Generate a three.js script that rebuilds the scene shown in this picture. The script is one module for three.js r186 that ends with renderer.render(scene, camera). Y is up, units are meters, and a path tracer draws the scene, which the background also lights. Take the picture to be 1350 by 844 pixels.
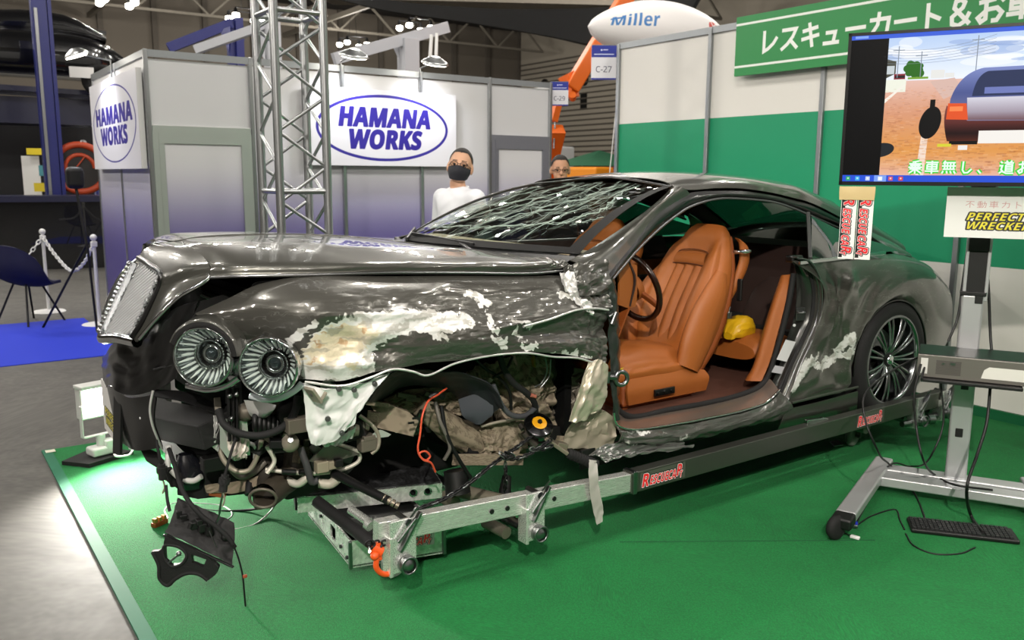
import * as THREE from 'three';
import { RoundedBoxGeometry } from 'three/addons/geometries/RoundedBoxGeometry.js';
import { mergeGeometries, mergeVertices, toCreasedNormals } from 'three/addons/utils/BufferGeometryUtils.js';
import { MarchingCubes } from 'three/addons/objects/MarchingCubes.js';
import { createNoise3D, createNoise2D } from 'simplex-noise';

// ------------------------------------------------------------------ camera, light, exposure
const scene = new THREE.Scene();
const camera = new THREE.PerspectiveCamera(40.94, 1350 / 844, 0.05, 200);
camera.position.set(0, 1.6, 0);
camera.lookAt(0.5698, 1.6 - 0.1666, -0.8047);
camera.rotateZ(0.32 * Math.PI / 180);
camera.focus = 3.4;
camera.userData.fStop = 4.5;
const renderer = new THREE.WebGLRenderer({ antialias: true });
renderer.toneMapping = THREE.LinearToneMapping;
renderer.toneMappingExposure = 0.92;
renderer.shadowMap.enabled = true;
scene.background = new THREE.Color(0x000000);     // a closed hall: no sky is seen
const LAMP_POWER = 22, SPOT_POWER = 200;
// ------------------------------------------------------------------ helpers
function rng(seed) { let a = seed >>> 0; return () => { a = (a + 0x6D2B79F5) | 0; let t = Math.imul(a ^ (a >>> 15), 1 | a); t = (t + Math.imul(t ^ (t >>> 7), 61 | t)) ^ t; return ((t ^ (t >>> 14)) >>> 0) / 4294967296; }; }
const R0 = rng(7), n3 = createNoise3D(rng(11)), n2 = createNoise2D(rng(12));
const lerp = (a, b, t) => a + (b - a) * t, clamp = (x, a = 0, b = 1) => Math.min(b, Math.max(a, x));
const smooth = (a, b, x) => { const t = clamp((x - a) / (b - a)); return t * t * (3 - 2 * t); };
const v3 = (a) => new THREE.Vector3(a[0], a[1], a[2]);
const mix = (a, b, t) => [lerp(a[0], b[0], t), lerp(a[1], b[1], t), lerp(a[2], b[2], t)];
const add = (a, b) => [a[0] + b[0], a[1] + b[1], a[2] + b[2]];
const used = {};
function numbered(name) { const k = used[name] = (used[name] ?? -1) + 1; return k ? name + '_' + String(k).padStart(3, '0') : name; }
function tag(o, label, category, group, kind) {
  if (label) o.userData.label = label;
  if (category) o.userData.category = category;
  if (group) o.userData.group = group;
  if (kind) o.userData.kind = kind;
  return o;
}
function mesh(name, geo, mat, parent, label) {
  if (Array.isArray(geo)) geo = merge(geo);
  const m = new THREE.Mesh(geo, mat); m.castShadow = m.receiveShadow = true;
  if (!parent || parent === scene) { m.name = numbered(name); scene.add(m); } else { m.name = name; parent.add(m); }
  if (label) m.userData.label = label;
  return m;
}
function thing(name, pos, turn, label, category, group) {
  const o = new THREE.Group(); o.name = numbered(name); o.position.set(...pos); o.rotation.y = turn; scene.add(o);
  return tag(o, label, category, group);
}
function struct(name, geo, mat) { const m = mesh(name, geo, mat); m.userData.kind = 'structure'; return m; }
function structGroup(name, pos = [0, 0, 0]) { const o = new THREE.Group(); o.name = name; o.position.set(...pos); o.userData.kind = 'structure'; scene.add(o); return o; }
function merge(list) {
  const gs = list.flat(Infinity).map((g) => { g = g.index ? g.toNonIndexed() : g; for (const k of Object.keys(g.attributes)) if (!['position', 'normal', 'uv'].includes(k)) g.deleteAttribute(k);
    if (!g.attributes.uv) g.setAttribute('uv', new THREE.BufferAttribute(new Float32Array(g.attributes.position.count * 2), 2)); return g; });
  return gs.length === 1 ? gs[0] : mergeGeometries(gs);
}
const box = (w, h, d, x = 0, y = 0, z = 0) => new THREE.BoxGeometry(w, h, d).translate(x, y, z);
const rbox = (w, h, d, r = 0.004, x = 0, y = 0, z = 0) => new RoundedBoxGeometry(w, h, d, 2, Math.min(r, w / 2.01, h / 2.01, d / 2.01)).translate(x, y, z);
function frameTo(g, p, q, up = [0, 1, 0]) {       // geometry along +y from 0..1*len is laid from p to q
  const a = v3(p), b = v3(q), y = b.clone().sub(a).normalize(); let x = v3(up).cross(y); if (x.lengthSq() < 1e-6) x = new THREE.Vector3(1, 0, 0).cross(y); x.normalize();
  const z = x.clone().cross(y); return g.applyMatrix4(new THREE.Matrix4().makeBasis(x, y, z).setPosition(a));
}
const dist = (p, q) => Math.hypot(p[0] - q[0], p[1] - q[1], p[2] - q[2]);
const rod = (p, q, r, r2 = r, seg = 12, open = false) => { const L = dist(p, q); return frameTo(new THREE.CylinderGeometry(r2, r, L, seg, 1, open).translate(0, L / 2, 0), p, q); };
const bar = (p, q, w, h, up, r = 0.003) => { const L = dist(p, q); return frameTo((r ? new RoundedBoxGeometry(w, L, h, 1, Math.min(r, w / 2.1, h / 2.1)) : new THREE.BoxGeometry(w, L, h)).translate(0, L / 2, 0), p, q, up); };
const curve = (pts, closed = false) => new THREE.CatmullRomCurve3(pts.map(v3), closed, 'centripetal');
const tube = (pts, r, n = 0, seg = 8, closed = false) => new THREE.TubeGeometry(curve(pts, closed), n || Math.max(6, pts.length * 6), r, seg, closed);
const capped = (pts, r, n = 0, seg = 8) => { const e = pts[pts.length - 1], e2 = pts[pts.length - 2], s = pts[0], s2 = pts[1]; const f = (p, q) => { const d = v3(p).sub(v3(q)).normalize().multiplyScalar(r * 0.05); return rod(p, [p[0] + d.x, p[1] + d.y, p[2] + d.z], r, r * 0.7, seg); }; return [tube(pts, r, n, seg), f(e, e2), f(s, s2)]; };
const lathe = (prof, seg = 32, phi = Math.PI * 2) => new THREE.LatheGeometry(prof.map((p) => new THREE.Vector2(p[0], p[1])), seg, 0, phi);
const aim = (g, c, n, up = [0, 1, 0]) => {         // local +y becomes n, origin goes to c
  const y = v3(n).normalize(); let x = v3(up).cross(y); if (x.lengthSq() < 1e-6) x = new THREE.Vector3(1, 0, 0); x.normalize(); const z = x.clone().cross(y);
  return g.applyMatrix4(new THREE.Matrix4().makeBasis(x, y, z).setPosition(v3(c)));
};
const cat = (a, b, c, d, t) => 0.5 * (2 * b + (c - a) * t + (2 * a - 5 * b + 4 * c - d) * t * t + (3 * b - a - 3 * c + d) * t * t * t);
function catRow(row, t, closed) {                  // row of points, t in index units
  const n = row.length, i = closed ? Math.floor(t) : Math.min(n - 2, Math.floor(t)), f = t - i;
  const g = (k) => closed ? row[((k % n) + n) % n] : k < 0 ? row[0].map((v, j) => 2 * v - row[1][j]) : k >= n ? row[n - 1].map((v, j) => 2 * v - row[n - 2][j]) : row[k];
  const a = g(i - 1), b = g(i), c = g(i + 1), d = g(i + 2); return b.map((_, j) => cat(a[j], b[j], c[j], d[j], f));
}
// smooth surface through a grid of points; grid[v][u]; disp(u,v,p) metres along the normal; th = sheet thickness
function patch(grid, { su = 8, sv = 8, disp = null, th = 0, closedU = false, flat = false, hole = null, uvXY = null } = {}) {
  const nv = grid.length, nu = grid[0].length, U = (closedU ? nu : nu - 1) * su, W = (nv - 1) * sv, P = [], uv = [];
  for (let j = 0; j <= W; j++) {
    const cols = []; const t = j / sv;
    for (let i = 0; i < nu; i++) cols.push(catRow(grid.map((r) => r[i]), t));
    for (let i = 0; i <= U; i++) { const q = catRow(cols, i / su, closedU); P.push(q); uv.push([i / U, j / W]); }
  }
  const at = (i, j) => j * (U + 1) + i, idx = [];
  const g0 = new THREE.BufferGeometry();
  for (let j = 0; j < W; j++) for (let i = 0; i < U; i++) { if (hole && hole((i + 0.5) / U, (j + 0.5) / W)) continue; idx.push(at(i, j), at(i, j + 1), at(i + 1, j), at(i + 1, j), at(i, j + 1), at(i + 1, j + 1)); }
  g0.setAttribute('position', new THREE.Float32BufferAttribute(P.flat(), 3)); g0.setAttribute('uv', new THREE.Float32BufferAttribute(uv.flat(), 2)); g0.setIndex(idx); g0.computeVertexNormals();
  const N = g0.attributes.normal; const uvo = uvXY ? P.map((p) => [(p[0] - uvXY[0]) / (uvXY[1] - uvXY[0]), (p[1] - uvXY[2]) / (uvXY[3] - uvXY[2])]) : uv; if (uvXY) g0.setAttribute('uv', new THREE.Float32BufferAttribute(uvo.flat(), 2));
  if (disp || th) {
    const q = P.map((p, k) => { const d = disp ? disp(uv[k][0], uv[k][1], p) : 0; return [p[0] + N.getX(k) * d, p[1] + N.getY(k) * d, p[2] + N.getZ(k) * d]; });
    g0.setAttribute('position', new THREE.Float32BufferAttribute(q.flat(), 3)); g0.computeVertexNormals();
    if (th) {
      const NN = g0.attributes.normal, b = q.map((p, k) => [p[0] - NN.getX(k) * th, p[1] - NN.getY(k) * th, p[2] - NN.getZ(k) * th]), m = q.length;
      const all = q.concat(b), id = idx.slice(); for (let k = 0; k < idx.length; k += 3) id.push(m + idx[k], m + idx[k + 2], m + idx[k + 1]);
      const e = (a, c) => id.push(a, c, m + a, c, m + c, m + a);
      if (!closedU) for (let j = 0; j < W; j++) { e(at(0, j + 1), at(0, j)); e(at(U, j), at(U, j + 1)); }
      for (let i = 0; i < U; i++) { e(at(i, 0), at(i + 1, 0)); e(at(i + 1, W), at(i, W)); }
      const g = new THREE.BufferGeometry(); g.setAttribute('position', new THREE.Float32BufferAttribute(all.flat(), 3)); g.setAttribute('uv', new THREE.Float32BufferAttribute(uvo.concat(uvo).flat(), 2)); g.setIndex(id);
      const c = toCreasedNormals(g.toNonIndexed(), flat ? 0.01 : 0.9); return c;
    }
  }
  if (flat) { const g = g0.toNonIndexed(); g.computeVertexNormals(); return g; }
  return g0;
}
// loft through closed loops (arrays of points, same count), capped
function loft(loops, { su = 4, sv = 4, caps = true, disp = null } = {}) {
  const body = patch(loops, { su, sv, closedU: true, disp });
  if (!caps) return body;
  const fan = (loop, flip) => { const c = loop.reduce((a, p) => add(a, p), [0, 0, 0]).map((v) => v / loop.length), n = loop.length * su, pos = [];
    for (let i = 0; i < n; i++) { const a = catRow(loop, i / su, true), b = catRow(loop, ((i + 1) % n) / su, true); pos.push(...c, ...(flip ? b : a), ...(flip ? a : b)); }
    const g = new THREE.BufferGeometry(); g.setAttribute('position', new THREE.Float32BufferAttribute(pos, 3)); g.setAttribute('uv', new THREE.Float32BufferAttribute(new Array(pos.length / 3 * 2).fill(0), 2)); g.computeVertexNormals(); return g; };
  return merge([body, fan(loops[0], false), fan(loops[loops.length - 1], true)]);
}
const ring = (c, ax, bx, rx, ry, n = 12, pw = 1) => Array.from({ length: n }, (_, i) => { const t = i / n * Math.PI * 2, C = Math.cos(t), S = Math.sin(t), x = Math.sign(C) * Math.abs(C) ** pw * rx, y = Math.sign(S) * Math.abs(S) ** pw * ry; return [c[0] + ax[0] * x + bx[0] * y, c[1] + ax[1] * x + bx[1] * y, c[2] + ax[2] * x + bx[2] * y]; });
// a cut sheet: polygon of 3-D points in one plane (roughly), thickness th along its normal, optional holes (lists of points)
function sheet(pts, th = 0.003, holes = [], bend = null) {
  const P = pts.map(v3), n = new THREE.Vector3(); for (let i = 0; i < P.length; i++) { const a = P[i], b = P[(i + 1) % P.length]; n.x += (a.y - b.y) * (a.z + b.z); n.y += (a.z - b.z) * (a.x + b.x); n.z += (a.x - b.x) * (a.y + b.y); }
  n.normalize(); const x = P[1].clone().sub(P[0]).normalize(); x.addScaledVector(n, -x.dot(n)).normalize(); const y = n.clone().cross(x);
  const f = (p) => { const d = v3(p).sub(P[0]); return new THREE.Vector2(d.dot(x), d.dot(y)); };
  const s = new THREE.Shape(pts.map(f)); for (const h of holes) s.holes.push(new THREE.Path(h.map(f)));
  const g = new THREE.ExtrudeGeometry(s, { depth: th, bevelEnabled: false, curveSegments: 6 }).applyMatrix4(new THREE.Matrix4().makeBasis(x, y, n).setPosition(P[0]));
  return g;
}
// a flat print: quad from p0 along u and v vectors (v points up), facing u x v
function quad(p0, u, v, nu = 1, nv = 1) {
  const g = new THREE.PlaneGeometry(1, 1, nu, nv), p = g.attributes.position;
  for (let i = 0; i < p.count; i++) { const a = p.getX(i) + 0.5, b = p.getY(i) + 0.5; p.setXYZ(i, p0[0] + u[0] * a + v[0] * b, p0[1] + u[1] * a + v[1] * b, p0[2] + u[2] * a + v[2] * b); }
  g.computeVertexNormals(); return g;
}
// computed textures: fn(u, v) -> [r, g, b] in sRGB 0..1, optional rough, metal
function tex(w, h, fn, repeat = null) {
  const c = new Uint8Array(w * h * 4), m = new Uint8Array(w * h * 4); let rm = false;
  for (let j = 0; j < h; j++) for (let i = 0; i < w; i++) { const a = fn((i + 0.5) / w, (j + 0.5) / h), k = (j * w + i) * 4; for (let q = 0; q < 3; q++) c[k + q] = clamp(a[q]) * 255; c[k + 3] = 255; if (a.length > 3) { rm = true; m[k + 1] = clamp(a[3]) * 255; m[k + 2] = clamp(a[4]) * 255; m[k + 3] = 255; } }
  const mk = (d, srgb) => { const t = new THREE.DataTexture(d, w, h); t.magFilter = THREE.LinearFilter; t.minFilter = THREE.LinearFilter; t.wrapS = t.wrapT = THREE.RepeatWrapping; if (srgb) t.colorSpace = THREE.SRGBColorSpace; if (repeat) t.repeat.set(...repeat); t.needsUpdate = true; return t; };
  return rm ? { map: mk(c, true), rm: mk(m, false) } : { map: mk(c, true) };
}
function canvasTex(w, h, draw) { const c = document.createElement('canvas'); c.width = w; c.height = h; const g = c.getContext('2d'); draw(g, w, h); const t = new THREE.CanvasTexture(c); t.colorSpace = THREE.SRGBColorSpace; t.magFilter = THREE.LinearFilter; return t; }
function bumpTex(w, h, fn, repeat) { const d = new Uint8Array(w * h * 4); for (let j = 0; j < h; j++) for (let i = 0; i < w; i++) { const k = (j * w + i) * 4, a = clamp(fn((i + 0.5) / w, (j + 0.5) / h)) * 255; d[k] = d[k + 1] = d[k + 2] = a; d[k + 3] = 255; } const t = new THREE.DataTexture(d, w, h); t.magFilter = THREE.LinearFilter; t.minFilter = THREE.LinearFilter; t.wrapS = t.wrapT = THREE.RepeatWrapping; if (repeat) t.repeat.set(...repeat); t.needsUpdate = true; return t; }
// noise that wraps on the unit square
const wrapN = (u, v, f, s = 0) => { const a = u * Math.PI * 2, b = v * Math.PI * 2, r = f / (Math.PI * 2); return n3(Math.cos(a) * r + s + Math.cos(b) * r * 0.37, Math.sin(a) * r + Math.cos(b) * r, Math.sin(b) * r + s * 1.7); };
function std(color, rough = 0.6, metal = 0, extra = {}) { return new THREE.MeshStandardMaterial({ color, roughness: rough, metalness: metal, side: THREE.DoubleSide, ...extra }); }
function phy(color, rough, metal, extra = {}) { return new THREE.MeshPhysicalMaterial({ color, roughness: rough, metalness: metal, side: THREE.DoubleSide, ...extra }); }
// drawn writing
function strokes(g, list, x, y, s, lw, col, outline, ow) { // list of polylines on a 100x100 cell
  const run = (c, w) => { g.strokeStyle = c; g.lineWidth = w; g.lineCap = 'butt'; g.lineJoin = 'miter'; for (const l of list) { g.beginPath(); l.forEach((p, i) => i ? g.lineTo(x + p[0] * s, y + p[1] * s) : g.moveTo(x + p[0] * s, y + p[1] * s)); g.stroke(); } };
  if (outline) { g.lineJoin = 'round'; run(outline, lw + ow); } run(col, lw);
}
const KANA = {
  re: [[[25, 8], [25, 88], [45, 80], [70, 62], [88, 38]]],
  su: [[[14, 18], [80, 18], [66, 46], [42, 72], [12, 92]], [[55, 58], [88, 92]]],
  ki: [[[14, 34], [84, 24]], [[10, 64], [90, 53]], [[44, 4], [60, 96]]],
  yu: [[[24, 44], [70, 44], [62, 84]], [[12, 86], [90, 86]]],
  cho: [[[8, 50], [92, 50]]],
  ka: [[[10, 32], [84, 32], [78, 84], [62, 88]], [[46, 6], [42, 50], [12, 92]]],
  to: [[[34, 4], [34, 96]], [[36, 40], [80, 62]]],
  amp: [[[82, 90], [28, 34], [32, 14], [50, 10], [62, 20], [56, 36], [22, 62], [24, 84], [44, 92], [66, 80], [80, 52]]],
  o: [[[12, 30], [66, 24]], [[36, 6], [36, 82], [22, 90], [12, 76], [40, 54], [70, 52], [86, 68], [72, 90], [54, 90]], [[74, 14], [92, 34]]],
  jou: [[[74, 4], [30, 12]], [[8, 24], [92, 24]], [[4, 50], [96, 50]], [[30, 24], [30, 62]], [[70, 24], [70, 62]], [[14, 36], [86, 36]], [[12, 62], [88, 62]], [[50, 10], [50, 98]], [[48, 64], [10, 94]], [[52, 64], [92, 94]]],
  sha: [[[8, 14], [92, 14]], [[18, 28], [82, 28], [82, 62], [18, 62], [18, 28]], [[18, 45], [82, 45]], [[4, 78], [96, 78]], [[50, 2], [50, 98]]],
  mu: [[[26, 2], [12, 24]], [[20, 16], [92, 16]], [[4, 40], [96, 40]], [[10, 64], [90, 64]], [[22, 18], [22, 64]], [[40, 18], [40, 64]], [[60, 18], [60, 64]], [[80, 18], [80, 64]], [[14, 76], [6, 96]], [[36, 76], [40, 94]], [[60, 76], [66, 94]], [[82, 76], [94, 96]]],
  shi: [[[30, 6], [28, 70], [40, 90], [62, 88], [86, 62]]],
  ten: [[[14, 70], [34, 94]]],
  michi: [[[12, 8], [24, 20]], [[6, 38], [24, 38], [18, 66], [26, 76], [6, 92]], [[24, 78], [50, 92], [96, 92]], [[48, 2], [56, 14]], [[82, 2], [74, 14]], [[36, 18], [94, 18]], [[64, 18], [58, 30]], [[46, 32], [86, 32], [86, 76], [46, 76], [46, 32]], [[46, 46], [86, 46]], [[46, 61], [86, 61]]],
  fu: [[[8, 12], [92, 12]], [[58, 14], [36, 44], [6, 66]], [[50, 30], [50, 96]], [[60, 40], [92, 62]]],
  dou: [[[50, 6], [12, 12]], [[4, 24], [60, 24]], [[10, 36], [54, 36], [54, 62], [10, 62], [10, 36]], [[10, 49], [54, 49]], [[32, 10], [32, 92]], [[8, 76], [58, 76]], [[2, 92], [60, 90]], [[62, 34], [94, 34], [88, 88], [74, 92]], [[78, 8], [76, 48], [58, 94]]],
};
// ------------------------------------------------------------------ booth spotlights on stands behind the photographer (real lamps), then the hall
const ALU = std(0xb9bcbe, 0.32, 1.0), ALU2 = std(0x9fa3a6, 0.42, 0.9), STEEL = std(0x8d8f90, 0.3, 1), BLACK = std(0x0b0b0c, 0.5), RUBBER = std(0x121213, 0.8), WHITEP = std(0xe6e6e4, 0.55), DARKMETAL = std(0x2a2a2b, 0.45, 0.7);
const GLOW = new THREE.MeshStandardMaterial({ color: 0xffffff, emissive: 0xfff6e6, emissiveIntensity: 14 });
function light(parent, x, y, z, power, radius, color = 0xfff9f0) { const l = new THREE.PointLight(color, power, 0, 2); l.position.set(x, y, z); l.castShadow = true; l.shadow.radius = radius / 0.02; parent.add(l); return l; }
{ // setting
  const floorT = tex(512, 512, (u, v) => { const a = 0.34 + 0.02 * wrapN(u, v, 9) + 0.02 * wrapN(u, v, 30, 3) + 0.03 * wrapN(u, v, 90, 5); return [a * 0.93, a * 0.91, a * 0.86, 0.72 + 0.03 * wrapN(u, v, 25, 8), 0]; }, [24, 24]);
  const fm = std(0xffffff, 1, 0, { map: floorT.map, roughnessMap: floorT.rm });
  struct('floor', box(100, 0.3, 100, 5, -0.15, -22), fm);
  const wallMat = std(0x6b645a, 0.85), wallMat2 = std(0x58524a, 0.85), ceilM = std(0x2c2926, 0.9);
  struct('ceiling', box(100, 0.3, 100, 5, 14.15, -22), ceilM);
  const back = structGroup('wall_back'); mesh('wall_face', box(100, 14, 0.3, 5, 7, -64), wallMat, back);
  for (let i = 0; i < 20; i++) mesh('wall_rib', box(0.35, 14, 0.3, -12 + i * 3.4, 7, -63.75), wallMat2, back);
  const right = structGroup('wall_right'); mesh('wall_face', box(0.3, 14, 100, 46, 7, -22), std(0xa49c8e, 0.85), right);
  for (let i = 0; i < 26; i++) mesh('louvre_board', box(0.12, 0.1, 60, 45.75, 0.6 + i * 0.42, -38), wallMat2, right);
  for (let i = 0; i < 8; i++) { const g = new THREE.CylinderGeometry(0.5, 0.5, 0.1, 20).rotateZ(Math.PI / 2).translate(45.75, 9.2, -60 + i * 5.2); mesh('round_vent', g, BLACK, right); mesh('vent_box', box(0.1, 1.2, 0.7, 45.75, 7.5, -60 + i * 5.2), BLACK, right); }
  struct('wall_left', box(0.3, 14, 100, -45, 7, -22), wallMat); struct('wall_front', box(100, 14, 0.3, 5, 7, 28), wallMat);
  // roof trusses
  const tm = std(0x7d776c, 0.7, 0.2);
  for (let k = 0; k < 5; k++) {
    const z = -20 - k * 9.3, g = []; for (let i = 0; i < 14; i++) { const x = -16 + i * 4.4; g.push(box(4.4, 0.16, 0.16, x, 11.4, z), box(4.4, 0.16, 0.16, x, 13.4, z), bar([x - 2.2, 11.4, z], [x, 13.4, z], 0.12, 0.12, undefined, 0), bar([x, 13.4, z], [x + 2.2, 11.4, z], 0.12, 0.12, undefined, 0)); }
    const t = structGroup('trim_' + (k + 1)); mesh('roof_truss', g, tm, t);
  }
  for (let k = 0; k < 3; k++) { const x = -2 + k * 13, t = structGroup('trim_' + (6 + k)); mesh('roof_beam', [box(0.2, 0.3, 50, x, 11.6, -38), box(0.12, 0.12, 50, x, 12.8, -38)], tm, t); }
}
// hanging lamps of the hall: groups of four bell lamps
const lampHousing = lathe([[0.03, 0.42], [0.08, 0.4], [0.12, 0.2], [0.24, 0.02], [0.25, 0], [0.235, 0.005]], 20), lampFace = new THREE.SphereGeometry(0.21, 20, 12).scale(1, 0.75, 1);
function hallLamp(x, z, y, power, where) {
  const t = thing('hall_lamp', [x, y, z], 0, where, 'ceiling lamp', 'hall lamps hung in fours');
  mesh('lamp_frame', [box(1.5, 0.05, 0.05, 0, 0.45, 0.6), box(1.5, 0.05, 0.05, 0, 0.45, -0.6), rod([0, 0.45, 0.6], [0, 14 - y, 0], 0.012, 0.012, 6), rod([0, 0.45, -0.6], [0, 14 - y, 0], 0.012, 0.012, 6)], DARKMETAL, t);
  for (const [dx, dz] of [[-0.7, -0.6], [0.7, -0.6], [-0.7, 0.6], [0.7, 0.6]]) {
    const h = mesh('lamp_shade', lampHousing.clone().translate(dx, 0, dz), DARKMETAL, t);
    mesh('lamp_glass', lampFace.clone().translate(dx, 0.04, dz), GLOW, h);
    if (power) light(t, dx, -0.24, dz, power, 0.12);
  }
}
for (const [x, z] of [[16.4, -48.7], [25.4, -45.8], [25.3, -54], [9.8, -48.3]]) hallLamp(x, z, 10, LAMP_POWER * 1.2, ({ 9.8: 'cluster of four lit hall lamps cut by the top edge, leftmost of the clusters', 16.4: 'cluster of four lit hall lamps just left of the lattice truss tower', 25.4: 'cluster of four lit hall lamps furthest right, over the white gantry', 25.3: 'cluster of four lit hall lamps just right of the lattice truss tower' })[x]);
for (const x of [-10.6, -1.6, 7.4, 16.4]) for (const z of [-36, -27.8, -18.8, -9.8, -0.8, 8.2]) { hallLamp(x, z, 9.6, LAMP_POWER, 'cluster of four hall lamps out of the frame, seen only as reflections in the car'); }

// two stage lamps hung from the roof in front of the booth
for (const [x, y, z, tx, ty, tz, pw, lab] of [[-2.2, 5.2, 3.0, 2.7, 0.8, -2.7, SPOT_POWER, 'stage lamp hung in front of the booth on the left, out of the frame'], [-3.6, 4.4, -4.2, 4.5, 2.0, -5.2, SPOT_POWER * 0.25, 'stage lamp hung beyond the carpet edge on the far left, out of the frame']]) {
  const t = thing('stage_lamp', [x, y, z], 0, lab, 'stage lamp'), dir = v3([tx - x, ty - y, tz - z]).normalize().toArray();
  mesh('lamp_rod', rod([0, 0.15, 0], [0, 14 - y, 0], 0.02, 0.02, 8), DARKMETAL, t); mesh('lamp_can', aim(lathe([[0, -0.22], [0.08, -0.2], [0.11, -0.1], [0.13, 0.02], [0.12, 0.02], [0.10, -0.06]], 28), [0, 0, 0], dir), DARKMETAL, t); mesh('lamp_glass', aim(new THREE.CylinderGeometry(0.10, 0.10, 0.01, 24), dir.map((v) => v * -0.04), dir), GLOW, t);
  const l = new THREE.SpotLight(0xfff6ea, pw, 0, 0.36, 0.6, 2); l.position.set(...dir.map((v) => v * 0.04)); l.target.position.set(tx - x, ty - y, tz - z); l.castShadow = true; l.shadow.radius = 4; t.add(l, l.target);
}
// carpets
{
  const gr = rng(5), ct = tex(512, 512, (u, v) => { const a = 1 + 0.03 * wrapN(u, v, 6) + 0.12 * wrapN(u, v, 120, 4) + 0.10 * (gr() - 0.5); return [0.045 * a, 0.44 * a, 0.205 * a]; }, [5, 6]);
  const cb = bumpTex(512, 512, () => gr(), [9, 10]);
  const c = mesh('green_carpet', box(5.26, 0.008, 8.4, 0.56 + 2.64, 0.004, -5.47 + 4.2), std(0xffffff, 0.95, 0, { map: ct.map, bumpMap: cb, bumpScale: 0.003 }));
  tag(c, 'bright green needle felt carpet under the wrecked coupe', 'carpet');
  const s = mesh('carpet_edge_strip', box(0.05, 0.012, 8.4, 0.56, 0.006, -5.47 + 4.2), std(0x0f6446, 0.8)); tag(s, 'dark green shiny edging tape along the left edge of the green carpet', 'tape');
  const e = mesh('tape_piece', box(0.05, 0.002, 0.05, 0.575, 0.0135, -5.42), std(0xd8d4c0, 0.6)); tag(e, 'small cream tape square on the far left carpet corner', 'tape');
  const se = mesh('carpet_seam', [rod([2.45, 0.0085, -2.63], [3.4, 0.0085, -2.0], 0.0022, 0.0022, 6)], std(0x0a4a28, 0.9), c);
  const b = mesh('blue_carpet', box(1.6, 0.006, 2.3, 0.75, 0.003, -9.3), std(0x1a35c8, 0.95)); tag(b, 'bright blue carpet behind the car nose by the white posts', 'carpet');
}
// green and white booth wall behind the car
const GX = 5.84;
{
  const w = structGroup('wall_booth_green', [GX, 0, 0]);
  const white = std(0xdedcd6, 0.55), green = std(0x0c8f63, 0.5);
  const zs = [-6.47, -5.3, -4.15, -3.02, -1.95, -0.9, 0.2];
  for (let i = 0; i < zs.length - 1; i++) {
    const a = zs[i], b = zs[i + 1], wd = b - a - 0.036;
    mesh('wall_panel', box(0.02, 0.72, wd, 0.02, 2.46, (a + b) / 2), white, w);
    mesh('wall_panel', box(0.02, 1.08, wd, 0.02, 1.56, (a + b) / 2), green, w);
    mesh('wall_panel', box(0.02, 0.95, wd, 0.02, 0.545, (a + b) / 2), white, w);
    mesh('top_rail', box(0.045, 0.055, b - a, 0.015, 2.84, (a + b) / 2), ALU2, w);
    mesh('skirting', box(0.03, 0.075, wd, 0.0, 0.0375, (a + b) / 2), std(0x0a5a34, 0.5), w);
  }
  for (const z of zs) mesh('wall_post', rbox(0.045, 2.86, 0.04, 0.008, 0.005, 1.43, z), ALU2, w);
  mesh('wall_backing', box(0.04, 2.84, 6.7, 0.06, 1.42, -3.13), white, w);
  // sign across the top
  const s = thing('sign_board', [GX - 0.06, 2.42, -4.96], 0, 'long green sign board with white Japanese lettering on the booth wall', 'sign');
  mesh('board', box(0.03, 0.47, 4.2, 0, 0.235, 2.1), std(0x2d8a4c, 0.45), s);
  const st = canvasTex(2048, 230, (g, W, H) => { const q = g.createLinearGradient(0, 0, W, 0); q.addColorStop(0, '#2f8b4c'); q.addColorStop(0.25, '#6fae84'); q.addColorStop(0.6, '#2f8b4c'); q.addColorStop(1, '#2f8b4c'); g.fillStyle = '#2f8b4c'; g.fillRect(0, 0, W, H); g.fillStyle = '#eef2ec'; g.fillRect(0, 26, W, 9); g.fillRect(0, 190, W, 9);
    const L = ['re', 'su', 'ki', 'yu', 'cho', 'ka', 'cho', 'to', 'amp', 'o', 'sha', 'o']; L.forEach((k, i) => { const sm = k === 'yu' ? 0.9 : 1; strokes(g, KANA[k], 118 + i * 93, 62 + (sm < 1 ? 12 : 0), 0.97 * sm, 14, '#f4f6f2'); }); });
  const pr = mesh('sign_print', quad([-0.0165, 0, 0], [0, 0, 4.2], [0, 0.47, 0]), std(0xffffff, 0.4, 0, { map: st }), s);
}
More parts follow.
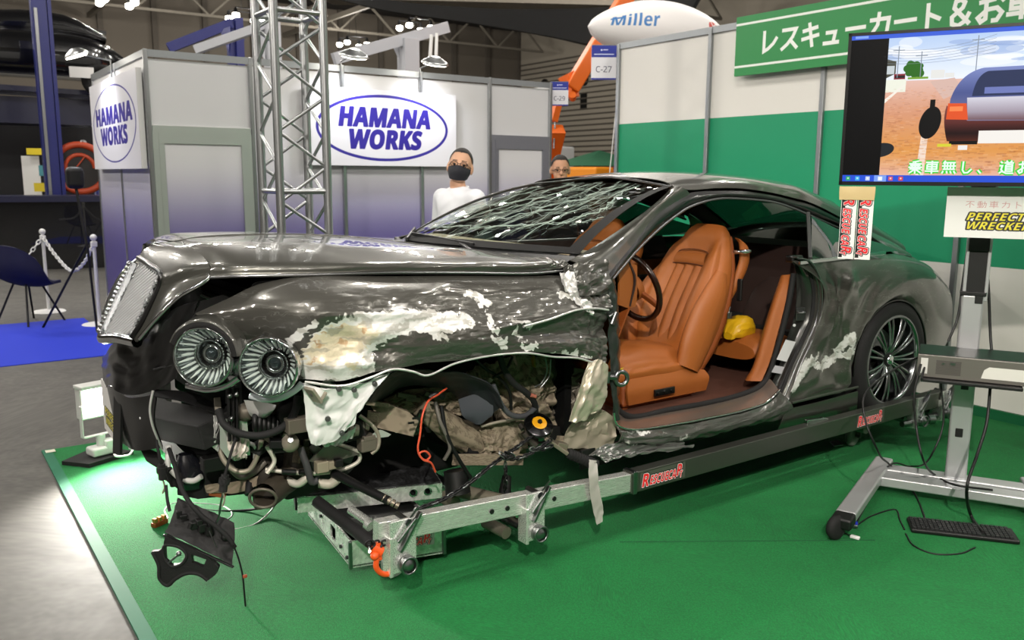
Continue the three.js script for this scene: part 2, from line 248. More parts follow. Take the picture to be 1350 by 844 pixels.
// purple and white booth at the back
{
  const HZ = -8.42, HX = 1.91, w = structGroup('wall_booth_purple', [HX, 0, HZ]);
  const pr = tex(16, 512, (u, v) => { const t = smooth(0.24, 0.66, v), a = [0.31, 0.275, 0.53], b = [0.84, 0.84, 0.85]; return mix(a, b, t); });
  const pm = std(0xffffff, 0.5, 0, { map: pr.map }), plain = std(0xd9d9d8, 0.5), greenAlu = std(0xc2cbc4, 0.38, 0.7), greyAlu = std(0x9a9ca6, 0.4, 0.8);
  const panel = (x0, x1, y0 = 0.06, y1 = 2.62, m = pm, z = -0.02) => { const g = box(x1 - x0, y1 - y0, 0.012, (x0 + x1) / 2, (y0 + y1) / 2, z), uv = g.attributes.uv; for (let i = 0; i < uv.count; i++) uv.setY(i, (y0 + uv.getY(i) * (y1 - y0)) / 2.7); mesh('wall_panel', g, m, w); };
  const xs = [0, 0.95, 1.9, 2.82, 3.72, 4.6];
  panel(0.02, 0.93, 2.04, 2.62); panel(0.97, 1.88); panel(1.92, 2.80); panel(2.84, 3.70); panel(3.74, 4.58, 2.06, 2.62);
  for (const x of xs) mesh('wall_post', rbox(0.04, 2.7, 0.04, 0.008, x, 1.35, 0), ALU, w);
  for (let i = 0; i < 5; i++) mesh('top_rail', box(xs[i + 1] - xs[i] - 0.04, 0.06, 0.036, (xs[i] + xs[i + 1]) / 2, 2.665, 0), ALU2, w);
  for (const [y, m] of [[2.0, greenAlu]]) mesh('door_header', box(0.9, 0.06, 0.036, 0.475, y, 0), m, w);
  mesh('door_header', box(0.86, 0.06, 0.036, 4.16, 2.03, 0), greyAlu, w);
  // left face
  for (const [a, b] of [[-0.03, -1.25], [-1.29, -2.5]]) { const g = box(0.012, 2.56, a - b, 0.0, 1.34, (a + b) / 2), uv = g.attributes.uv; for (let i = 0; i < uv.count; i++) uv.setY(i, (0.06 + uv.getY(i) * 2.56) / 2.7); mesh('wall_panel', g, pm, w); }
  for (const z of [-1.27, -2.52]) { mesh('wall_post', rbox(0.04, 2.7, 0.04, 0.008, 0, 1.35, z), ALU, w); }
  mesh('top_rail', box(0.036, 0.06, 2.5, 0, 2.665, -1.26), ALU2, w);
  mesh('wall_panel', box(0.02, 2.66, 2.5, 4.6, 1.33, -1.27), plain, w); mesh('wall_panel', box(4.6, 2.66, 0.02, 2.3, 1.33, -2.54), plain, w);
  // doors
  const door = (n, x0, x1, fm, y1, hx) => { const d = structGroup('door_' + n, [HX, 0, HZ]); const W = x1 - x0, mid = (x0 + x1) / 2, fw = 0.1;
    mesh('door_frame', [box(fw, y1, 0.034, x0 + fw / 2, y1 / 2, 0), box(fw, y1, 0.034, x1 - fw / 2, y1 / 2, 0), box(W - 2 * fw, 0.1, 0.034, mid, y1 - 0.05, 0), box(W - 2 * fw, 0.14, 0.034, mid, 0.07, 0), box(0.006, y1, 0.04, x0 + 0.055, y1 / 2, 0.001)], fm, d);
    const g = box(W - 2 * fw, y1 - 0.24, 0.012, mid, 0.14 + (y1 - 0.24) / 2, -0.005), uv = g.attributes.uv; for (let i = 0; i < uv.count; i++) uv.setY(i, (0.14 + uv.getY(i) * (y1 - 0.24)) / 2.7); mesh('door_panel', g, pm, d);
    const h = mesh('door_handle', [rbox(0.13, 0.022, 0.02, 0.006, hx, 1.03, 0.06), rod([hx + 0.05, 1.03, 0.01], [hx + 0.05, 1.03, 0.06], 0.009)], ALU, d); };
  door(1, 0.02, 0.93, greenAlu, 1.97, 0.83); door(2, 3.74, 4.58, greyAlu, 2.0, 4.5);
  // sign boards
  const logo = (W, H, tall) => canvasTex(W, H, (g) => { g.fillStyle = '#e9e9ee'; g.fillRect(0, 0, W, H); g.strokeStyle = '#2c2290'; g.lineWidth = tall ? 14 : 17; g.beginPath(); g.ellipse(W / 2, H / 2, W * (tall ? 0.45 : 0.43), H * (tall ? 0.42 : 0.42), 0, 0, 7); g.stroke(); g.fillStyle = '#2c1f92'; g.textAlign = 'center';
    const txt = (s, y, px, sx, sy) => { g.save(); g.translate(W / 2, y); g.transform(sx, 0, tall ? 0 : -0.16 * sx, sy, 0, 0); g.font = 'bold ' + px + 'px sans-serif'; g.fillText(s, 0, 0); g.lineWidth = 12; g.lineJoin = 'round'; g.strokeStyle = '#2c1f92'; g.strokeText(s, 0, 0); g.restore(); };
    if (tall) { txt('HAMANA', H * 0.49, 160, 1.0, 1.45); txt('WORKS', H * 0.72, 160, 0.92, 1.45); } else { txt('HAMANA', H * 0.48, 150, 0.96, 1.0); txt('WORKS', H * 0.77, 150, 0.96, 1.0); } });
  const s1 = thing('sign_board', [HX + 1.46, 1.69, HZ + 0.05], 0, 'white board with a blue oval logo beneath two spot lamps', 'sign');
  mesh('board', rbox(1.76, 0.78, 0.05, 0.004, 0.88, 0.39, 0), WHITEP, s1); mesh('sign_print', quad([0.0, 0, 0.0265], [1.76, 0, 0], [0, 0.78, 0]), std(0xffffff, 0.45, 0, { map: logo(1024, 454, false) }), s1);
  const s2 = thing('sign_board', [HX - 0.05, 1.64, HZ - 2.4], 0, 'square white board with a round blue logo on the booth end wall', 'sign');
  mesh('board', rbox(0.05, 0.9, 2.3, 0.004, 0, 0.45, 1.2), WHITEP, s2); mesh('sign_print', quad([-0.0265, 0, 0.05], [0, 0, 2.3], [0, 0.9, 0]), std(0xffffff, 0.45, 0, { map: logo(900, 900, true) }), s2);
  const arm = (x, z, dx, dz, label) => { const t = thing('spot_lamp', [x, 2.7, z], Math.atan2(dx, dz), label, 'spot lamp', 'arm lamps on the purple booth');
    mesh('arm', [rod([0, -0.22, 0.03], [0, 0.03, 0.03], 0.008), rod([0, 0.03, 0.03], [0, 0.06, 0.26], 0.008)], STEEL, t);
    mesh('lamp_head', [aim(lathe([[0.04, 0.07], [0.1, 0.03], [0.12, 0], [0.1, 0.005]], 20).scale(1.3, 1, 1), [0, 0.05, 0.34], [0, 1, 0.35])], ALU, t);
    const b = mesh('lamp_glass', aim(new THREE.CylinderGeometry(0.1, 0.1, 0.012, 20).scale(1.3, 1, 1), [0, 0.045, 0.342], [0, 1, 0.35]), GLOW, t);
    const l = new THREE.SpotLight(0xf2f4ff, 3.2, 0, 1.05, 0.9, 2); l.position.set(0, 0.025, 0.34); l.target.position.set(0, -0.7, 0.05); l.castShadow = true; l.shadow.radius = 3; t.add(l, l.target); };
  arm(HX + 1.88, HZ, 0, 1, 'chrome arm lamp lighting the oval logo board, the left one'); arm(HX + 2.8, HZ, 0, 1, 'chrome arm lamp lighting the oval logo board, the right one'); arm(HX, HZ - 1.33, -1, 0, 'chrome arm lamp over the round logo on the booth end wall');
}
// ------------------------------------------------------------------ the wrecked coupe (x runs to its tail, z to its left side, origin under the front axle)
const CAR = [1.80, 0.22, -3.63];
const car = thing('coupe', CAR, 0, 'dark grey-green wrecked two-door coupe with crushed front left corner and no driver door', 'car');
const NOISE = bumpTex(256, 256, (u, v) => 0.5 + 0.25 * wrapN(u, v, 40, 2) + 0.25 * wrapN(u, v, 90, 7), [3, 3]);
const PAINT = phy(0x4e4e49, 0.33, 0.5, { clearcoat: 1, clearcoatRoughness: 0.03 });
const CHROME = std(0xd6d8da, 0.12, 1), BAREALU = std(0xe0e0de, 0.34, 0.6), GLOSSBLACK = phy(0x050506, 0.35, 0, { clearcoat: 0.5, clearcoatRoughness: 0.08 });
const TRIMBLACK = std(0x0d0d0e, 0.42), PLASTIC = std(0x161617, 0.55, 0, { bumpMap: NOISE, bumpScale: 0.001 });
const dirtT = tex(256, 256, (u, v) => { const a = wrapN(u, v, 10), b = wrapN(u, v, 34, 4), t = smooth(-0.2, 0.7, a + 0.6 * b); return mix([0.55, 0.505, 0.43], [0.40, 0.36, 0.30], t); }, [1, 1]);
const DIRTY = std(0xffffff, 0.75, 0.1, { map: dirtT.map });
const CAST = std(0xa59d8e, 0.5, 0.45), DULL = std(0x6e685d, 0.55, 0.35);
const leatherB = bumpTex(256, 256, (u, v) => 0.5 + 0.3 * wrapN(u, v, 120, 1) + 0.2 * wrapN(u, v, 60, 4), [4, 4]);
const TAN = phy(0xa05a25, 0.48, 0, { bumpMap: leatherB, bumpScale: 0.0008, sheen: 0.15 }), TAND = std(0x8a4519, 0.5, 0, { bumpMap: leatherB, bumpScale: 0.0008 }), DKBROWN = std(0x2a1610, 0.8), CARPETB = std(0x4a2412, 0.95);
const GLASS = new THREE.MeshPhysicalMaterial({ color: 0xeef6f2, roughness: 0.02, metalness: 0, transmission: 1, thickness: 0, ior: 1.5, side: THREE.DoubleSide });
const DGLASS = new THREE.MeshPhysicalMaterial({ color: 0x3a4842, roughness: 0.02, metalness: 0, transmission: 1, thickness: 0, ior: 1.5, side: THREE.DoubleSide });
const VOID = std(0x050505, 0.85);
const mirrorZ = (p) => [p[0], p[1], -p[2]];
// scraped sheet metal: paint with worn patches; the print lies flat over the side of the car, mask(x, y) in metres
function scraped(w, h, B, mask, filler = () => 0, base = [0.335, 0.333, 0.313]) {
  const t = tex(w, h, (u, v) => {
    const x0 = lerp(B[0], B[1], u), y0 = lerp(B[2], B[3], v), wx = 0.010 * n2(x0 * 14, y0 * 14) + 0.006 * n2(x0 * 45, y0 * 45 + 7), wy = 0.010 * n2(x0 * 14 + 9, y0 * 14) + 0.006 * n2(x0 * 45 + 4, y0 * 45), x = x0 + wx, y = y0 + wy;
    const n = n2(x * 18, y * 60) * 0.5 + n2(x * 60, y * 160) * 0.35 + n2(x * 200, y * 200) * 0.15, m = smooth(0.45, 0.55, mask(x, y) + n * 0.16), f = smooth(0.35, 0.6, filler(x, y) + n * 0.3);
    let c = mix(base, [0.88, 0.88, 0.87], m); c = mix(c, [0.80, 0.73, 0.56], f * m * 0.6); const g = smooth(0.1, 0.55, n2(x * 9 + 4, y * 26) + 0.3 * n) * m * 0.5; c = mix(c, [0.56, 0.55, 0.51], g); const rust = smooth(0.55, 0.8, n2(x * 13 + 31, y * 13)) * f * m; c = mix(c, [0.6, 0.36, 0.16], rust * 0.4); const s = n * 0.05 * m;
    const scr = (1 - m) * smooth(0.62, 0.75, n2(x * 4, y * 130 + 3)) * 0.25; c = mix(c, [0.7, 0.7, 0.68], scr);
    return [c[0] + s, c[1] + s, c[2] + s, lerp(0.34, 0.42, m), lerp(0.5, 0.2, m)];
  });
  return phy(0xffffff, 1, 1, { map: t.map, roughnessMap: t.rm, metalnessMap: t.rm, clearcoat: 0.85, clearcoatRoughness: 0.05 });
}
const inPoly = (x, y, P) => { let s = false; for (let i = 0, j = P.length - 1; i < P.length; j = i++) if ((P[i][1] > y) !== (P[j][1] > y) && x < (P[j][0] - P[i][0]) * (y - P[i][1]) / (P[j][1] - P[i][1]) + P[i][0]) s = !s; return s; };
const segD = (x, y, P) => { let d = 9; for (let i = 0; i + 1 < P.length; i++) { const ax = P[i][0], ay = P[i][1], bx = P[i + 1][0] - ax, by = P[i + 1][1] - ay, t = clamp(((x - ax) * bx + (y - ay) * by) / (bx * bx + by * by || 1e-9)); d = Math.min(d, Math.hypot(x - ax - bx * t, y - ay - by * t)); } return d; };
const area = (x, y, P, soft = 0.02) => { const d = segD(x, y, [...P, P[0]]); return 0.5 + (inPoly(x, y, P) ? 1 : -1) * clamp(d / soft) * 0.5; };
const stroke = (x, y, P, w) => clamp(1 - segD(x, y, P) / w * 0.5);
const blob = (u, v, a, b, ra, rb) => { const d = Math.hypot((u - a) / ra, (v - b) / rb); return clamp(1.25 - d * 0.75); };
// ---- roof, pillars, glass
const railX = [1.327, 1.436, 1.616, 1.806, 2.04, 2.24, 2.425, 2.706, 2.95, 3.2], railY = [1.326, 1.31, 1.318, 1.316, 1.295, 1.264, 1.228, 1.135, 1.045, 0.935], railB = [0.575, 0.60, 0.605, 0.605, 0.605, 0.605, 0.61, 0.625, 0.68, 0.74];
const midX = [1.41, 1.48, 1.64, 1.82, 2.06, 2.28, 2.50, 2.82, 3.10, 3.40], midY = [1.372, 1.384, 1.398, 1.402, 1.397, 1.384, 1.366, 1.296, 1.19, 1.06];
{
  const row = (s, f) => railX.map((x, i) => [lerp(midX[i], x, s * s), lerp(midY[i], railY[i], f), s * railB[i] * (1)]);
  const rows = [[1, 1], [0.93, 0.62], [0.75, 0.3], [0.4, 0.07], [0, 0]];
  const g = [...rows.map(([s, f]) => row(s, f)), ...rows.slice(0, -1).reverse().map(([s, f]) => row(s, f).map(mirrorZ))];
  mesh('roof', patch(g.map((r) => r.slice(0, 8)), { su: 6, sv: 4, th: 0.004 }), PAINT, car);
  const glassRow = (s, f) => row(s, f).slice(6, 10);
  mesh('rear_window', patch([[0.9, 0.55], [0.4, 0.07], [0, 0]].map(([s, f]) => glassRow(s, f)).concat([[0.4, 0.07], [0.9, 0.55]].map(([s, f]) => glassRow(s, f).map(mirrorZ))), { su: 5, sv: 4 }), DGLASS, car);
  mesh('headliner', patch(g.map((r) => r.slice(0, 8).map((p) => [p[0], p[1] - 0.035, p[2] * 0.97])), { su: 4, sv: 2 }), std(0x2c1710, 0.9), car);
  { const bot = [[0.97, 0.8], [0.7, 0.28], [0.35, 0.06], [0, 0]].map(([s, f]) => row(s, f)[9]), dk = (z) => { const k = 1 - (z / 0.78) ** 2; return [3.22 + 0.12 * k, 0.905 + 0.13 * k, z * 0.96]; }, T = [...bot, ...bot.slice(0, 3).reverse().map(mirrorZ)], Bq = [0.78, 0.55, 0.28, 0, -0.28, -0.55, -0.78].map(dk); mesh('rear_window_sill', patch([T.map((p) => add(p, [-0.02, 0.01, 0])), T.map((p, i) => add(mix(p, Bq[i], 0.5), [0, -0.002, 0])), Bq], { su: 5, sv: 4, th: 0.004 }), PAINT, car); }
  // sail panels beside the rear window
  for (const s of [1, -1]) mesh('roof_pillar', patch([railX.slice(6).map((x, i) => [x, railY[6 + i], railB[6 + i] * s]), row(0.97, 0.8).slice(6).map((p) => [p[0], p[1] + 0.005, p[2] * s]), row(0.88, 0.52).slice(6).map((p) => [p[0], p[1] + 0.004, p[2] * s])], { su: 6, sv: 3 }), PAINT, car);
}
// windscreen edge (left) from base to header, and door-opening edge
const wsL = [[0.519, 1.023, 0.78], [0.59, 1.04, 0.76], [0.714, 1.072, 0.72], [0.835, 1.113, 0.69], [1.102, 1.208, 0.62], [1.26, 1.285, 0.59], [1.327, 1.326, 0.575]];
const doL = [[0.641, 0.928, 0.86], [0.705, 0.971, 0.84], [0.802, 1.02, 0.8], [0.911, 1.077, 0.76], [1.109, 1.185, 0.68], [1.289, 1.249, 0.63], [1.436, 1.288, 0.605]];
const seL = [[0.668, 0.905, 0.85], [0.737, 0.945, 0.83], [0.836, 0.993, 0.79], [0.936, 1.04, 0.75], [1.157, 1.13, 0.67], [1.319, 1.193, 0.63], [1.44, 1.231, 0.61]];
const mids = wsL.map((p, i) => { const q = mix(p, doL[i], 0.5); return [q[0] - 0.012, q[1] + 0.018, q[2] + 0.02]; });
for (const s of [1, -1]) {
  const f = (r) => s > 0 ? r : r.map(mirrorZ);
  mesh('windscreen_pillar', patch([f(wsL), f(mids), f(doL)], { su: 6, sv: 6, th: 0.004 }), PAINT, car);
  const railTop = railX.slice(1, 8).map((x, i) => [x, railY[1 + i], railB[1 + i]]);
  const sealO = f([...doL.slice(0, 6), ...railTop.map((p) => [p[0], p[1] - 0.012, p[2] + 0.003])]);
  const sealI = f([...seL.slice(0, 6), ...[[912, 272, 0.61], [946, 262.5, 0.61], [984, 262.5, 0.61], [1022, 267, 0.61], [1046, 274, 0.61], [1065, 283, 0.61], [1107, 303, 0.61]].map((_, i) => [[1.435, 1.231, 0.61], [1.622, 1.266, 0.61], [1.846, 1.263, 0.61], [2.085, 1.243, 0.61], [2.24, 1.21, 0.61], [2.378, 1.172, 0.61], [2.70, 1.08, 0.615]][i])]);
  const sealM = sealO.map((p, i) => { const q = mix(p, sealI[i], 0.5); return [q[0], q[1], q[2] + s * 0.012]; });
  mesh('door_seal', patch([sealO, sealM, sealI], { su: 5, sv: 4, th: 0.01 }), GLOSSBLACK, car);
  mesh('seal_edge', tube(sealI, 0.007, 70, 6), std(0x77777a, 0.35, 0.6), car);
}
// windscreen
const wsBase = [wsL[1], [0.42, 1.045, 0.40], [0.33, 1.045, 0], [0.36, 1.04, -0.40], [0.60, 1.047, -0.75]], wsTop = [[1.327, 1.326, 0.575], [1.385, 1.352, 0.30], [1.41, 1.372, 0], [1.385, 1.352, -0.30], [1.327, 1.326, -0.575]];
const wsAt = (s, t) => { const a = catRow(wsBase, s * 4), b = catRow(wsTop, s * 4), p = mix(a, b, t), k = 4 * t * (1 - t) * 0.035; return [p[0] - k * 0.5, p[1] + k, p[2]]; };
const dentAt = (s, t) => { const d = Math.hypot((s - 0.50) / 0.30, (t - 0.62) / 0.42); return -0.055 * Math.exp(-d * d) + 0.014 * n2(s * 14, t * 9) * Math.exp(-d * d * 0.35); };
const wsDent = (s, t) => { const p = wsAt(s, t), k = dentAt(s, t); return [p[0] - k * 0.6, p[1] + k * 0.8, p[2]]; };
{
  // the laminated pane is broken into flat facets that still hang together
  const r = rng(31), W = 30, H = 16, pts = []; for (let j = 0; j <= H; j++) for (let i = 0; i <= W; i++) { const e = i === 0 || j === 0 || i === W || j === H, s = clamp(i / W + (e ? 0 : (r() - 0.5) * 0.022)), t = clamp(j / H + (e ? 0 : (r() - 0.5) * 0.04)), p = wsDent(s, t); const d = e ? 0 : (r() - 0.5) * 0.006 * Math.exp(-(((s - 0.5) / 0.34) ** 2) - ((t - 0.6) / 0.5) ** 2); pts.push([p[0] - d * 0.6, p[1] + d * 0.8, p[2]]); }
  const idx = []; for (let j = 0; j < H; j++) for (let i = 0; i < W; i++) { const a = j * (W + 1) + i; r() > 0.5 ? idx.push(a, a + 1, a + W + 1, a + 1, a + W + 2, a + W + 1) : idx.push(a, a + 1, a + W + 2, a, a + W + 2, a + W + 1); }
  const g = new THREE.BufferGeometry(); g.setAttribute('position', new THREE.Float32BufferAttribute(pts.flat(), 3)); g.setIndex(idx); const gg = g.toNonIndexed(); gg.computeVertexNormals();
  const ws = mesh('windscreen', gg, GLASS, car, 'shattered windscreen still hanging in one sagging sheet');
  // cracks: ribbons of crushed glass along wandering lines
  const crk = [], cr = rng(77); const CR = std(0x9fb3a9, 0.3);
  const line = (a, b, w, k = 0.02, n = 12) => { let o = []; const pa = []; for (let i = 0; i <= n; i++) { const t = i / n, s = lerp(a[0], b[0], t) + (i && i < n ? (cr() - 0.5) * k : 0), q = lerp(a[1], b[1], t) + (i && i < n ? (cr() - 0.5) * k * 1.6 : 0); const p = wsDent(clamp(s), clamp(q)); pa.push([p[0] - 0.002, p[1] + 0.003, p[2]]); } for (let i = 0; i < n; i++) crk.push(rod(pa[i], pa[i + 1], w * (0.5 + cr()), w * (0.5 + cr()), 4, true)); };
  const hub = [[0.50, 0.55], [0.36, 0.66], [0.62, 0.72], [0.72, 0.55]];
  for (const h of hub) for (let i = 0; i < 6; i++) { const a = cr() * 6.28, L = 0.06 + 0.2 * cr(), e = [clamp(h[0] + Math.cos(a) * L, 0.02, 0.98), clamp(h[1] + Math.sin(a) * L * 1.3, 0.03, 0.98)]; line(h, e, 0.0006, 0.015, 8); }
  for (const h of hub.slice(0, 3)) for (const R of [0.05, 0.11, 0.18]) { let p = null; for (let i = 0; i <= 14; i++) { const a = i / 14 * 6.28, q = [clamp(h[0] + Math.cos(a) * R * (0.8 + 0.4 * cr()), 0.02, 0.98), clamp(h[1] + Math.sin(a) * R * 1.4 * (0.8 + 0.4 * cr()), 0.03, 0.98)]; if (p && cr() > 0.45) line(p, q, 0.0006, 0.012, 3); p = q; } }
  // the long bright folds
  for (const [a, b, w] of [[[0.12, 0.50], [0.20, 0.30], 0.0022], [[0.20, 0.30], [0.45, 0.22], 0.0022], [[0.45, 0.22], [0.80, 0.16], 0.0016], [[0.14, 0.62], [0.24, 0.92], 0.0018], [[0.10, 0.48], [0.14, 0.62], 0.0022], [[0.30, 0.94], [0.42, 0.42], 0.0016], [[0.42, 0.42], [0.55, 0.30], 0.0014], [[0.62, 0.9], [0.60, 0.3], 0.0012], [[0.78, 0.85], [0.74, 0.25], 0.001], [[0.52, 0.26], [0.5, 0.05], 0.001], [[0.14, 0.3], [0.05, 0.40], 0.0012], [[0.25, 0.95], [0.22, 0.1], 0.0012], [[0.35, 0.98], [0.30, 0.12], 0.001], [[0.56, 0.95], [0.52, 0.2], 0.0012], [[0.68, 0.95], [0.66, 0.2], 0.001], [[0.47, 0.9], [0.42, 0.15], 0.001], [[0.85, 0.9], [0.82, 0.2], 0.0008], [[0.40, 0.98], [0.36, 0.6], 0.0012]]) for (let k = 0; k < 4; k++) line([a[0] + (cr() - 0.5) * 0.03, a[1] + (cr() - 0.5) * 0.05], [b[0] + (cr() - 0.5) * 0.03, b[1] + (cr() - 0.5) * 0.05], w * (k ? 0.35 : 0.8), 0.02, 14);
  for (let i = 0; i < 60; i++) { const h = [[0.13, 0.5], [0.2, 0.3], [0.32, 0.26], [0.45, 0.22], [0.6, 0.2], [0.2, 0.8], [0.36, 0.9], [0.5, 0.88], [0.42, 0.5], [0.3, 0.6], [0.7, 0.3], [0.62, 0.6]][i % 12], a = cr() * 6.28, s = clamp(h[0] + (cr() - 0.5) * 0.16, 0.02, 0.96), t = clamp(h[1] + (cr() - 0.5) * 0.22, 0.05, 0.96), L = 0.02 + 0.05 * cr(); line([s, t], [clamp(s + Math.cos(a) * L, 0.02, 0.98), clamp(t + Math.sin(a) * L * 1.8, 0.03, 0.98)], 0.0004, 0.006, 4); }
  mesh('glass_crack', crk, CR, ws).userData.kind = 'stuff';
  const fr = (t0, t1, s0, s1, n) => { const rows = [[], []]; for (let i = 0; i <= n; i++) { const k = i / n; rows[0].push(wsAt(lerp(s0[0], s1[0], k), lerp(t0[0], t1[0], k))); rows[1].push(wsAt(lerp(s0[1], s1[1], k), lerp(t0[1], t1[1], k))); } return rows.map((q) => q.map((p) => [p[0] - 0.003, p[1] + 0.004, p[2]])); };
  const fm = VOID;
  mesh('windscreen_border', [patch(fr([0, 0], [1, 1], [0, 0.045], [0, 0.045], 6), { su: 4, sv: 1 }), patch(fr([0, 0], [1, 1], [1, 0.97], [1, 0.97], 6), { su: 4, sv: 1 }), patch(fr([0, 0.055], [0, 0.055], [0, 0], [1, 1], 8), { su: 4, sv: 1 }), patch(fr([1, 0.97], [1, 0.97], [0, 0], [1, 1], 8), { su: 4, sv: 1 })], fm, car);
  const trim = [...Array(9)].map((_, i) => wsAt(1, i / 8)).concat([...Array(8)].map((_, i) => wsAt(1 - (i + 1) / 8, 1)));
  mesh('windscreen_trim', tube(trim, 0.008, 60, 6), STEEL, car);
  mesh('windscreen_cowl', patch([[...Array(7)].map((_, i) => { const p = wsAt(i / 6, 0.03); return [p[0], p[1] - 0.005, p[2]]; }), [...Array(7)].map((_, i) => { const p = wsAt(i / 6, 0); return [p[0] - 0.1, p[1] - 0.045, p[2]]; }), [...Array(7)].map((_, i) => { const p = wsAt(i / 6, 0); return [p[0] - 0.16, p[1] - 0.12, p[2]]; })], { su: 3, sv: 3 }), TRIMBLACK, car);
  for (const [a, b] of [[0.30, 0.72], [0.62, 0.96]]) { const p = wsAt(a, -0.02), q = wsAt(b, 0.05); mesh('wiper', [bar([p[0] - 0.06, p[1], p[2]], [p[0] + 0.0, p[1] + 0.02, p[2] - 0.2], 0.02, 0.012), bar([p[0], p[1] + 0.022, p[2] - 0.08], [q[0] - 0.02, q[1] + 0.012, q[2]], 0.012, 0.018)], TRIMBLACK, car); }
}
// ---- bonnet (bent up at the nose)
{
  const L = [ // columns front to rear: [centre, inner, crease, lip]
    [[-0.906, 1.101, 0], [-0.918, 1.097, 0.3], [-0.916, 1.063, 0.5], [-0.924, 1.017, 0.53]],
    [[-0.803, 1.116, 0], [-0.816, 1.117, 0.36], [-0.824, 1.067, 0.57], [-0.835, 1.023, 0.6]],
    [[-0.532, 1.117, 0], [-0.575, 1.111, 0.42], [-0.553, 1.063, 0.66], [-0.559, 1.021, 0.69]],
    [[-0.218, 1.101, 0], [-0.313, 1.096, 0.44], [-0.331, 1.055, 0.71], [-0.338, 1.018, 0.74]],
    [[0.067, 1.067, 0], [-0.004, 1.074, 0.45], [-0.02, 1.042, 0.75], [-0.028, 1.003, 0.78]],
    [[0.20, 1.046, 0], [0.359, 1.038, 0.46], [0.293, 1.025, 0.78], [0.291, 0.983, 0.8]],
    [[0.33, 1.02, 0], [0.37, 1.015, 0.44], [0.494, 1.024, 0.78], [0.458, 0.985, 0.8]]];
  const rows = [L.map((c) => mirrorZ(c[3])), L.map((c) => mirrorZ(c[2])), L.map((c) => mirrorZ(c[1])), L.map((c) => c[0]), L.map((c) => c[1]), L.map((c) => c[2]), L.map((c) => c[3])];
  const dsp = (u, v) => { const e = Math.exp(-(((v - 0.5) / 0.12) ** 2)) * 0.006 + 0.004 * n2(u * 5, v * 6) * u; return e + (u > 0.86 && v > 0.6 ? 0.012 * n2(u * 30, v * 14) * smooth(0.86, 1, u) : 0); };
  mesh('bonnet', patch(rows, { su: 12, sv: 8, th: 0.012, disp: dsp }), PAINT, car);
  mesh('bonnet_edge', [tube(L.map((c) => add(c[3], [0, -0.002, 0.006])), 0.006, 60, 6)], STEEL, car);
  mesh('bonnet_ridge', tube(L.map((c, i) => add(c[0], [0, 0.004, 0])).slice(0, 7), 0.006, 40, 6), PAINT, car);
  mesh('bonnet_liner', patch(rows.slice(1, 6).map((r) => r.map((p) => [p[0], p[1] - 0.04, p[2] * 0.95])), { su: 3, sv: 3, th: 0.01 }), VOID, car);
  // grille shell in front of the bonnet seam
  const S = [
    [[-1.055, 1.033, 0], [-1.018, 1.077, 0], [-0.974, 1.095, 0], [-0.912, 1.101, 0]],
    [[-1.053, 1.027, 0.17], [-1.023, 1.057, 0.19], [-0.972, 1.087, 0.24], [-0.92, 1.1, 0.29]],
    [[-1.045, 1.007, 0.32], [-1.027, 1.016, 0.37], [-0.975, 1.049, 0.43], [-0.917, 1.062, 0.49]],
    [[-1.053, 0.974, 0.32], [-1.034, 0.975, 0.375], [-0.982, 1.002, 0.45], [-0.925, 1.016, 0.52]],
    [[-1.089, 0.902, 0.31], [-1.069, 0.895, 0.36], [-1.047, 0.927, 0.43], [-1.02, 0.944, 0.47]],
    [[-1.123, 0.836, 0.3], [-1.103, 0.823, 0.34], [-1.092, 0.85, 0.38], [-1.083, 0.867, 0.41]],
    [[-1.147, 0.792, 0.28], [-1.135, 0.766, 0.3], [-1.136, 0.769, 0.32], [-1.134, 0.784, 0.34]]];
  for (const s of [1, -1]) { const f = (p, k = 0) => s > 0 ? p : [p[0] - 0.5 * -Math.abs(p[2]) * (1 - k / 3), p[1], -p[2]]; mesh('grille_shell', patch([0, 1, 2, 3].map((k) => S.map((c) => f(c[k], k))), { su: 8, sv: 6, th: 0.006 }), PAINT, car); mesh('shell_edge', tube(S.slice(2).map((c) => f(c[3], 3)), 0.008, 40, 6), CHROME, car); mesh('grille_frame', tube(S.map((c) => f(add(mix(c[0], c[1], 0.35), [-0.006, 0, 0]))), 0.011, 50, 6), GLOSSBLACK, car); }
  const b0 = S[6][0], bc = [-1.189, 0.762, 0];
  mesh('grille_bar', [bar(add(S[0][0], [-0.012, 0, 0]), add(bc, [-0.012, 0, 0]), 0.02, 0.03), ...[...Array(17)].map((_, i) => { const p = mix(S[0][0], bc, (i + 0.5) / 17); return new THREE.SphereGeometry(0.013, 10, 8).translate(p[0] - 0.024, p[1], p[2]); })], CHROME, car);
  mesh('grille_sill', [tube([[S[6][1][0] + 0.15, S[6][1][1], -S[6][1][2]], [lerp(S[6][1][0], bc[0], 0.7) + 0.08, lerp(S[6][1][1], bc[1], 0.8), -0.16], add(bc, [-0.012, -0.02, 0]), [lerp(S[6][1][0], bc[0], 0.7), lerp(S[6][1][1], bc[1], 0.8), 0.16], S[6][1]], 0.022, 40, 8)], CHROME, car);
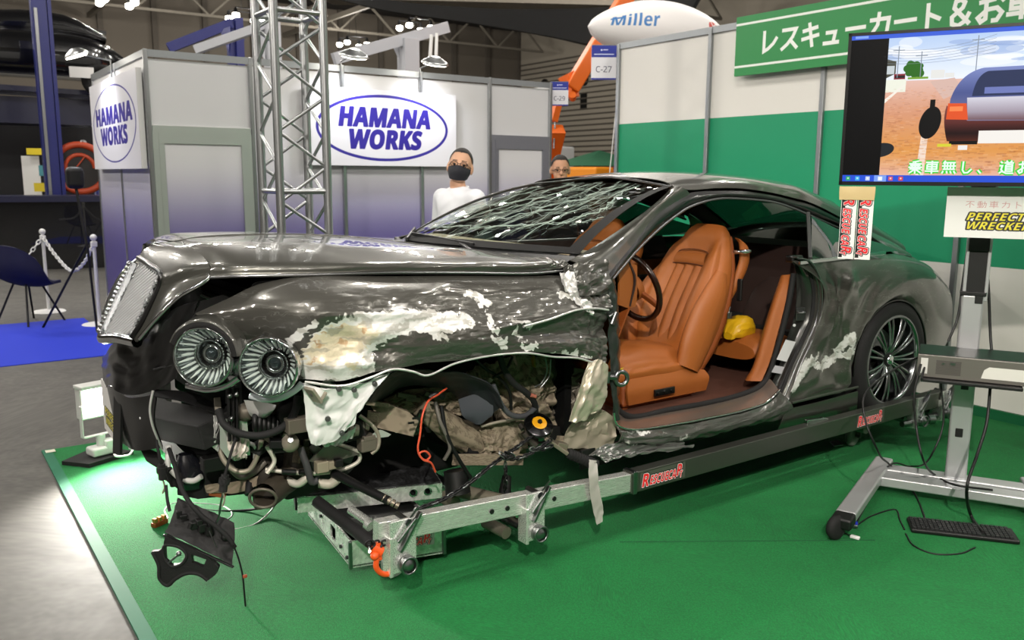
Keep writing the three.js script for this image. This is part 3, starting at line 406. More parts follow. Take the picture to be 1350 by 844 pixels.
  // woven wire mesh: left and right halves, each a lattice of crossing wires
  for (const s of [1, -1]) {
    const A = add(S[0][0], [0.012, 0, 0.015 * s]), B = bc, sw = s > 0 ? 0 : 0.5, C = [S[2][0][0] + sw * S[2][0][2], S[2][0][1], S[2][0][2] * s], Dd = [b0[0] + sw * b0[2], b0[1], b0[2] * s], at = (u, v) => { const p = mix(mix(A, C, u), mix(B, Dd, u), v); return p; };
    const g = [], N = 10, M = 16; const off = (p, d) => [p[0] + d, p[1], p[2]];
    for (let k = -M; k < N + M; k++) { for (const dir of [1, -1]) { const seg = []; for (let j = 0; j <= M; j++) { const u = (k + dir * j * 0.8) / N; if (u >= 0 && u <= 1) seg.push(off(at(u, j / M), dir * 0.0025)); } if (seg.length > 2) g.push(tube(seg, 0.0056, seg.length * 2, 5)); } }
    mesh('grille_mesh', g, std(0xe2e4e6, 0.3, 0.55), car).userData.kind = 'stuff';
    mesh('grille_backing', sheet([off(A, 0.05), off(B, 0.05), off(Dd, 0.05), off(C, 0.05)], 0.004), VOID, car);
  }
  mesh('badge', [new THREE.SphereGeometry(0.022, 14, 10).scale(1, 0.5, 1).translate(...[-0.979, 1.097, 0]), new THREE.CylinderGeometry(0.006, 0.012, 0.11, 8).rotateX(Math.PI / 2).scale(1, 0.8, 1).translate(...[-0.979, 1.094, 0]), box(0.06, 0.006, 0.012, ...[-0.959, 1.102, 0])], CHROME, car, 'small winged chrome badge on the nose');
}
// ---- crumpled left wing
const wing = [
  [[-0.971, 0.879, 0.47], [-0.873, 0.936, 0.55], [-0.77, 0.992, 0.62], [-0.578, 1.018, 0.68], [-0.289, 1.007, 0.72], [-0.037, 1.001, 0.75], [0.236, 0.981, 0.78], [0.479, 0.958, 0.8], [0.698, 0.94, 0.82]],
  [[-0.945, 0.868, 0.53], [-0.86, 0.906, 0.66], [-0.767, 0.948, 0.76], [-0.596, 0.969, 0.82], [-0.343, 0.956, 0.85], [-0.088, 0.947, 0.86], [0.191, 0.919, 0.87], [0.453, 0.9, 0.87], [0.669, 0.861, 0.87]],
  [[-0.9, 0.817, 0.53], [-0.832, 0.846, 0.68], [-0.738, 0.89, 0.82], [-0.6, 0.9, 0.89], [-0.371, 0.893, 0.93], [-0.121, 0.873, 0.94], [0.159, 0.845, 0.94], [0.434, 0.815, 0.92], [0.659, 0.771, 0.89]],
  [[-0.865, 0.743, 0.53], [-0.791, 0.757, 0.66], [-0.706, 0.793, 0.82], [-0.594, 0.794, 0.9], [-0.397, 0.791, 0.965], [-0.147, 0.784, 0.98], [0.142, 0.765, 0.98], [0.424, 0.722, 0.95], [0.644, 0.667, 0.9]],
  [[-0.847, 0.655, 0.53], [-0.757, 0.646, 0.66], [-0.695, 0.668, 0.81], [-0.583, 0.661, 0.88], [-0.419, 0.697, 0.945], [-0.158, 0.695, 0.96], [0.161, 0.694, 0.965], [0.442, 0.638, 0.94], [0.621, 0.581, 0.905]]];
{
  const B = [-1.1, 0.75, 0.55, 1.1];
  const scrape = [[-0.713, 0.736, 0.84], [-0.694, 0.795, 0.84], [-0.664, 0.854, 0.86], [-0.601, 0.887, 0.89], [-0.514, 0.902, 0.92], [-0.371, 0.904, 0.93], [-0.236, 0.894, 0.94], [-0.121, 0.868, 0.95], [-0.081, 0.836, 0.95], [-0.121, 0.811, 0.95], [-0.259, 0.808, 0.95], [-0.337, 0.821, 0.95], [-0.419, 0.804, 0.96], [-0.473, 0.781, 0.95], [-0.493, 0.732, 0.94], [-0.479, 0.687, 0.94], [-0.545, 0.668, 0.91], [-0.642, 0.659, 0.87], [-0.707, 0.665, 0.84]];
  const fl = [[[-0.738, 0.797, 0.82], [-0.706, 0.842, 0.84], [-0.675, 0.879, 0.86]], [[0.005, 0.846, 0.95], [-0.022, 0.814, 0.96], [0.009, 0.794, 0.96]], [[-0.019, 0.769, 0.97], [0.038, 0.745, 0.97], [0.059, 0.755, 0.97]], [[0.098, 0.782, 0.98], [0.131, 0.757, 0.98]], [[0.131, 0.723, 0.97], [0.191, 0.704, 0.97], [0.206, 0.714, 0.97]], [[0.353, 0.676, 0.95], [0.369, 0.649, 0.95], [0.425, 0.655, 0.95]], [[0.282, 0.665, 0.95], [0.525, 0.62, 0.93]], [[-0.064, 0.928, 0.86], [0.02, 0.906, 0.88], [-0.022, 0.898, 0.88]], [[0.384, 0.895, 0.87], [0.445, 0.881, 0.87]], [[0.461, 0.89, 0.87], [0.487, 0.839, 0.92]], [[0.663, 0.925, 0.85], [0.656, 0.868, 0.87]], [[-0.29, 0.822, 0.95], [-0.216, 0.788, 0.96]], [[0.013, 0.765, 0.97], [0.045, 0.72, 0.97]], [[0.109, 0.82, 0.96], [0.182, 0.801, 0.96]]];
  const fi = [[[-0.684, 0.809, 0.85], [-0.616, 0.856, 0.89], [-0.515, 0.862, 0.92], [-0.467, 0.828, 0.94], [-0.552, 0.754, 0.93], [-0.648, 0.715, 0.89], [-0.7, 0.757, 0.85]], [[-0.6, 0.735, 0.91], [-0.523, 0.734, 0.93], [-0.549, 0.697, 0.92]]];
  const mask = (x, y) => { let m = area(x, y, scrape, 0.02); for (const P of fl) m = Math.max(m, stroke(x, y, P, 0.011)); return m; };
  const mat = scraped(1600, 700, B, mask, (x, y) => Math.max(area(x, y, fi[0], 0.05), area(x, y, fi[1], 0.03)));
  const G = (a, b) => Math.exp(-a * a - b * b);
  const dsp = (u, v) => {
    const d = smooth(0.25, 0.45, u) * smooth(0.12, 0.4, v); let h = 0;
    h += d * (0.010 * n2(u * 5, v * 2.2) + 0.004 * n2(u * 12 + 3, v * 5)) + d * 0.0012 * n2(u * 40, v * 18);
    h -= 0.022 * G((u - 0.385) / 0.075, (v - 0.74) / 0.16);                                                              // stove-in hollow
    h += 0.016 * Math.exp(-(((v - 0.50 - (u - 0.4) * 0.1) / 0.05) ** 2)) * smooth(0.28, 0.36, u) * (1 - smooth(0.55, 0.66, u));
    h += 0.014 * Math.exp(-(((v - 0.90 - 0.03 * n2(u * 20, 1)) / 0.04) ** 2)) * smooth(0.25, 0.32, u) * (1 - smooth(0.43, 0.5, u));
    h -= 0.026 * G((u - 0.475) / 0.035, (v - 0.84) / 0.13); h += 0.012 * G((u - 0.43) / 0.012, (v - 0.80) / 0.14);        // fold beside the hollow
    h -= 0.016 * G((u - 0.565) / 0.035, (v - 0.47) / 0.10);                                                              // thumb dent
    h += 0.020 * Math.exp(-(((v - (0.64 - (u - 0.72) * 0.95)) / 0.03) ** 2)) * smooth(0.66, 0.74, u);                      // sharp crease to the door edge
    h -= 0.030 * Math.exp(-(((v - (0.77 - (u - 0.72) * 0.6)) / 0.10) ** 2)) * smooth(0.70, 0.80, u);
    h += 0.010 * Math.abs(n2(u * 16, v * 7)) * smooth(0.84, 0.9, u) + 0.012 * G((u - 0.955) / 0.02, (v - 0.85) / 0.12);
    h += 0.006 * Math.exp(-(((v - 0.25 - 0.06 * n2(u * 6, 2)) / 0.025) ** 2)) * smooth(0.5, 0.6, u) * (1 - smooth(0.8, 0.86, u));
    h -= 0.003 * Math.abs(n2(u * 10 + 9, v * 16)) * d;
    return h;
  };
  mesh('front_wing', patch(wing, { su: 26, sv: 26, th: 0.0035, disp: dsp, uvXY: B }), mat, car, 'crumpled left front wing scraped down to bare metal and filler');
  // torn lower lip in bare metal
  const lip = [[-0.707, 0.665, 0.84], [-0.586, 0.646, 0.885], [-0.495, 0.673, 0.93], [-0.424, 0.696, 0.955], [-0.347, 0.68, 0.965], [-0.294, 0.659, 0.965], [-0.174, 0.691, 0.97], [-0.005, 0.702, 0.97], [0.157, 0.692, 0.97], [0.302, 0.657, 0.955], [0.438, 0.633, 0.945], [0.534, 0.602, 0.93], [0.612, 0.587, 0.915]];
  mesh('torn_edge', [tube(lip.map((p, i) => add(p, [0, 0.003 * n2(i * 1.7, 8), 0])), 0.0045, 90, 6)], BAREALU, car);
  mesh('crease_edge', tube([[0.127, 0.801, 0.985], [0.265, 0.816, 0.975], [0.417, 0.837, 0.955], [0.541, 0.83, 0.93], [0.631, 0.813, 0.91]], 0.005, 40, 6), BAREALU, car);
  // crumpled scraps of sheet where the wing meets the pillar
  const scrap = (pts, sd, m = PAINT, amp = 0.012) => mesh('torn_sheet', patch(pts, { su: 8, sv: 8, th: 0.003, disp: (u, v) => amp * n2(u * 3 + sd, v * 3) + amp * 0.7 * Math.abs(n2(u * 5, v * 5 + sd)) }), m, car);
  scrap([[[0.466, 0.998, 0.8], [0.545, 1.012, 0.82], [0.686, 1.021, 0.83]], [[0.448, 0.939, 0.84], [0.526, 0.956, 0.87], [0.679, 0.952, 0.86]], [[0.437, 0.879, 0.87], [0.51, 0.883, 0.9], [0.673, 0.874, 0.875]]], 1);
  scrap([[[0.434, 0.976, 0.82], [0.479, 0.983, 0.86]], [[0.419, 0.933, 0.86], [0.469, 0.905, 0.9]], [[0.445, 0.879, 0.88], [0.478, 0.832, 0.93]]], 4, BAREALU, 0.014);
  scrap([[[0.469, 0.88, 0.9], [0.532, 0.857, 0.915]], [[0.47, 0.832, 0.93], [0.524, 0.803, 0.935]]], 6, BAREALU, 0.01);
  // bright inner flange below the lamp
  mesh('inner_flange', [patch([[[-0.711, 0.658, 0.82], [-0.634, 0.632, 0.85], [-0.531, 0.64, 0.88], [-0.424, 0.678, 0.93]], [[-0.694, 0.583, 0.8], [-0.628, 0.557, 0.83], [-0.543, 0.571, 0.85], [-0.483, 0.601, 0.9]], [[-0.688, 0.496, 0.79], [-0.627, 0.485, 0.81], [-0.557, 0.495, 0.83], [-0.513, 0.532, 0.86]], [[-0.669, 0.416, 0.78], [-0.633, 0.407, 0.79], [-0.572, 0.427, 0.8], [-0.524, 0.478, 0.83]]], { su: 9, sv: 9, th: 0.004, disp: (u, v) => 0.008 * n2(u * 3, v * 3) + 0.003 * n2(u * 7, v * 7) })], std(0xf4f4f4, 0.4, 0.1), car, 'bright bare aluminium flange under the headlamps');
}
{ // bolts and bracket on the flange
  const fl = [[[-0.689, 0.626, 0.86]], [[-0.601, 0.635, 0.885]], [[-0.55, 0.628, 0.9]], [[-0.484, 0.647, 0.93]], [[-0.57, 0.455, 0.83]], [[-0.627, 0.52, 0.84]]];
  for (const [p] of fl) mesh('bolt', [aim(new THREE.CylinderGeometry(0.010, 0.010, 0.012, 10), p, [-0.35, 0.1, 1]), aim(new THREE.CylinderGeometry(0.005, 0.005, 0.02, 6), p, [-0.35, 0.1, 1])], STEEL, car);
  mesh('flange_bracket', [bar([-0.704, 0.648, 0.865], [-0.666, 0.591, 0.855], 0.05, 0.012), bar([-0.645, 0.628, 0.875], [-0.66, 0.602, 0.87], 0.014, 0.012)], CAST, car);
}
// ---- headlamps
function headlamp(c, n, r, name, label) {
  const N = v3(n).normalize().toArray(), h = new THREE.Group(); h.name = name; car.add(h); if (label) h.userData.label = label;
  const prof = []; for (let i = 0; i <= 18; i++) { const t = i / 18; prof.push([0.028 + (r * 0.93 - 0.028) * t ** 0.8, -0.085 + 0.085 * t * t]); }
  const bowl = lathe(prof, 200), p = bowl.attributes.position;
  for (let i = 0; i < p.count; i++) { const x = p.getX(i), z = p.getZ(i), rr = Math.hypot(x, z), a = Math.atan2(z, x), k = smooth(r * 0.5, r * 0.62, rr) * (1 - smooth(r * 0.88, r * 0.93, rr)); p.setY(i, p.getY(i) + k * 0.016 * Math.max(0, Math.cos(a * 20)) ** 2 - 0.012 * (1 - smooth(r * 0.42, r * 0.5, rr))); }
  bowl.computeVertexNormals();
  mesh('reflector', aim(bowl, c, N), std(0xb4b8bc, 0.12, 1), h);
  { const fins = []; for (let k = 0; k < 26; k++) { const a = k / 26 * 6.2832, y = (q) => -0.085 + 0.085 * ((q - 0.028) / (r * 0.93 - 0.028)) ** 2.5, p = (q, d) => [Math.cos(a) * q, y(q) + d, Math.sin(a) * q]; fins.push(rod(p(r * 0.55, 0.004), p(r * 0.74, 0.006), 0.0035, 0.0055, 8), rod(p(r * 0.74, 0.006), p(r * 0.90, 0.004), 0.0055, 0.002, 8)); } mesh('reflector_fins', fins.map((g) => aim(g, c, N)), std(0xffffff, 0.2, 0.35), h); }
  mesh('inner_ring', aim(lathe([[r * 0.50, -0.052], [r * 0.52, -0.042], [r * 0.46, -0.046], [r * 0.44, -0.06]], 48), c, N), CHROME, h);
  mesh('lamp_housing', aim(lathe([[r * 0.96, -0.005], [r * 1.0, -0.03], [r * 0.86, -0.10], [r * 0.4, -0.13], [0, -0.13]], 40), c, N), CHROME, h);
  mesh('lamp_rim', aim(lathe([[r * 0.93, -0.004], [r * 0.95, 0.008], [r * 1.0, 0.008], [r * 1.03, -0.006], [r * 1.0, -0.02]], 60), c, N), CHROME, h);
  mesh('projector_lens', [aim(new THREE.SphereGeometry(r * 0.22, 20, 14), add(c, N.map((v) => v * -0.075)), N)], new THREE.MeshPhysicalMaterial({ color: 0x2c3438, roughness: 0.03, metalness: 0.3, clearcoat: 1 }), h);
  mesh('projector_ring', aim(lathe([[r * 0.23, -0.08], [r * 0.30, -0.07], [r * 0.34, -0.075], [r * 0.30, -0.06], [r * 0.22, -0.065]], 32), c, N), CHROME, h);
  const ln = []; for (let i = 0; i <= 10; i++) { const t = i / 10; ln.push([Math.max(0.0005, r * 0.95 * Math.sin(t * 1.571)), 0.008 + 0.028 * Math.cos(t * 1.571)]); }
  mesh('lens', aim(lathe(ln, 48), c, N), GLASS, h);
}
headlamp([-0.982, 0.744, 0.6], [-0.66, 0.02, 0.75], 0.107, 'headlamp', 'larger inner headlamp with a ribbed chrome reflector');
headlamp([-0.841, 0.739, 0.86], [-0.62, 0.05, 0.78], 0.101, 'headlamp', 'outer headlamp sprung loose from the wing');
{
  const c = [-0.982, 0.744, 0.6], N = v3([-0.66, 0.02, 0.75]).normalize();
  // painted eyebrow over the inner lamp, and the bridge between the lamps
  const x = new THREE.Vector3(0, 1, 0).cross(N).normalize(), y = N.clone().cross(x), at = (a, r, d) => v3(c).addScaledVector(x, Math.cos(a) * r).addScaledVector(y, Math.sin(a) * r).addScaledVector(N, d).toArray();
  const ang = [...Array(11)].map((_, i) => 2.75 - i * 0.27);
  mesh('lamp_eyebrow', patch([ang.map((a) => at(a, 0.109, 0.004)), ang.map((a) => at(a, 0.116, 0.004)), ang.map((a) => at(a, 0.124, 0.0))], { su: 5, sv: 5, th: 0.003 }), VOID, car); mesh('lamp_eyebrow', patch([ang.map((a) => at(a, 0.124, 0.002)), ang.map((a) => at(a, 0.132, -0.008)), ang.map((a) => at(a, 0.142, -0.06))], { su: 5, sv: 5, th: 0.003 }), PAINT, car);
  mesh('lamp_bridge', patch([[[-0.876, 0.844, 0.6], [-0.861, 0.806, 0.68], [-0.812, 0.835, 0.76]], [[-0.886, 0.757, 0.6], [-0.872, 0.766, 0.66], [-0.857, 0.798, 0.7]], [[-0.901, 0.676, 0.6], [-0.888, 0.719, 0.66], [-0.877, 0.75, 0.69]], [[-0.892, 0.636, 0.6], [-0.885, 0.661, 0.65], [-0.882, 0.689, 0.68]]], { su: 8, sv: 6, th: 0.004 }), CHROME, car);
  mesh('lamp_lower_trim', tube([[-1.024, 0.632, 0.52], [-0.962, 0.617, 0.57], [-0.909, 0.636, 0.62], [-0.877, 0.668, 0.66]], 0.012, 30, 8), CHROME, car);
}
// ---- door opening: frame, sill, rear jamb
{
  // front edge of the opening (bent hinge post)
  mesh('hinge_post', [patch([[[0.654, 0.927, 0.865], [0.665, 0.835, 0.875], [0.656, 0.704, 0.885], [0.656, 0.572, 0.9], [0.665, 0.436, 0.905], [0.687, 0.308, 0.905]], [[0.706, 0.942, 0.85], [0.719, 0.829, 0.86], [0.723, 0.695, 0.87], [0.723, 0.56, 0.88], [0.71, 0.426, 0.89], [0.728, 0.312, 0.89]], [[0.832, 0.933, 0.7], [0.864, 0.797, 0.7], [0.879, 0.653, 0.7], [0.889, 0.506, 0.7], [0.884, 0.36, 0.7], [0.896, 0.284, 0.7]]], { su: 8, sv: 6, th: 0.004, disp: (u, v) => 0.008 * n2(u * 8, v * 3) })], std(0x39403c, 0.3, 0.5), car);
  mesh('torn_sheet', patch([[[0.509, 0.602, 0.93], [0.564, 0.61, 0.935], [0.612, 0.576, 0.93]], [[0.461, 0.522, 0.94], [0.515, 0.518, 0.955], [0.615, 0.49, 0.935]], [[0.431, 0.426, 0.93], [0.492, 0.444, 0.95], [0.604, 0.423, 0.93]], [[0.416, 0.36, 0.92], [0.47, 0.35, 0.93], [0.545, 0.374, 0.925]]], { su: 9, sv: 8, th: 0.004, disp: (u, v) => 0.010 * n2(u * 2.5, v * 2.5) + 0.006 * Math.abs(n2(u * 4, v * 5 + 2)) }), std(0xc4bcaa, 0.36, 0.5), car, 'ripped bright sheet hanging by the front of the door opening');
  mesh('door_hinge', [aim(new THREE.TorusGeometry(0.029, 0.010, 10, 24).rotateX(Math.PI / 2), [0.698, 0.508, 0.93], [-0.3, 0.05, 1]), rod([0.622, 0.523, 0.92], [0.671, 0.514, 0.925], 0.012), rod([0.63, 0.545, 0.92], [0.623, 0.496, 0.92], 0.012)], STEEL, car, 'ring shaped hinge eye where the door was cut off');
  mesh('hinge_pin', [rod([0.697, 0.794, 0.885], [0.668, 0.744, 0.89], 0.012), rod([0.675, 0.79, 0.89], [0.65, 0.779, 0.89], 0.008)], STEEL, car);
  // sill plate and rocker
  const outer = [[0.681, 0.347, 0.905], [0.692, 0.295, 0.91], [0.761, 0.26, 0.915], [1.01, 0.236, 0.915], [1.266, 0.227, 0.915], [1.541, 0.225, 0.915], [1.727, 0.244, 0.915], [1.814, 0.291, 0.915]];
  const inner = [[0.795, 0.323, 0.8], [0.819, 0.294, 0.8], [0.896, 0.264, 0.79], [1.135, 0.26, 0.79], [1.402, 0.253, 0.79], [1.659, 0.259, 0.79], [1.795, 0.286, 0.8], [1.865, 0.334, 0.8]];
  mesh('sill_plate', patch([inner, inner.map((p, i) => add(mix(p, outer[i], 0.5), [0, 0.006, 0])), outer], { su: 6, sv: 4, th: 0.006 }), std(0x978a80, 0.3, 0.75), car);
  mesh('sill_edge', tube(outer.map((p) => add(p, [0, 0.004, 0.002])), 0.006, 60, 6), CHROME, car);
  mesh('sill_seal', tube([[0.794, 0.339, 0.79], [0.814, 0.307, 0.79], ...inner.slice(2), [1.912, 0.439, 0.8], [1.954, 0.6, 0.81], [1.978, 0.741, 0.82], [1.997, 0.873, 0.82]].map((p) => add(p, [0, 0.006, 0.004])), 0.015, 90, 8), RUBBER, car);
  const rock0 = outer.slice(1).map((p) => add(p, [0, -0.006, 0.006]));
  const low = [[0.686, 0.196, 0.9], [0.788, 0.163, 0.9], [1.03, 0.133, 0.9], [1.288, 0.132, 0.9], [1.566, 0.131, 0.9], [1.744, 0.129, 0.9], [1.961, 0.135, 0.9]];
  const mid = rock0.map((p, i) => { const q = mix(p, low[i], 0.45); return [q[0], q[1], q[2] + 0.035]; });
  const SB = [0.5, 2.1, 0.0, 0.4], sm = scraped(1000, 256, SB, (x, y) => 0.2 + 0.5 * Math.max(0, n2(x * 5, y * 22)) * (1 - smooth(0.9, 1.7, x)), () => 0, [0.36, 0.36, 0.345]);
  mesh('sill', patch([rock0, mid, low], { su: 14, sv: 14, th: 0.003, uvXY: SB, disp: (u, v) => 0.012 * n2(u * 6, v * 3) * (1 - u * 0.6) + 0.003 * n2(u * 16, v * 6) }), sm, car, 'dented lower sill scuffed along its length');
  mesh('torn_sheet', patch([[[0.52, 0.193, 0.93], [0.623, 0.222, 0.93], [0.815, 0.188, 0.92], [1.114, 0.151, 0.915]], [[0.563, 0.184, 0.95], [0.633, 0.177, 0.95], [0.812, 0.147, 0.935], [1.126, 0.123, 0.93]], [[0.59, 0.154, 0.96], [0.665, 0.16, 0.96], [0.834, 0.154, 0.95], [1.166, 0.126, 0.94]]], { su: 9, sv: 6, th: 0.003, flat: true, disp: (u, v) => 0.012 * n2(u * 7, v * 4) }), std(0x9a9a98, 0.35, 0.8), car);
  mesh('sill_flange', bar([0.55, 0.14, 0.84], [2.5, 0.155, 0.84], 0.02, 0.09), BLACK, car);
  // rear jamb: deep painted channel
  const o = [[1.912, 0.972, 0.9], [2.006, 0.949, 0.915], [2.085, 0.865, 0.92], [2.115, 0.755, 0.925], [2.103, 0.623, 0.925], [2.037, 0.508, 0.925], [1.959, 0.395, 0.925], [1.907, 0.28, 0.925], [1.871, 0.203, 0.92]];
  const m2 = [[1.948, 0.959, 0.86], [2.027, 0.923, 0.865], [2.085, 0.848, 0.87], [2.108, 0.75, 0.875], [2.094, 0.629, 0.875], [2.027, 0.521, 0.875], [1.949, 0.407, 0.875], [1.889, 0.313, 0.875], [1.832, 0.245, 0.88]];
  const i2 = [[1.958, 0.955, 0.82], [2.006, 0.913, 0.825], [2.019, 0.832, 0.83], [2.022, 0.74, 0.835], [2.006, 0.631, 0.835], [1.954, 0.514, 0.835], [1.914, 0.404, 0.835], [1.87, 0.328, 0.835], [1.819, 0.279, 0.84]];
  const om = (k, d = 0) => o.map((p, i) => add(mix(p, m2[i], k), [0, 0, d])); mesh('door_jamb', patch([o, om(0.25, -0.014), om(0.45, -0.004), om(0.6, -0.02), m2], { su: 7, sv: 5, th: 0.004 }), PAINT, car); mesh('jamb_channel', patch([m2, m2.map((p, i) => add(mix(p, i2[i], 0.5), [0.016, 0, -0.008])), i2], { su: 7, sv: 5, th: 0.004 }), phy(0x2e2f2d, 0.3, 0.4, { clearcoat: 1 }), car); mesh('jamb_edge', tube(om(0.45, 0.004), 0.004, 60, 6), STEEL, car); mesh('jamb_seam', tube(om(0.7, -0.008), 0.006, 60, 6), RUBBER, car);
  mesh('jamb_seam', [tube(m2, 0.008, 60, 6)], RUBBER, car); mesh('jamb_edge', tube(o, 0.0045, 60, 6), STEEL, car);
  mesh('jamb_cap', [rbox(0.09, 0.035, 0.05, 0.01, ...[1.961, 0.961, 0.85])], GLOSSBLACK, car);
  mesh('latch_striker', [aim(rbox(0.055, 0.01, 0.07, 0.004), [2.02, 0.667, 0.865], [-0.3, 0, 1]), aim(new THREE.TorusGeometry(0.02, 0.005, 8, 16), [2.012, 0.677, 0.875], [-0.3, 0, 1])], STEEL, car);
  const stick = (a, b, c, d, m) => mesh('sticker', sheet([a, b, c, d], 0.0015), m, car);
  stick([1.916, 0.539, 0.862], [1.992, 0.52, 0.868], [1.925, 0.421, 0.868], [1.85, 0.441, 0.862], std(0xd2d2d4, 0.5)); stick([1.844, 0.41, 0.86], [1.912, 0.394, 0.866], [1.89, 0.36, 0.866], [1.816, 0.377, 0.86], std(0xb4b2b8, 0.5));
  mesh('grommet', aim(new THREE.CylinderGeometry(0.008, 0.008, 0.004, 12), [1.982, 0.609, 0.86], [-0.3, 0, 1]), std(0xd6d8da, 0.4), car);
  // tan pillar trim inside
  mesh('pillar_trim', patch([[[1.985, 0.873, 0.81], [1.975, 0.719, 0.8], [1.939, 0.558, 0.79], [1.902, 0.412, 0.78], [1.855, 0.305, 0.77]], [[2.008, 0.86, 0.74], [1.946, 0.706, 0.74], [1.898, 0.544, 0.73], [1.854, 0.39, 0.72], [1.818, 0.3, 0.7]], [[2.2, 0.835, 0.6], [2.115, 0.674, 0.6], [2.05, 0.508, 0.6], [1.998, 0.35, 0.6], [1.928, 0.273, 0.6]]], { su: 6, sv: 5, th: 0.004 }), TAN, car);
  mesh('belt_line_trim', [bar([1.93, 0.945, 0.905], [2.75, 0.955, 0.875], 0.014, 0.02), ], CHROME, car);
}
// ---- rear quarter, wheel arch, tail (left is dented; the right side is its mirror)
const wheelC = [2.80, 0.325, 0.86];
{
  const arch = (a, r = 0.372) => [wheelC[0] + Math.cos(a) * r, wheelC[1] + Math.sin(a) * r * 0.98, 0.925];
  const cols = [ // top to bottom
    [[1.90, 0.955, 0.885], [2.093, 0.837, 0.925], [2.116, 0.683, 0.93], [2.02, 0.482, 0.93], [1.91, 0.309, 0.93], [1.876, 0.211, 0.925]],
    [[2.05, 0.958, 0.885], [2.202, 0.799, 0.935], [2.206, 0.637, 0.945], [2.159, 0.456, 0.945], [2.115, 0.316, 0.94], [2.114, 0.213, 0.925]],
    [[2.22, 0.955, 0.88], [2.22, 0.86, 0.94], [2.22, 0.72, 0.955], [2.26, 0.55, 0.955], [2.32, 0.36, 0.945], [2.40, 0.22, 0.925]],
    [[2.45, 0.95, 0.87], [2.45, 0.875, 0.935], [2.43, 0.77, 0.96], [2.41, 0.62, 0.965], [2.42, 0.50, 0.955], arch(2.95)],
    [[2.70, 0.945, 0.85], [2.70, 0.895, 0.92], [2.66, 0.82, 0.965], [2.62, 0.73, 0.975], [2.58, 0.66, 0.965], arch(2.2)],
    [[2.95, 0.935, 0.82], [2.95, 0.895, 0.90], [2.93, 0.84, 0.955], [2.90, 0.78, 0.97], [2.87, 0.73, 0.96], arch(1.45)],
    [[3.20, 0.90, 0.775], [3.22, 0.865, 0.85], [3.20, 0.80, 0.92], [3.17, 0.72, 0.94], [3.13, 0.65, 0.945], arch(0.75)],
    [[3.45, 0.845, 0.70], [3.46, 0.81, 0.78], [3.46, 0.72, 0.85], [3.42, 0.62, 0.89], [3.33, 0.5, 0.92], arch(0.1)],
    [[3.66, 0.79, 0.60], [3.70, 0.74, 0.69], [3.72, 0.65, 0.76], [3.70, 0.52, 0.80], [3.60, 0.36, 0.84], [3.30, 0.19, 0.90]]];
  const rows = [...Array(6)].map((_, k) => cols.map((c) => c[k]));
  const QB = [1.85, 3.75, 0.1, 1.0], tear = [[[[1.911, 0.294, 0.935], [1.938, 0.347, 0.935], [1.99, 0.39, 0.94], [2.039, 0.416, 0.94]], 0.018], [[[2.037, 0.433, 0.94], [2.086, 0.395, 0.945], [2.182, 0.366, 0.945], [2.261, 0.39, 0.945]], 0.010], [[[2.165, 0.402, 0.945], [2.285, 0.421, 0.945], [2.383, 0.409, 0.945]], 0.009], [[[2.281, 0.455, 0.945], [2.332, 0.491, 0.945], [2.369, 0.529, 0.945], [2.395, 0.433, 0.945], [2.313, 0.418, 0.945]], 0.014], [[[2.481, 0.476, 0.95], [2.509, 0.49, 0.95]], 0.008], [[[2.078, 0.42, 0.94], [2.113, 0.457, 0.94]], 0.006]];
  const qm = scraped(1300, 600, QB, (x, y) => { let m = 0; for (const [P, w] of tear) m = Math.max(m, stroke(x, y, P, w * 1.7)); return m; });
  const dsp = (u, v) => -0.05 * Math.exp(-(((u - 0.20) / 0.10) ** 2) - ((v - 0.62) / 0.22) ** 2) + 0.022 * Math.exp(-(((u - 0.30 + (v - 0.3) * 0.16) / 0.03) ** 2)) * smooth(0.12, 0.25, v) * (1 - smooth(0.6, 0.8, v)) + 0.02 * Math.exp(-(((u - 0.12) / 0.04) ** 2) - ((v - 0.4) / 0.2) ** 2) - 0.02 * Math.exp(-(((u - 0.42) / 0.05) ** 2) - ((v - 0.45) / 0.18) ** 2) + 0.008 * n2(u * 10, v * 5) * (1 - smooth(0.35, 0.6, u)) * smooth(0.1, 0.3, v);
  mesh('rear_quarter', patch(rows, { su: 14, sv: 14, th: 0.004, disp: dsp, uvXY: QB }), qm, car, 'dented rear quarter panel with a grey ragged tear');
  mesh('rear_quarter', patch(rows.map((r) => r.map(mirrorZ)), { su: 6, sv: 6, th: 0.004 }), PAINT, car);
  for (const s of [1, -1]) {
    mesh('wheel_arch', patch([[...Array(12)].map((_, i) => { const p = arch(3.25 - i * 0.3); return [p[0], p[1], (p[2] + 0.012) * s]; }), [...Array(12)].map((_, i) => { const p = arch(3.25 - i * 0.3, 0.364); return [p[0], p[1], 0.90 * s]; }), [...Array(12)].map((_, i) => { const p = arch(3.25 - i * 0.3, 0.40); return [p[0], p[1], 0.55 * s]; })], { su: 4, sv: 4 }), s > 0 ? GLOSSBLACK : BLACK, car);
    mesh('wheel_well', sheet([...Array(14)].map((_, i) => { const a = i / 14 * 6.283, q = [wheelC[0] + Math.cos(a) * 0.40, wheelC[1] + Math.sin(a) * 0.40, 0.55 * s]; return q; }), 0.01), BLACK, car);
  }
  mesh('sill_strip', bar([1.893, 0.22, 0.94], [2.47, 0.226, 0.945], 0.012, 0.012), PAINT, car);
  mesh('sill_lower', patch([[[1.873, 0.182, 0.92], [2.143, 0.184, 0.93], [2.497, 0.193, 0.93]], [[1.855, 0.117, 0.91], [2.18, 0.106, 0.91], [2.532, 0.104, 0.91]], [[1.894, 0.048, 0.86], [2.257, 0.039, 0.86], [2.617, 0.034, 0.86]]], { su: 6, sv: 6, th: 0.004 }), PAINT, car);
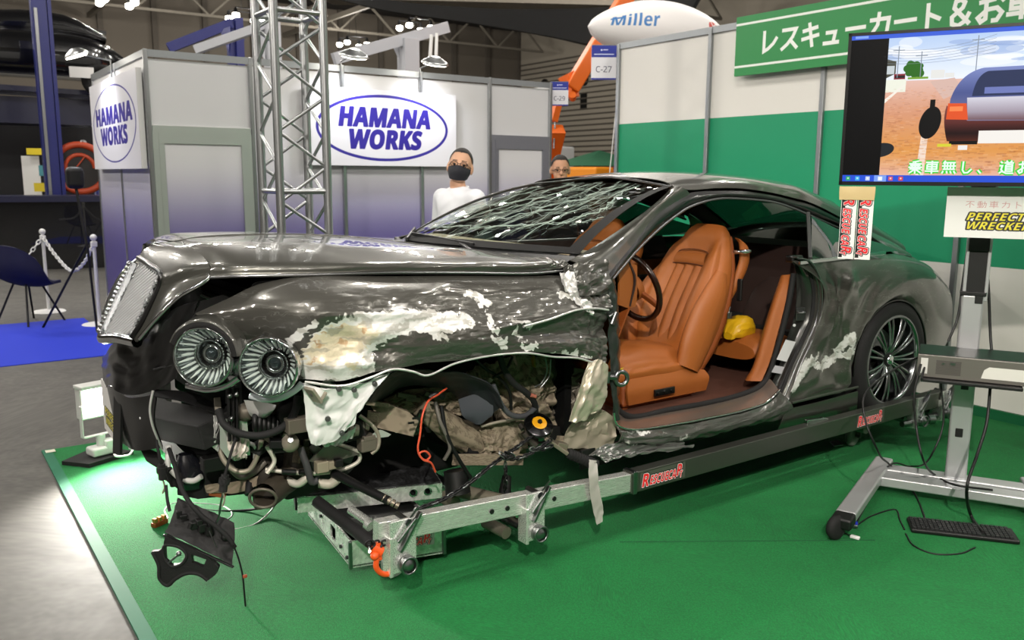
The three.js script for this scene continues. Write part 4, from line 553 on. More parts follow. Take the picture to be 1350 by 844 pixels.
  for (const s of [1, -1]) mesh('rear_pillar', patch([[[2.706, 1.137, 0.627 * s], [2.95, 1.047, 0.682 * s], [3.1, 0.985, 0.72 * s], [3.2, 0.937, 0.742 * s]], [[2.86, 1.03, 0.725 * s], [3.0, 0.985, 0.755 * s], [3.12, 0.945, 0.768 * s], [3.21, 0.915, 0.768 * s]], [[2.93, 0.938, 0.823 * s], [3.05, 0.926, 0.805 * s], [3.13, 0.915, 0.79 * s], [3.21, 0.90, 0.774 * s]]], { su: 5, sv: 5, th: 0.004 }), PAINT, car);
  // boot lid, rear bumper
  const deck = [0.78, 0.4, 0, -0.4, -0.78].map((z) => { const k = 1 - (z / 0.78) ** 2; return [[3.20 + 0.12 * k, 0.905 + 0.13 * k, z * 0.98], [3.46 + 0.1 * k, 0.845 + 0.10 * k, z * 0.89], [3.66 + 0.14 * k, 0.79 + 0.10 * k, z * 0.78], [3.74 + 0.12 * k, 0.70 + 0.07 * k, z * 0.82], [3.74 + 0.12 * k, 0.55, z * 0.86], [3.66 + 0.12 * k, 0.36, z * 0.9], [3.4 + 0.1 * k, 0.22, z]]; });
  mesh('boot_lid', patch(deck.map((c) => c.slice(0, 4)), { su: 5, sv: 5, th: 0.004 }), PAINT, car); mesh('rear_bumper', patch(deck.map((c) => c.slice(3)), { su: 5, sv: 5, th: 0.004 }), PAINT, car);
  mesh('bumper_seam', tube([[3.155, 0.534, 0.9], [3.391, 0.537, 0.84], [3.757, 0.539, 0.72]], 0.004, 20, 6), BLACK, car);
  for (const s of [1, -1]) mesh('tail_lamp', aim(new THREE.SphereGeometry(0.1, 20, 12).scale(1, 0.25, 0.7), [3.72, 0.72, 0.6 * s], [0.8, 0.1, 0.55 * s]), phy(0x8c1010, 0.15, 0, { clearcoat: 1 }), car);
  mesh('right_nose', patch([0.93, 0.70, 0.45, 0.2].map((y) => [[-1.0, y, -0.30], [-0.97, y, -0.52], [-0.88, y, -0.68], [-0.78, y, -0.76]]), { su: 5, sv: 5, th: 0.004 }), PAINT, car);
  // right side door and wing, seen only from elsewhere
  mesh('right_door', patch([[0.65, 1.1, 1.5, 1.95].map((x) => [x, 0.96, -0.885]), [0.65, 1.1, 1.5, 1.95].map((x) => [x, 0.7, -0.945]), [0.65, 1.1, 1.5, 1.95].map((x) => [x, 0.42, -0.945]), [0.65, 1.1, 1.5, 1.95].map((x) => [x, 0.2, -0.91])], { su: 5, sv: 5, th: 0.02 }), PAINT, car);
  mesh('right_wing', patch([[-0.82, -0.5, -0.1, 0.3, 0.64].map((x, i) => [x, 0.93 + 0.02 * i, -0.58 - 0.06 * i]), [-0.86, -0.5, -0.1, 0.3, 0.64].map((x, i) => [x, 0.82 + 0.02 * i, -0.70 - 0.05 * i]), [-0.84, -0.42, 0, 0.34, 0.64].map((x, i) => [x, [0.6, 0.66, 0.72, 0.66, 0.6][i], [-0.78, -0.9, -0.94, -0.94, -0.93][i]]), [-0.8, -0.36, 0, 0.36, 0.64].map((x, i) => [x, [0.35, 0.5, 0.68, 0.5, 0.2][i], [-0.76, -0.88, -0.92, -0.92, -0.91][i]])], { su: 6, sv: 6, th: 0.004 }), PAINT, car);
  mesh('side_window', patch([[0.62, 1.15, 1.5, 2.0, 2.4].map((x, i) => [x, 0.965, -0.87]), [0.74, 1.2, 1.5, 2.0, 2.4].map((x, i) => [x, [0.99, 1.12, 1.17, 1.15, 1.08][i], -0.76]), [0.90, 1.25, 1.5, 2.0, 2.38].map((x, i) => [x, [1.0, 1.17, 1.27, 1.25, 1.17][i], -0.65])], { su: 4, sv: 4 }), DGLASS, car);
  // left rear side glass with its upright
  const qg = [[[2.379, 1.162, 0.64], [2.51, 1.117, 0.65], [2.615, 1.08, 0.665], [2.85, 1.03, 0.70]], [[2.094, 0.955, 0.86], [2.226, 0.955, 0.86], [2.349, 0.954, 0.855], [2.95, 0.955, 0.83]]];
  mesh('quarter_window', patch(qg, { su: 5, sv: 5 }), new THREE.MeshPhysicalMaterial({ color: 0x1f2a26, roughness: 0.03, metalness: 0, clearcoat: 1 }), car);
  mesh('quarter_window', patch(qg.map((r) => r.map(mirrorZ)), { su: 5, sv: 5 }), DGLASS, car); mesh('window_upright', bar([2.39, 1.172, -0.635], [2.41, 0.93, -0.87], 0.02, 0.03), TRIMBLACK, car);
  mesh('window_upright', bar([2.35, 1.175, 0.635], [2.068, 0.953, 0.87], 0.02, 0.03), std(0x5d605f, 0.35, 0.6), car);
}
// wheels
function wheel(c, s, name, label) {
  const w = new THREE.Group(); w.name = name; w.position.set(...c); w.rotation.y = s > 0 ? 0 : Math.PI; car.add(w); if (label) w.userData.label = label;
  const R = 0.348, rr = 0.262; // axis along z
  const tyre = lathe([[rr, -0.12], [rr + 0.03, -0.125], [R - 0.03, -0.125], [R - 0.006, -0.11], [R, -0.08], [R, 0.07], [R - 0.006, 0.10], [R - 0.03, 0.118], [rr + 0.03, 0.12], [rr, 0.112], [rr - 0.012, 0.10]], 72).rotateX(Math.PI / 2);
  mesh('tyre', tyre, RUBBER, w);
  const rimM = std(0x8f9294, 0.2, 1);
  mesh('rim', lathe([[rr + 0.004, 0.113], [rr - 0.008, 0.116], [rr - 0.016, 0.105], [rr - 0.02, 0.085], [rr - 0.035, 0.02], [rr - 0.03, -0.1], [rr, -0.115]], 72).rotateX(Math.PI / 2), rimM, w);
  for (let k = 0; k < 11; k++) for (const d of [-1, 1]) { const a = k / 11 * 6.2832 + d * 0.088, a0 = k / 11 * 6.2832 + d * 0.13; mesh('spoke', [tube([[Math.cos(a0) * 0.045, Math.sin(a0) * 0.045, 0.075], [Math.cos(a) * 0.10, Math.sin(a) * 0.10, 0.092], [Math.cos(a) * 0.19, Math.sin(a) * 0.19, 0.098], [Math.cos(a) * 0.248, Math.sin(a) * 0.248, 0.092]], 0.0085, 14, 7)], rimM, w); }
  mesh('hub', lathe([[0, 0.088], [0.03, 0.09], [0.04, 0.082], [0.062, 0.078], [0.066, 0.05]], 32).rotateX(Math.PI / 2), DARKMETAL, w);
  mesh('hub_cap', lathe([[0, 0.102], [0.022, 0.10], [0.03, 0.092], [0.03, 0.08]], 28).rotateX(Math.PI / 2), CHROME, w);
  mesh('brake_disc', lathe([[0.07, 0.0], [0.17, 0.0], [0.17, -0.03], [0.07, -0.03]], 40).rotateX(Math.PI / 2), STEEL, w);
  mesh('brake_caliper', rbox(0.09, 0.2, 0.08, 0.015, -0.13, 0.0, -0.01), DARKMETAL, w);
}
wheel([2.83, 0.33, 0.82], 1, 'rear_wheel', 'rear wheel with thin paired spokes'); wheel([2.83, 0.33, -0.82], -1, 'rear_wheel'); wheel([0.0, 0.33, -0.80], -1, 'front_wheel');
// ---- interior
{
  mesh('cabin_floor', [box(2.0, 0.04, 1.60, 1.70, 0.22, 0), box(1.9, 0.24, 0.22, 1.5, 0.35, 0)], CARPETB, car);
  mesh('front_bulkhead', box(0.04, 0.75, 1.44, 0.62, 0.58, -0.06), BLACK, car); mesh('rear_bulkhead', [box(0.06, 0.75, 1.4, 2.72, 0.58, 0), box(0.5, 0.04, 1.3, 2.95, 0.93, 0)], DKBROWN, car);
  mesh('right_door_trim', [patch([[0.6, 1.0, 1.5, 1.98].map((x) => [x, 0.95, -0.85]), [0.6, 1.0, 1.5, 1.98].map((x) => [x, 0.84, -0.82]), [0.6, 1.0, 1.5, 1.98].map((x) => [x, 0.80, -0.80])], { su: 3, sv: 3, th: 0.01 })], DKBROWN, car);
  mesh('right_door_trim', [patch([[0.6, 1.0, 1.5, 1.98].map((x, i) => [x, 0.80, -0.80]), [0.6, 1.0, 1.5, 1.98].map((x) => [x, 0.60, -0.81]), [0.6, 1.0, 1.5, 1.98].map((x) => [x, 0.26, -0.83])], { su: 3, sv: 3, th: 0.01 })], TAN, car);
  mesh('right_side_trim', [patch([[1.98, 2.3, 2.7].map((x) => [x, 0.955, -0.84]), [1.98, 2.3, 2.7].map((x) => [x, 0.80, -0.74])], { su: 3, sv: 3, th: 0.01 })], DKBROWN, car);
  mesh('right_side_trim', [patch([[1.98, 2.3, 2.7].map((x) => [x, 0.80, -0.74]), [1.98, 2.3, 2.7].map((x) => [x, 0.70, -0.72])], { su: 3, sv: 3, th: 0.01 })], TAN, car);
  mesh('right_side_trim', [box(0.75, 0.4, 0.04, 2.35, 0.48, -0.74)], DKBROWN, car);
  // dashboard
  const dash = [0.72, 0.4, 0, -0.4, -0.72].map((z) => { const k = 1 - (z / 0.8) ** 2; return [[0.60 - 0.2 * k, 1.03, z], [0.78 - 0.12 * k, 1.03 + 0.01 * k, z], [0.93 - 0.06 * k, 0.985, z], [0.97 - 0.05 * k, 0.90, z], [0.93, 0.78, z], [0.84, 0.60, z], [0.75, 0.45, z]]; });
  mesh('dashboard', patch(dash.map((c) => c.slice(0, 3)), { su: 5, sv: 5, th: 0.01 }), std(0xa89a80, 0.7), car); mesh('dashboard', patch(dash.map((c) => c.slice(2, 5)), { su: 5, sv: 5, th: 0.01 }), DKBROWN, car); mesh('dashboard', patch(dash.map((c) => c.slice(4)), { su: 5, sv: 5, th: 0.01 }), TAND, car);
  mesh('dash_side_trim', patch([[[0.836, 0.972, 0.74], [0.915, 0.983, 0.72], [0.992, 0.966, 0.7]], [[0.848, 0.88, 0.74], [0.929, 0.866, 0.72], [0.997, 0.84, 0.7]], [[0.847, 0.796, 0.74], [0.923, 0.773, 0.72], [0.99, 0.772, 0.7]]], { su: 5, sv: 5, th: 0.01 }), TAN, car);
  // steering wheel
  const sw = new THREE.Group(); sw.name = 'steering_wheel'; car.add(sw); const sc = [1.231, 0.819, 0.42], sn = [0.93, 0.36, 0];
  mesh('wheel_rim', aim(new THREE.TorusGeometry(0.185, 0.016, 12, 48).rotateX(Math.PI / 2), sc, sn), std(0x241008, 0.25), sw); mesh('airbag_cover', aim(lathe([[0, 0.03], [0.05, 0.028], [0.075, 0.01], [0.075, -0.03]], 24), sc, sn), TAN, sw);
  mesh('wheel_spoke', [0, 2.1, 4.2].map((a) => aim(rbox(0.15, 0.02, 0.035, 0.008, 0.11, 0, 0).rotateY(a + 1.57), sc, sn)), TAND, sw); mesh('steering_column', rod([0.75, sc[1] - 0.09, sc[2]], [sc[0] - 0.01, sc[1], sc[2]], 0.045), BLACK, car);
  // seats
  const seat = (zc, name, dx = 0, label) => {
    const s = new THREE.Group(); s.name = name; car.add(s); if (label) s.userData.label = label; s.position.set(dx, 0, zc);
    // spine points of the backrest from base to top: [x, y, half width, depth]
    const sp = [[1.50, 0.40, 0.215, 0.10], [1.56, 0.52, 0.235, 0.115], [1.625, 0.66, 0.245, 0.115], [1.69, 0.80, 0.235, 0.10], [1.745, 0.92, 0.205, 0.085], [1.785, 1.01, 0.165, 0.07], [1.81, 1.075, 0.135, 0.055], [1.822, 1.11, 0.10, 0.035]];
    const loops = sp.map(([x, y, w, d]) => ring([x, y, 0], [0, 0, 1], [-0.92, 0.40, 0], w, d, 16, 0.72));
    const bk = mesh('backrest', loft(loops, { su: 4, sv: 5, disp: (u, v, p) => { const z = p[2], f = -p[0] * 0.92 + 0.40 * p[1]; const q = (u * 16) % 16; const front = q > 1.5 && q < 6.5; if (!front) return 0; const e = smooth(0.07, 0.155, Math.abs(z)); return (e - 0.55) * 0.05 * smooth(0.05, 0.2, v) * (1 - smooth(0.62, 0.78, v)); } }), TAN, s);
    const pt = (y, z, o = 0) => { let i = 0; while (i < sp.length - 2 && sp[i + 1][1] < y) i++; const t = (y - sp[i][1]) / (sp[i + 1][1] - sp[i][1]), x = lerp(sp[i][0], sp[i + 1][0], t), d = lerp(sp[i][3], sp[i + 1][3], t), w = lerp(sp[i][2], sp[i + 1][2], t); const zz = clamp(Math.abs(z) / w, 0, 0.999), k = (1 - zz ** (1 / 0.36)) ** 0.36; return [x - 0.92 * (d * k + o), y + 0.40 * (d * k + o), z]; };
    // fluted centre cushion and its piping
    for (let k = 0; k < 3; k++) { const z0 = -0.105 + k * 0.07; mesh('seat_flute', patch([0, 0.5, 1].map((a) => [0.46, 0.56, 0.68, 0.80, 0.875].map((y) => pt(y, z0 + a * 0.07, (a === 0.5 ? 0.006 : -0.012) - 0.012))), { su: 5, sv: 6 }), TAN, bk); }
    mesh('seat_panel', patch([-0.115, 0, 0.115].map((z) => [0.875, 0.90, 0.935, 0.945].map((y, i) => pt(y, z * (1 - i * 0.05), (i === 0 || i === 3 ? -0.014 : 0.004)))), { su: 5, sv: 6 }), TAN, bk);
    mesh('seam', [tube([...[0.46, 0.6, 0.75, 0.88, 0.945].map((y) => pt(y, -0.118 + (y > 0.9 ? 0.01 : 0), -0.006)), ...[0.945, 0.88, 0.75, 0.6, 0.46].map((y) => pt(y, 0.118 - (y > 0.9 ? 0.01 : 0), -0.006))], 0.003, 70, 5), tube([pt(0.878, -0.115, -0.004), pt(0.882, 0, -0.004), pt(0.878, 0.115, -0.004)], 0.003, 20, 5)], std(0x5a2c10, 0.7), bk);
    mesh('side_bolster', [0.222, -0.222].map((z) => loft([[1.44, 0.40, 0.042, 0.075], [1.49, 0.52, 0.05, 0.10], [1.56, 0.66, 0.05, 0.10], [1.63, 0.78, 0.042, 0.08], [1.69, 0.88, 0.022, 0.04]].map(([x, y, w, d], i) => ring([x, y, z * (i > 3 ? 0.92 : 1)], [0, 0, 1], [-0.92, 0.4, 0], w, d, 12)), { su: 3, sv: 5 })), TAN, bk);
    const cu = mesh('cushion', loft([[0.98, 0.40, 0.19, 0.05], [1.02, 0.425, 0.225, 0.075], [1.15, 0.43, 0.235, 0.085], [1.32, 0.415, 0.235, 0.085], [1.50, 0.40, 0.225, 0.08]].map(([x, y, w, d]) => ring([x, y, 0], [0, 0, -1], [0, 1, 0], w, d, 16, 0.7)), { su: 4, sv: 5, disp: (u, v, p) => (p[1] > 0.44 ? 0.03 * (smooth(0.1, 0.2, Math.abs(p[2])) - 0.6) : 0) }), TAN, s);
    mesh('seat_base', [rbox(0.52, 0.12, 0.44, 0.02, 1.26, 0.31, 0), rbox(0.5, 0.05, 0.40, 0.01, 1.26, 0.255, 0)], TAND, s);
    const sb = mesh('seat_valance', [patch([[1.02, 1.15, 1.3, 1.45, 1.56].map((x) => [x, 0.40 - (x > 1.5 ? 0.02 : 0), 0.232]), [1.0, 1.15, 1.3, 1.45, 1.58].map((x) => [x, 0.34, 0.25]), [1.02, 1.15, 1.3, 1.45, 1.57].map((x) => [x, 0.27, 0.24])], { su: 4, sv: 4, th: 0.015 })], TAN, s);
    mesh('seat_switch', [rbox(0.14, 0.035, 0.014, 0.004, 1.24, 0.315, 0.262), ...[1.19, 1.235, 1.285].map((x) => new THREE.CylinderGeometry(0.008, 0.008, 0.012, 10).rotateX(Math.PI / 2).translate(x, 0.315, 0.272))], GLOSSBLACK, s);
    mesh('belt_guide', [aim(new THREE.TorusGeometry(0.045, 0.012, 8, 20).scale(0.6, 1.3, 1), [1.86, 0.98, 0.17], [0.2, 0.1, 1])], CHROME, s);
    mesh('belt_arm', loft([[1.80, 0.74, 0.012, 0.02], [1.86, 0.84, 0.02, 0.03], [1.90, 0.93, 0.022, 0.035], [1.89, 1.01, 0.02, 0.035], [1.84, 1.05, 0.014, 0.02]].map(([x, y, w, d]) => ring([x, y, 0.175], [0, 0, 1], [-0.92, 0.4, 0], w, d, 10)), { su: 3, sv: 4 }), TAN, s);
    mesh('seat_back_shell', loft(sp.slice(0, 7).map(([x, y, w, d]) => ring([x + d * 0.7, y - d * 0.3, 0], [0, 0, 1], [-0.92, 0.40, 0], w * 0.93, d * 0.6, 14, 0.8)), { su: 3, sv: 4 }), TAND, s);
    return s;
  };
  const ds = seat(0.40, 'front_seat', 0, 'tan leather driver seat with fluted backrest'); seat(-0.40, 'front_seat', -0.02);
  mesh('belt_buckle', [rbox(0.018, 0.12, 0.03, 0.006, 1.83, 0.78, 0.215)], BLACK, ds); mesh('belt_tongue', [rbox(0.03, 0.035, 0.01, 0.004, 1.72, 0.655, 0.245), tube([[1.73, 0.70, 0.24], [1.71, 0.67, 0.25], [1.74, 0.64, 0.245]], 0.004, 14, 6)], STEEL, ds);
  // rear bench
  for (const z of [0.36, -0.36]) { mesh('rear_seat_cushion', loft([[2.02, 0.40, 0.22, 0.05], [2.1, 0.42, 0.26, 0.07], [2.4, 0.40, 0.26, 0.07], [2.5, 0.39, 0.24, 0.06]].map(([x, y, w, d]) => ring([x, y, z], [0, 0, -1], [0, 1, 0], w, d, 14, 0.75)), { su: 4, sv: 4 }), TAN, car); mesh('rear_seat_back', loft([[2.45, 0.42, 0.26, 0.07], [2.52, 0.56, 0.26, 0.07], [2.58, 0.68, 0.24, 0.05], [2.61, 0.76, 0.16, 0.03]].map(([x, y, w, d]) => ring([x, y, z], [0, 0, 1], [-0.95, 0.3, 0], w, d, 14, 0.75)), { su: 4, sv: 4 }), DKBROWN, car); }
  mesh('centre_console', rbox(0.8, 0.3, 0.2, 0.04, 1.25, 0.45, 0), DKBROWN, car);
  mesh('warning_tag', sheet([[0.967, 0.444, 0.6], [1.041, 0.461, 0.6], [1.052, 0.441, 0.6], [0.977, 0.424, 0.6]], 0.003), std(0xc8b23a, 0.5), car);
  const yb = mesh('yellow_bag', loft([[-0.10, 0.03, 0.02], [-0.06, 0.06, 0.055], [0.02, 0.07, 0.065], [0.08, 0.045, 0.05], [0.11, 0.02, 0.02]].map(([x, w, h]) => ring([x, h, 0], [0, 0, 1], [0, 1, 0], w, h, 10, 0.8)), { su: 3, sv: 4, disp: (u, v) => 0.006 * n2(u * 9, v * 6) }), std(0xe0b016, 0.45)); const yp = add(CAR, [2.08, 0.463, 0.42]); yb.position.set(...yp);
  tag(yb, 'crumpled yellow bag lying on the rear seat behind the driver seat', 'bag');
}
// ---- what the missing front corner lays bare
{
  const P = (n, g, m, l) => mesh(n, g, m, car, l), T = (pts, r, m = RUBBER, n = 'hose', l) => P(n, capped(pts, r, 0, 8), m, l);
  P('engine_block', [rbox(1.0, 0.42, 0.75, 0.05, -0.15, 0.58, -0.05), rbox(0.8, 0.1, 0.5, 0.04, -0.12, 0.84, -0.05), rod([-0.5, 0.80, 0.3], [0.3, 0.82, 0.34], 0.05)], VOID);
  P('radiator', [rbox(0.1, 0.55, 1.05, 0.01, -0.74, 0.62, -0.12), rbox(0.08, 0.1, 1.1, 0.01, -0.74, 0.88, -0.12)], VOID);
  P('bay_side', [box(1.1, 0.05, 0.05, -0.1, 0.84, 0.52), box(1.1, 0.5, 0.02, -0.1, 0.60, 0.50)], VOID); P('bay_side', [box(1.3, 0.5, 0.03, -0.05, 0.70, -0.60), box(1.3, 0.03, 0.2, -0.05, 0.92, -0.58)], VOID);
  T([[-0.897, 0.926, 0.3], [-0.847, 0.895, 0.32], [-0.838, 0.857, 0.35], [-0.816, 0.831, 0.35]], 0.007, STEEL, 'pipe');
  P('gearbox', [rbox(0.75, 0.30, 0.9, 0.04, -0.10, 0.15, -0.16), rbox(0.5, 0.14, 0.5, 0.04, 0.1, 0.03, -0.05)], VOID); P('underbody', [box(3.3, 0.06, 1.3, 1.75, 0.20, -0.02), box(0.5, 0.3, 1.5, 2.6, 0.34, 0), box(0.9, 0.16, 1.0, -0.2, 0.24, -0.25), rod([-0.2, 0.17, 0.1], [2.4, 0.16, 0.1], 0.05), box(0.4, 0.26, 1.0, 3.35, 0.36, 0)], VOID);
  // nose: shroud, lower cover, bumper beam
  P('grille_shroud', patch([[[-1.147, 0.598, -0.35], [-1.156, 0.716, 0], [-1.111, 0.747, 0.22], [-1.043, 0.882, 0.4], [-0.955, 0.929, 0.48]], [[-1.151, 0.531, -0.35], [-1.179, 0.633, 0], [-1.128, 0.65, 0.22], [-1.062, 0.708, 0.36], [-1.006, 0.775, 0.46]], [[-1.15, 0.457, -0.35], [-1.19, 0.548, 0], [-1.161, 0.538, 0.16], [-1.081, 0.57, 0.28], [-1.024, 0.646, 0.42]]], { su: 8, sv: 8, th: 0.006, disp: (u, v) => 0.006 * n2(u * 5, v * 3) }), GLOSSBLACK);
  for (let i = 0; i < 7; i++) P('shroud_slat', bar(mix([-1.088, 0.66, 0.32], [-0.995, 0.858, 0.32], i / 6), mix([-1.011, 0.695, 0.42], [-0.976, 0.878, 0.42], i / 6), 0.012, 0.008), PLASTIC);
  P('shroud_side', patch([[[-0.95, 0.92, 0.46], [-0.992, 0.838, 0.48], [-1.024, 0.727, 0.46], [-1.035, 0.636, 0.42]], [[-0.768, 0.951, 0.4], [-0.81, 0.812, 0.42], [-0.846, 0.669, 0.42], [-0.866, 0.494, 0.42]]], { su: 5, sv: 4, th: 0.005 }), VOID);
  P('lower_cover', patch([[[-1.138, 0.447, -0.42], [-1.168, 0.518, -0.1], [-1.139, 0.512, 0.1], [-1.077, 0.554, 0.28]], [[-1.122, 0.313, -0.42], [-1.16, 0.382, -0.1], [-1.134, 0.406, 0.12], [-1.091, 0.45, 0.28]], [[-1.111, 0.198, -0.42], [-1.143, 0.275, -0.1], [-1.129, 0.299, 0.12], [-1.063, 0.337, 0.26]]], { su: 7, sv: 6, th: 0.006 }), GLOSSBLACK, 'glossy black lower nose cover torn off at one side');
  P('cover_edge', tube([[-1.091, 0.575, 0.3], [-1.106, 0.504, 0.3], [-1.101, 0.444, 0.3], [-1.084, 0.385, 0.29], [-1.065, 0.334, 0.27]], 0.005, 30, 6), BAREALU);
  P('number_plate_holder', sheet([[-1.165, 0.494, -0.06], [-1.153, 0.494, 0.02], [-1.173, 0.261, 0.02], [-1.185, 0.248, -0.06]], 0.01), BLACK);
  P('bumper_beam', [bar([-0.912, 0.431, 0.47], [-1.04, 0.40, 0.05], 0.10, 0.135, [0, 0, 1], 0.006), bar([-1.04, 0.40, 0.05], [-1.02, 0.40, -0.55], 0.10, 0.135, [0, 0, 1], 0.006)], PLASTIC, 'black box bumper beam with a torn bright end');
  P('beam_top', patch([[[-1.093, 0.548, 0.28], [-1.004, 0.532, 0.36], [-0.912, 0.496, 0.47]], [[-1.074, 0.567, 0.26], [-0.967, 0.555, 0.33], [-0.854, 0.51, 0.42]]], { su: 5, sv: 3, th: 0.004 }), BLACK);
  P('beam_end', patch([[[-0.922, 0.493, 0.475], [-0.898, 0.488, 0.46]], [[-0.923, 0.436, 0.48], [-0.895, 0.432, 0.46]], [[-0.931, 0.371, 0.475], [-0.908, 0.345, 0.46]]], { su: 6, sv: 6, th: 0.004, disp: (u, v) => 0.006 * n2(u * 9, v * 9) }), BAREALU);
  P('crash_plate', sheet([[-0.907, 0.484, 0.5], [-0.813, 0.462, 0.52], [-0.801, 0.324, 0.5], [-0.881, 0.322, 0.48], [-0.907, 0.368, 0.48]], 0.006), BAREALU);
  P('marker_clip', new THREE.SphereGeometry(0.009, 10, 8).translate(...[-1.113, 0.444, 0.18]), WHITEP);
  // dark carrier behind everything below the lamps
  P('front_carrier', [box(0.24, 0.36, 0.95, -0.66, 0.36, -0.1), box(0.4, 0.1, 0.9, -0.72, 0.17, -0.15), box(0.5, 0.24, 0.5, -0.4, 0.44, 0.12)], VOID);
  P('undertray', sheet([[-1.108, 0.302, 0.05], [-1.055, 0.274, 0.1], [-0.987, 0.182, 0.16], [-0.998, 0.13, 0.18], [-1.042, 0.168, 0.14], [-1.044, 0.201, 0.12], [-1.087, 0.236, 0.08]], 0.006), BLACK); P('undertray', sheet([[-1.005, 0.285, 0.22], [-0.828, 0.274, 0.3], [-0.572, 0.267, 0.45], [-0.365, 0.209, 0.5], [-0.468, 0.116, 0.5], [-0.631, 0.078, 0.42], [-0.757, 0.112, 0.34], [-0.933, 0.099, 0.24], [-0.998, 0.12, 0.2]], 0.008), BLACK);
  // lamps' bracketry
  T([[-0.928, 0.536, 0.56], [-0.921, 0.488, 0.6], [-0.88, 0.457, 0.63], [-0.808, 0.444, 0.66], [-0.737, 0.466, 0.68], [-0.697, 0.518, 0.7], [-0.68, 0.581, 0.7]], 0.014, RUBBER, 'hose', 'thick black hose looping under the headlamps');
  for (const k of [0, 0.55, 1]) P('lamp_strut', bar(mix([-0.88, 0.605, 0.54], [-0.85, 0.6, 0.54], k), mix([-0.893, 0.41, 0.56], [-0.863, 0.405, 0.56], k), 0.011, 0.02), GLOSSBLACK);
  for (const p of [[-0.889, 0.585, 0.575], [-0.865, 0.587, 0.575], [-0.888, 0.499, 0.575], [-0.874, 0.442, 0.575]]) P('bolt', new THREE.SphereGeometry(0.010, 10, 8).translate(...p), STEEL);
  P('lamp_bracket', patch([[[-0.84, 0.562, 0.58], [-0.789, 0.557, 0.62], [-0.75, 0.549, 0.66]], [[-0.825, 0.511, 0.58], [-0.791, 0.506, 0.62], [-0.756, 0.533, 0.66]], [[-0.8, 0.481, 0.56], [-0.776, 0.487, 0.6], [-0.757, 0.511, 0.63]]], { su: 5, sv: 5, th: 0.004 }), BAREALU);
  P('washer_bellows', [...Array(6)].map((_, i) => new THREE.TorusGeometry(0.034, 0.011, 8, 20).rotateY(1.1).translate(...mix([-0.798, 0.474, 0.58], [-0.713, 0.438, 0.58], i / 5))), BLACK);
  P('fan_housing', [aim(lathe([[0.05, -0.04], [0.055, 0.02], [0.045, 0.03], [0.02, 0.03], [0, 0.035]], 24), [-0.671, 0.491, 0.6], [-0.3, 0, 1])], BLACK);
  P('mount_bush', [aim(lathe([[0.0, 0.03], [0.012, 0.03], [0.014, 0.015], [0.03, 0.012], [0.034, -0.02], [0.03, -0.04]], 24), [-0.701, 0.399, 0.66], [-0.3, 0.6, 1])], CAST); P('bolt', aim(new THREE.CylinderGeometry(0.011, 0.011, 0.02, 6), [-0.71, 0.413, 0.685], [-0.3, 0.6, 1]), STEEL);
  P('mount_arm', [bar([-0.767, 0.397, 0.62], [-0.694, 0.389, 0.64], 0.05, 0.03), bar([-0.747, 0.365, 0.6], [-0.696, 0.367, 0.62], 0.03, 0.03)], DARKMETAL);
  P('control_box', rbox(0.085, 0.055, 0.05, 0.005, ...[-0.687, 0.474, 0.7]), DULL);
  P('crush_can', patch([[[-0.889, 0.416, 0.52], [-0.85, 0.432, 0.56], [-0.818, 0.397, 0.56]], [[-0.889, 0.361, 0.53], [-0.857, 0.354, 0.57], [-0.832, 0.346, 0.56]], [[-0.859, 0.317, 0.5], [-0.849, 0.332, 0.54], [-0.826, 0.328, 0.54]]], { su: 6, sv: 6, th: 0.004, disp: (u, v) => 0.008 * n2(u * 6, v * 6) }), std(0xcfc6bc, 0.5, 0.2));
  // pipes
  T([[-0.901, 0.362, 0.44], [-0.887, 0.305, 0.46], [-0.85, 0.264, 0.48], [-0.81, 0.265, 0.5], [-0.779, 0.325, 0.52], [-0.768, 0.388, 0.54]], 0.010, CAST, 'pipe'); T([[-0.831, 0.431, 0.5], [-0.816, 0.381, 0.5], [-0.789, 0.363, 0.52], [-0.784, 0.309, 0.5]], 0.008, BAREALU, 'pipe');
  T([[-0.745, 0.255, 0.5], [-0.655, 0.237, 0.54], [-0.555, 0.219, 0.56], [-0.46, 0.231, 0.6], [-0.407, 0.261, 0.62], [-0.412, 0.296, 0.62], [-0.491, 0.342, 0.62]], 0.0085, std(0xc8c4b8, 0.5, 0.3), 'pipe', 'pale bent coolant pipe'); T([[-0.701, 0.255, 0.56], [-0.651, 0.245, 0.57]], 0.012, BLACK, 'pipe_sleeve'); T([[-0.64, 0.248, 0.58], [-0.612, 0.24, 0.58]], 0.011, BLACK, 'pipe_sleeve');
  T([[-0.663, 0.198, 0.5], [-0.635, 0.186, 0.54], [-0.612, 0.206, 0.56], [-0.592, 0.233, 0.56]], 0.016, std(0xc8c4b8, 0.5, 0.3), 'pipe'); T([[-0.556, 0.179, 0.56], [-0.514, 0.173, 0.58], [-0.477, 0.209, 0.6]], 0.020, std(0xb8b2a4, 0.6, 0.2), 'pipe');
  T([[-1.024, 0.32, 0.2], [-1.034, 0.284, 0.22], [-1.039, 0.245, 0.22]], 0.012, WHITEP, 'pipe'); T([[-1.03, 0.233, 0.24], [-1.003, 0.202, 0.26], [-0.965, 0.194, 0.3], [-0.938, 0.213, 0.32]], 0.012, std(0xc8c8c4, 0.5), 'pipe'); T([[-1.037, 0.235, 0.22], [-1.027, 0.202, 0.22], [-1.018, 0.162, 0.22]], 0.016, RUBBER);
  P('washer_tank', loft([[[-0.97, 0.29, 0.24], 0.03], [[-0.963, 0.245, 0.24], 0.05], [[-0.958, 0.187, 0.24], 0.06], [[-0.951, 0.148, 0.24], 0.045]].map(([p, r]) => ring(p, [1, 0, 0], [0, 0, 1], r, r * 0.8, 12, 0.8)).reverse(), { su: 3, sv: 4 }), phy(0x15161c, 0.25, 0, { clearcoat: 0.6 }));
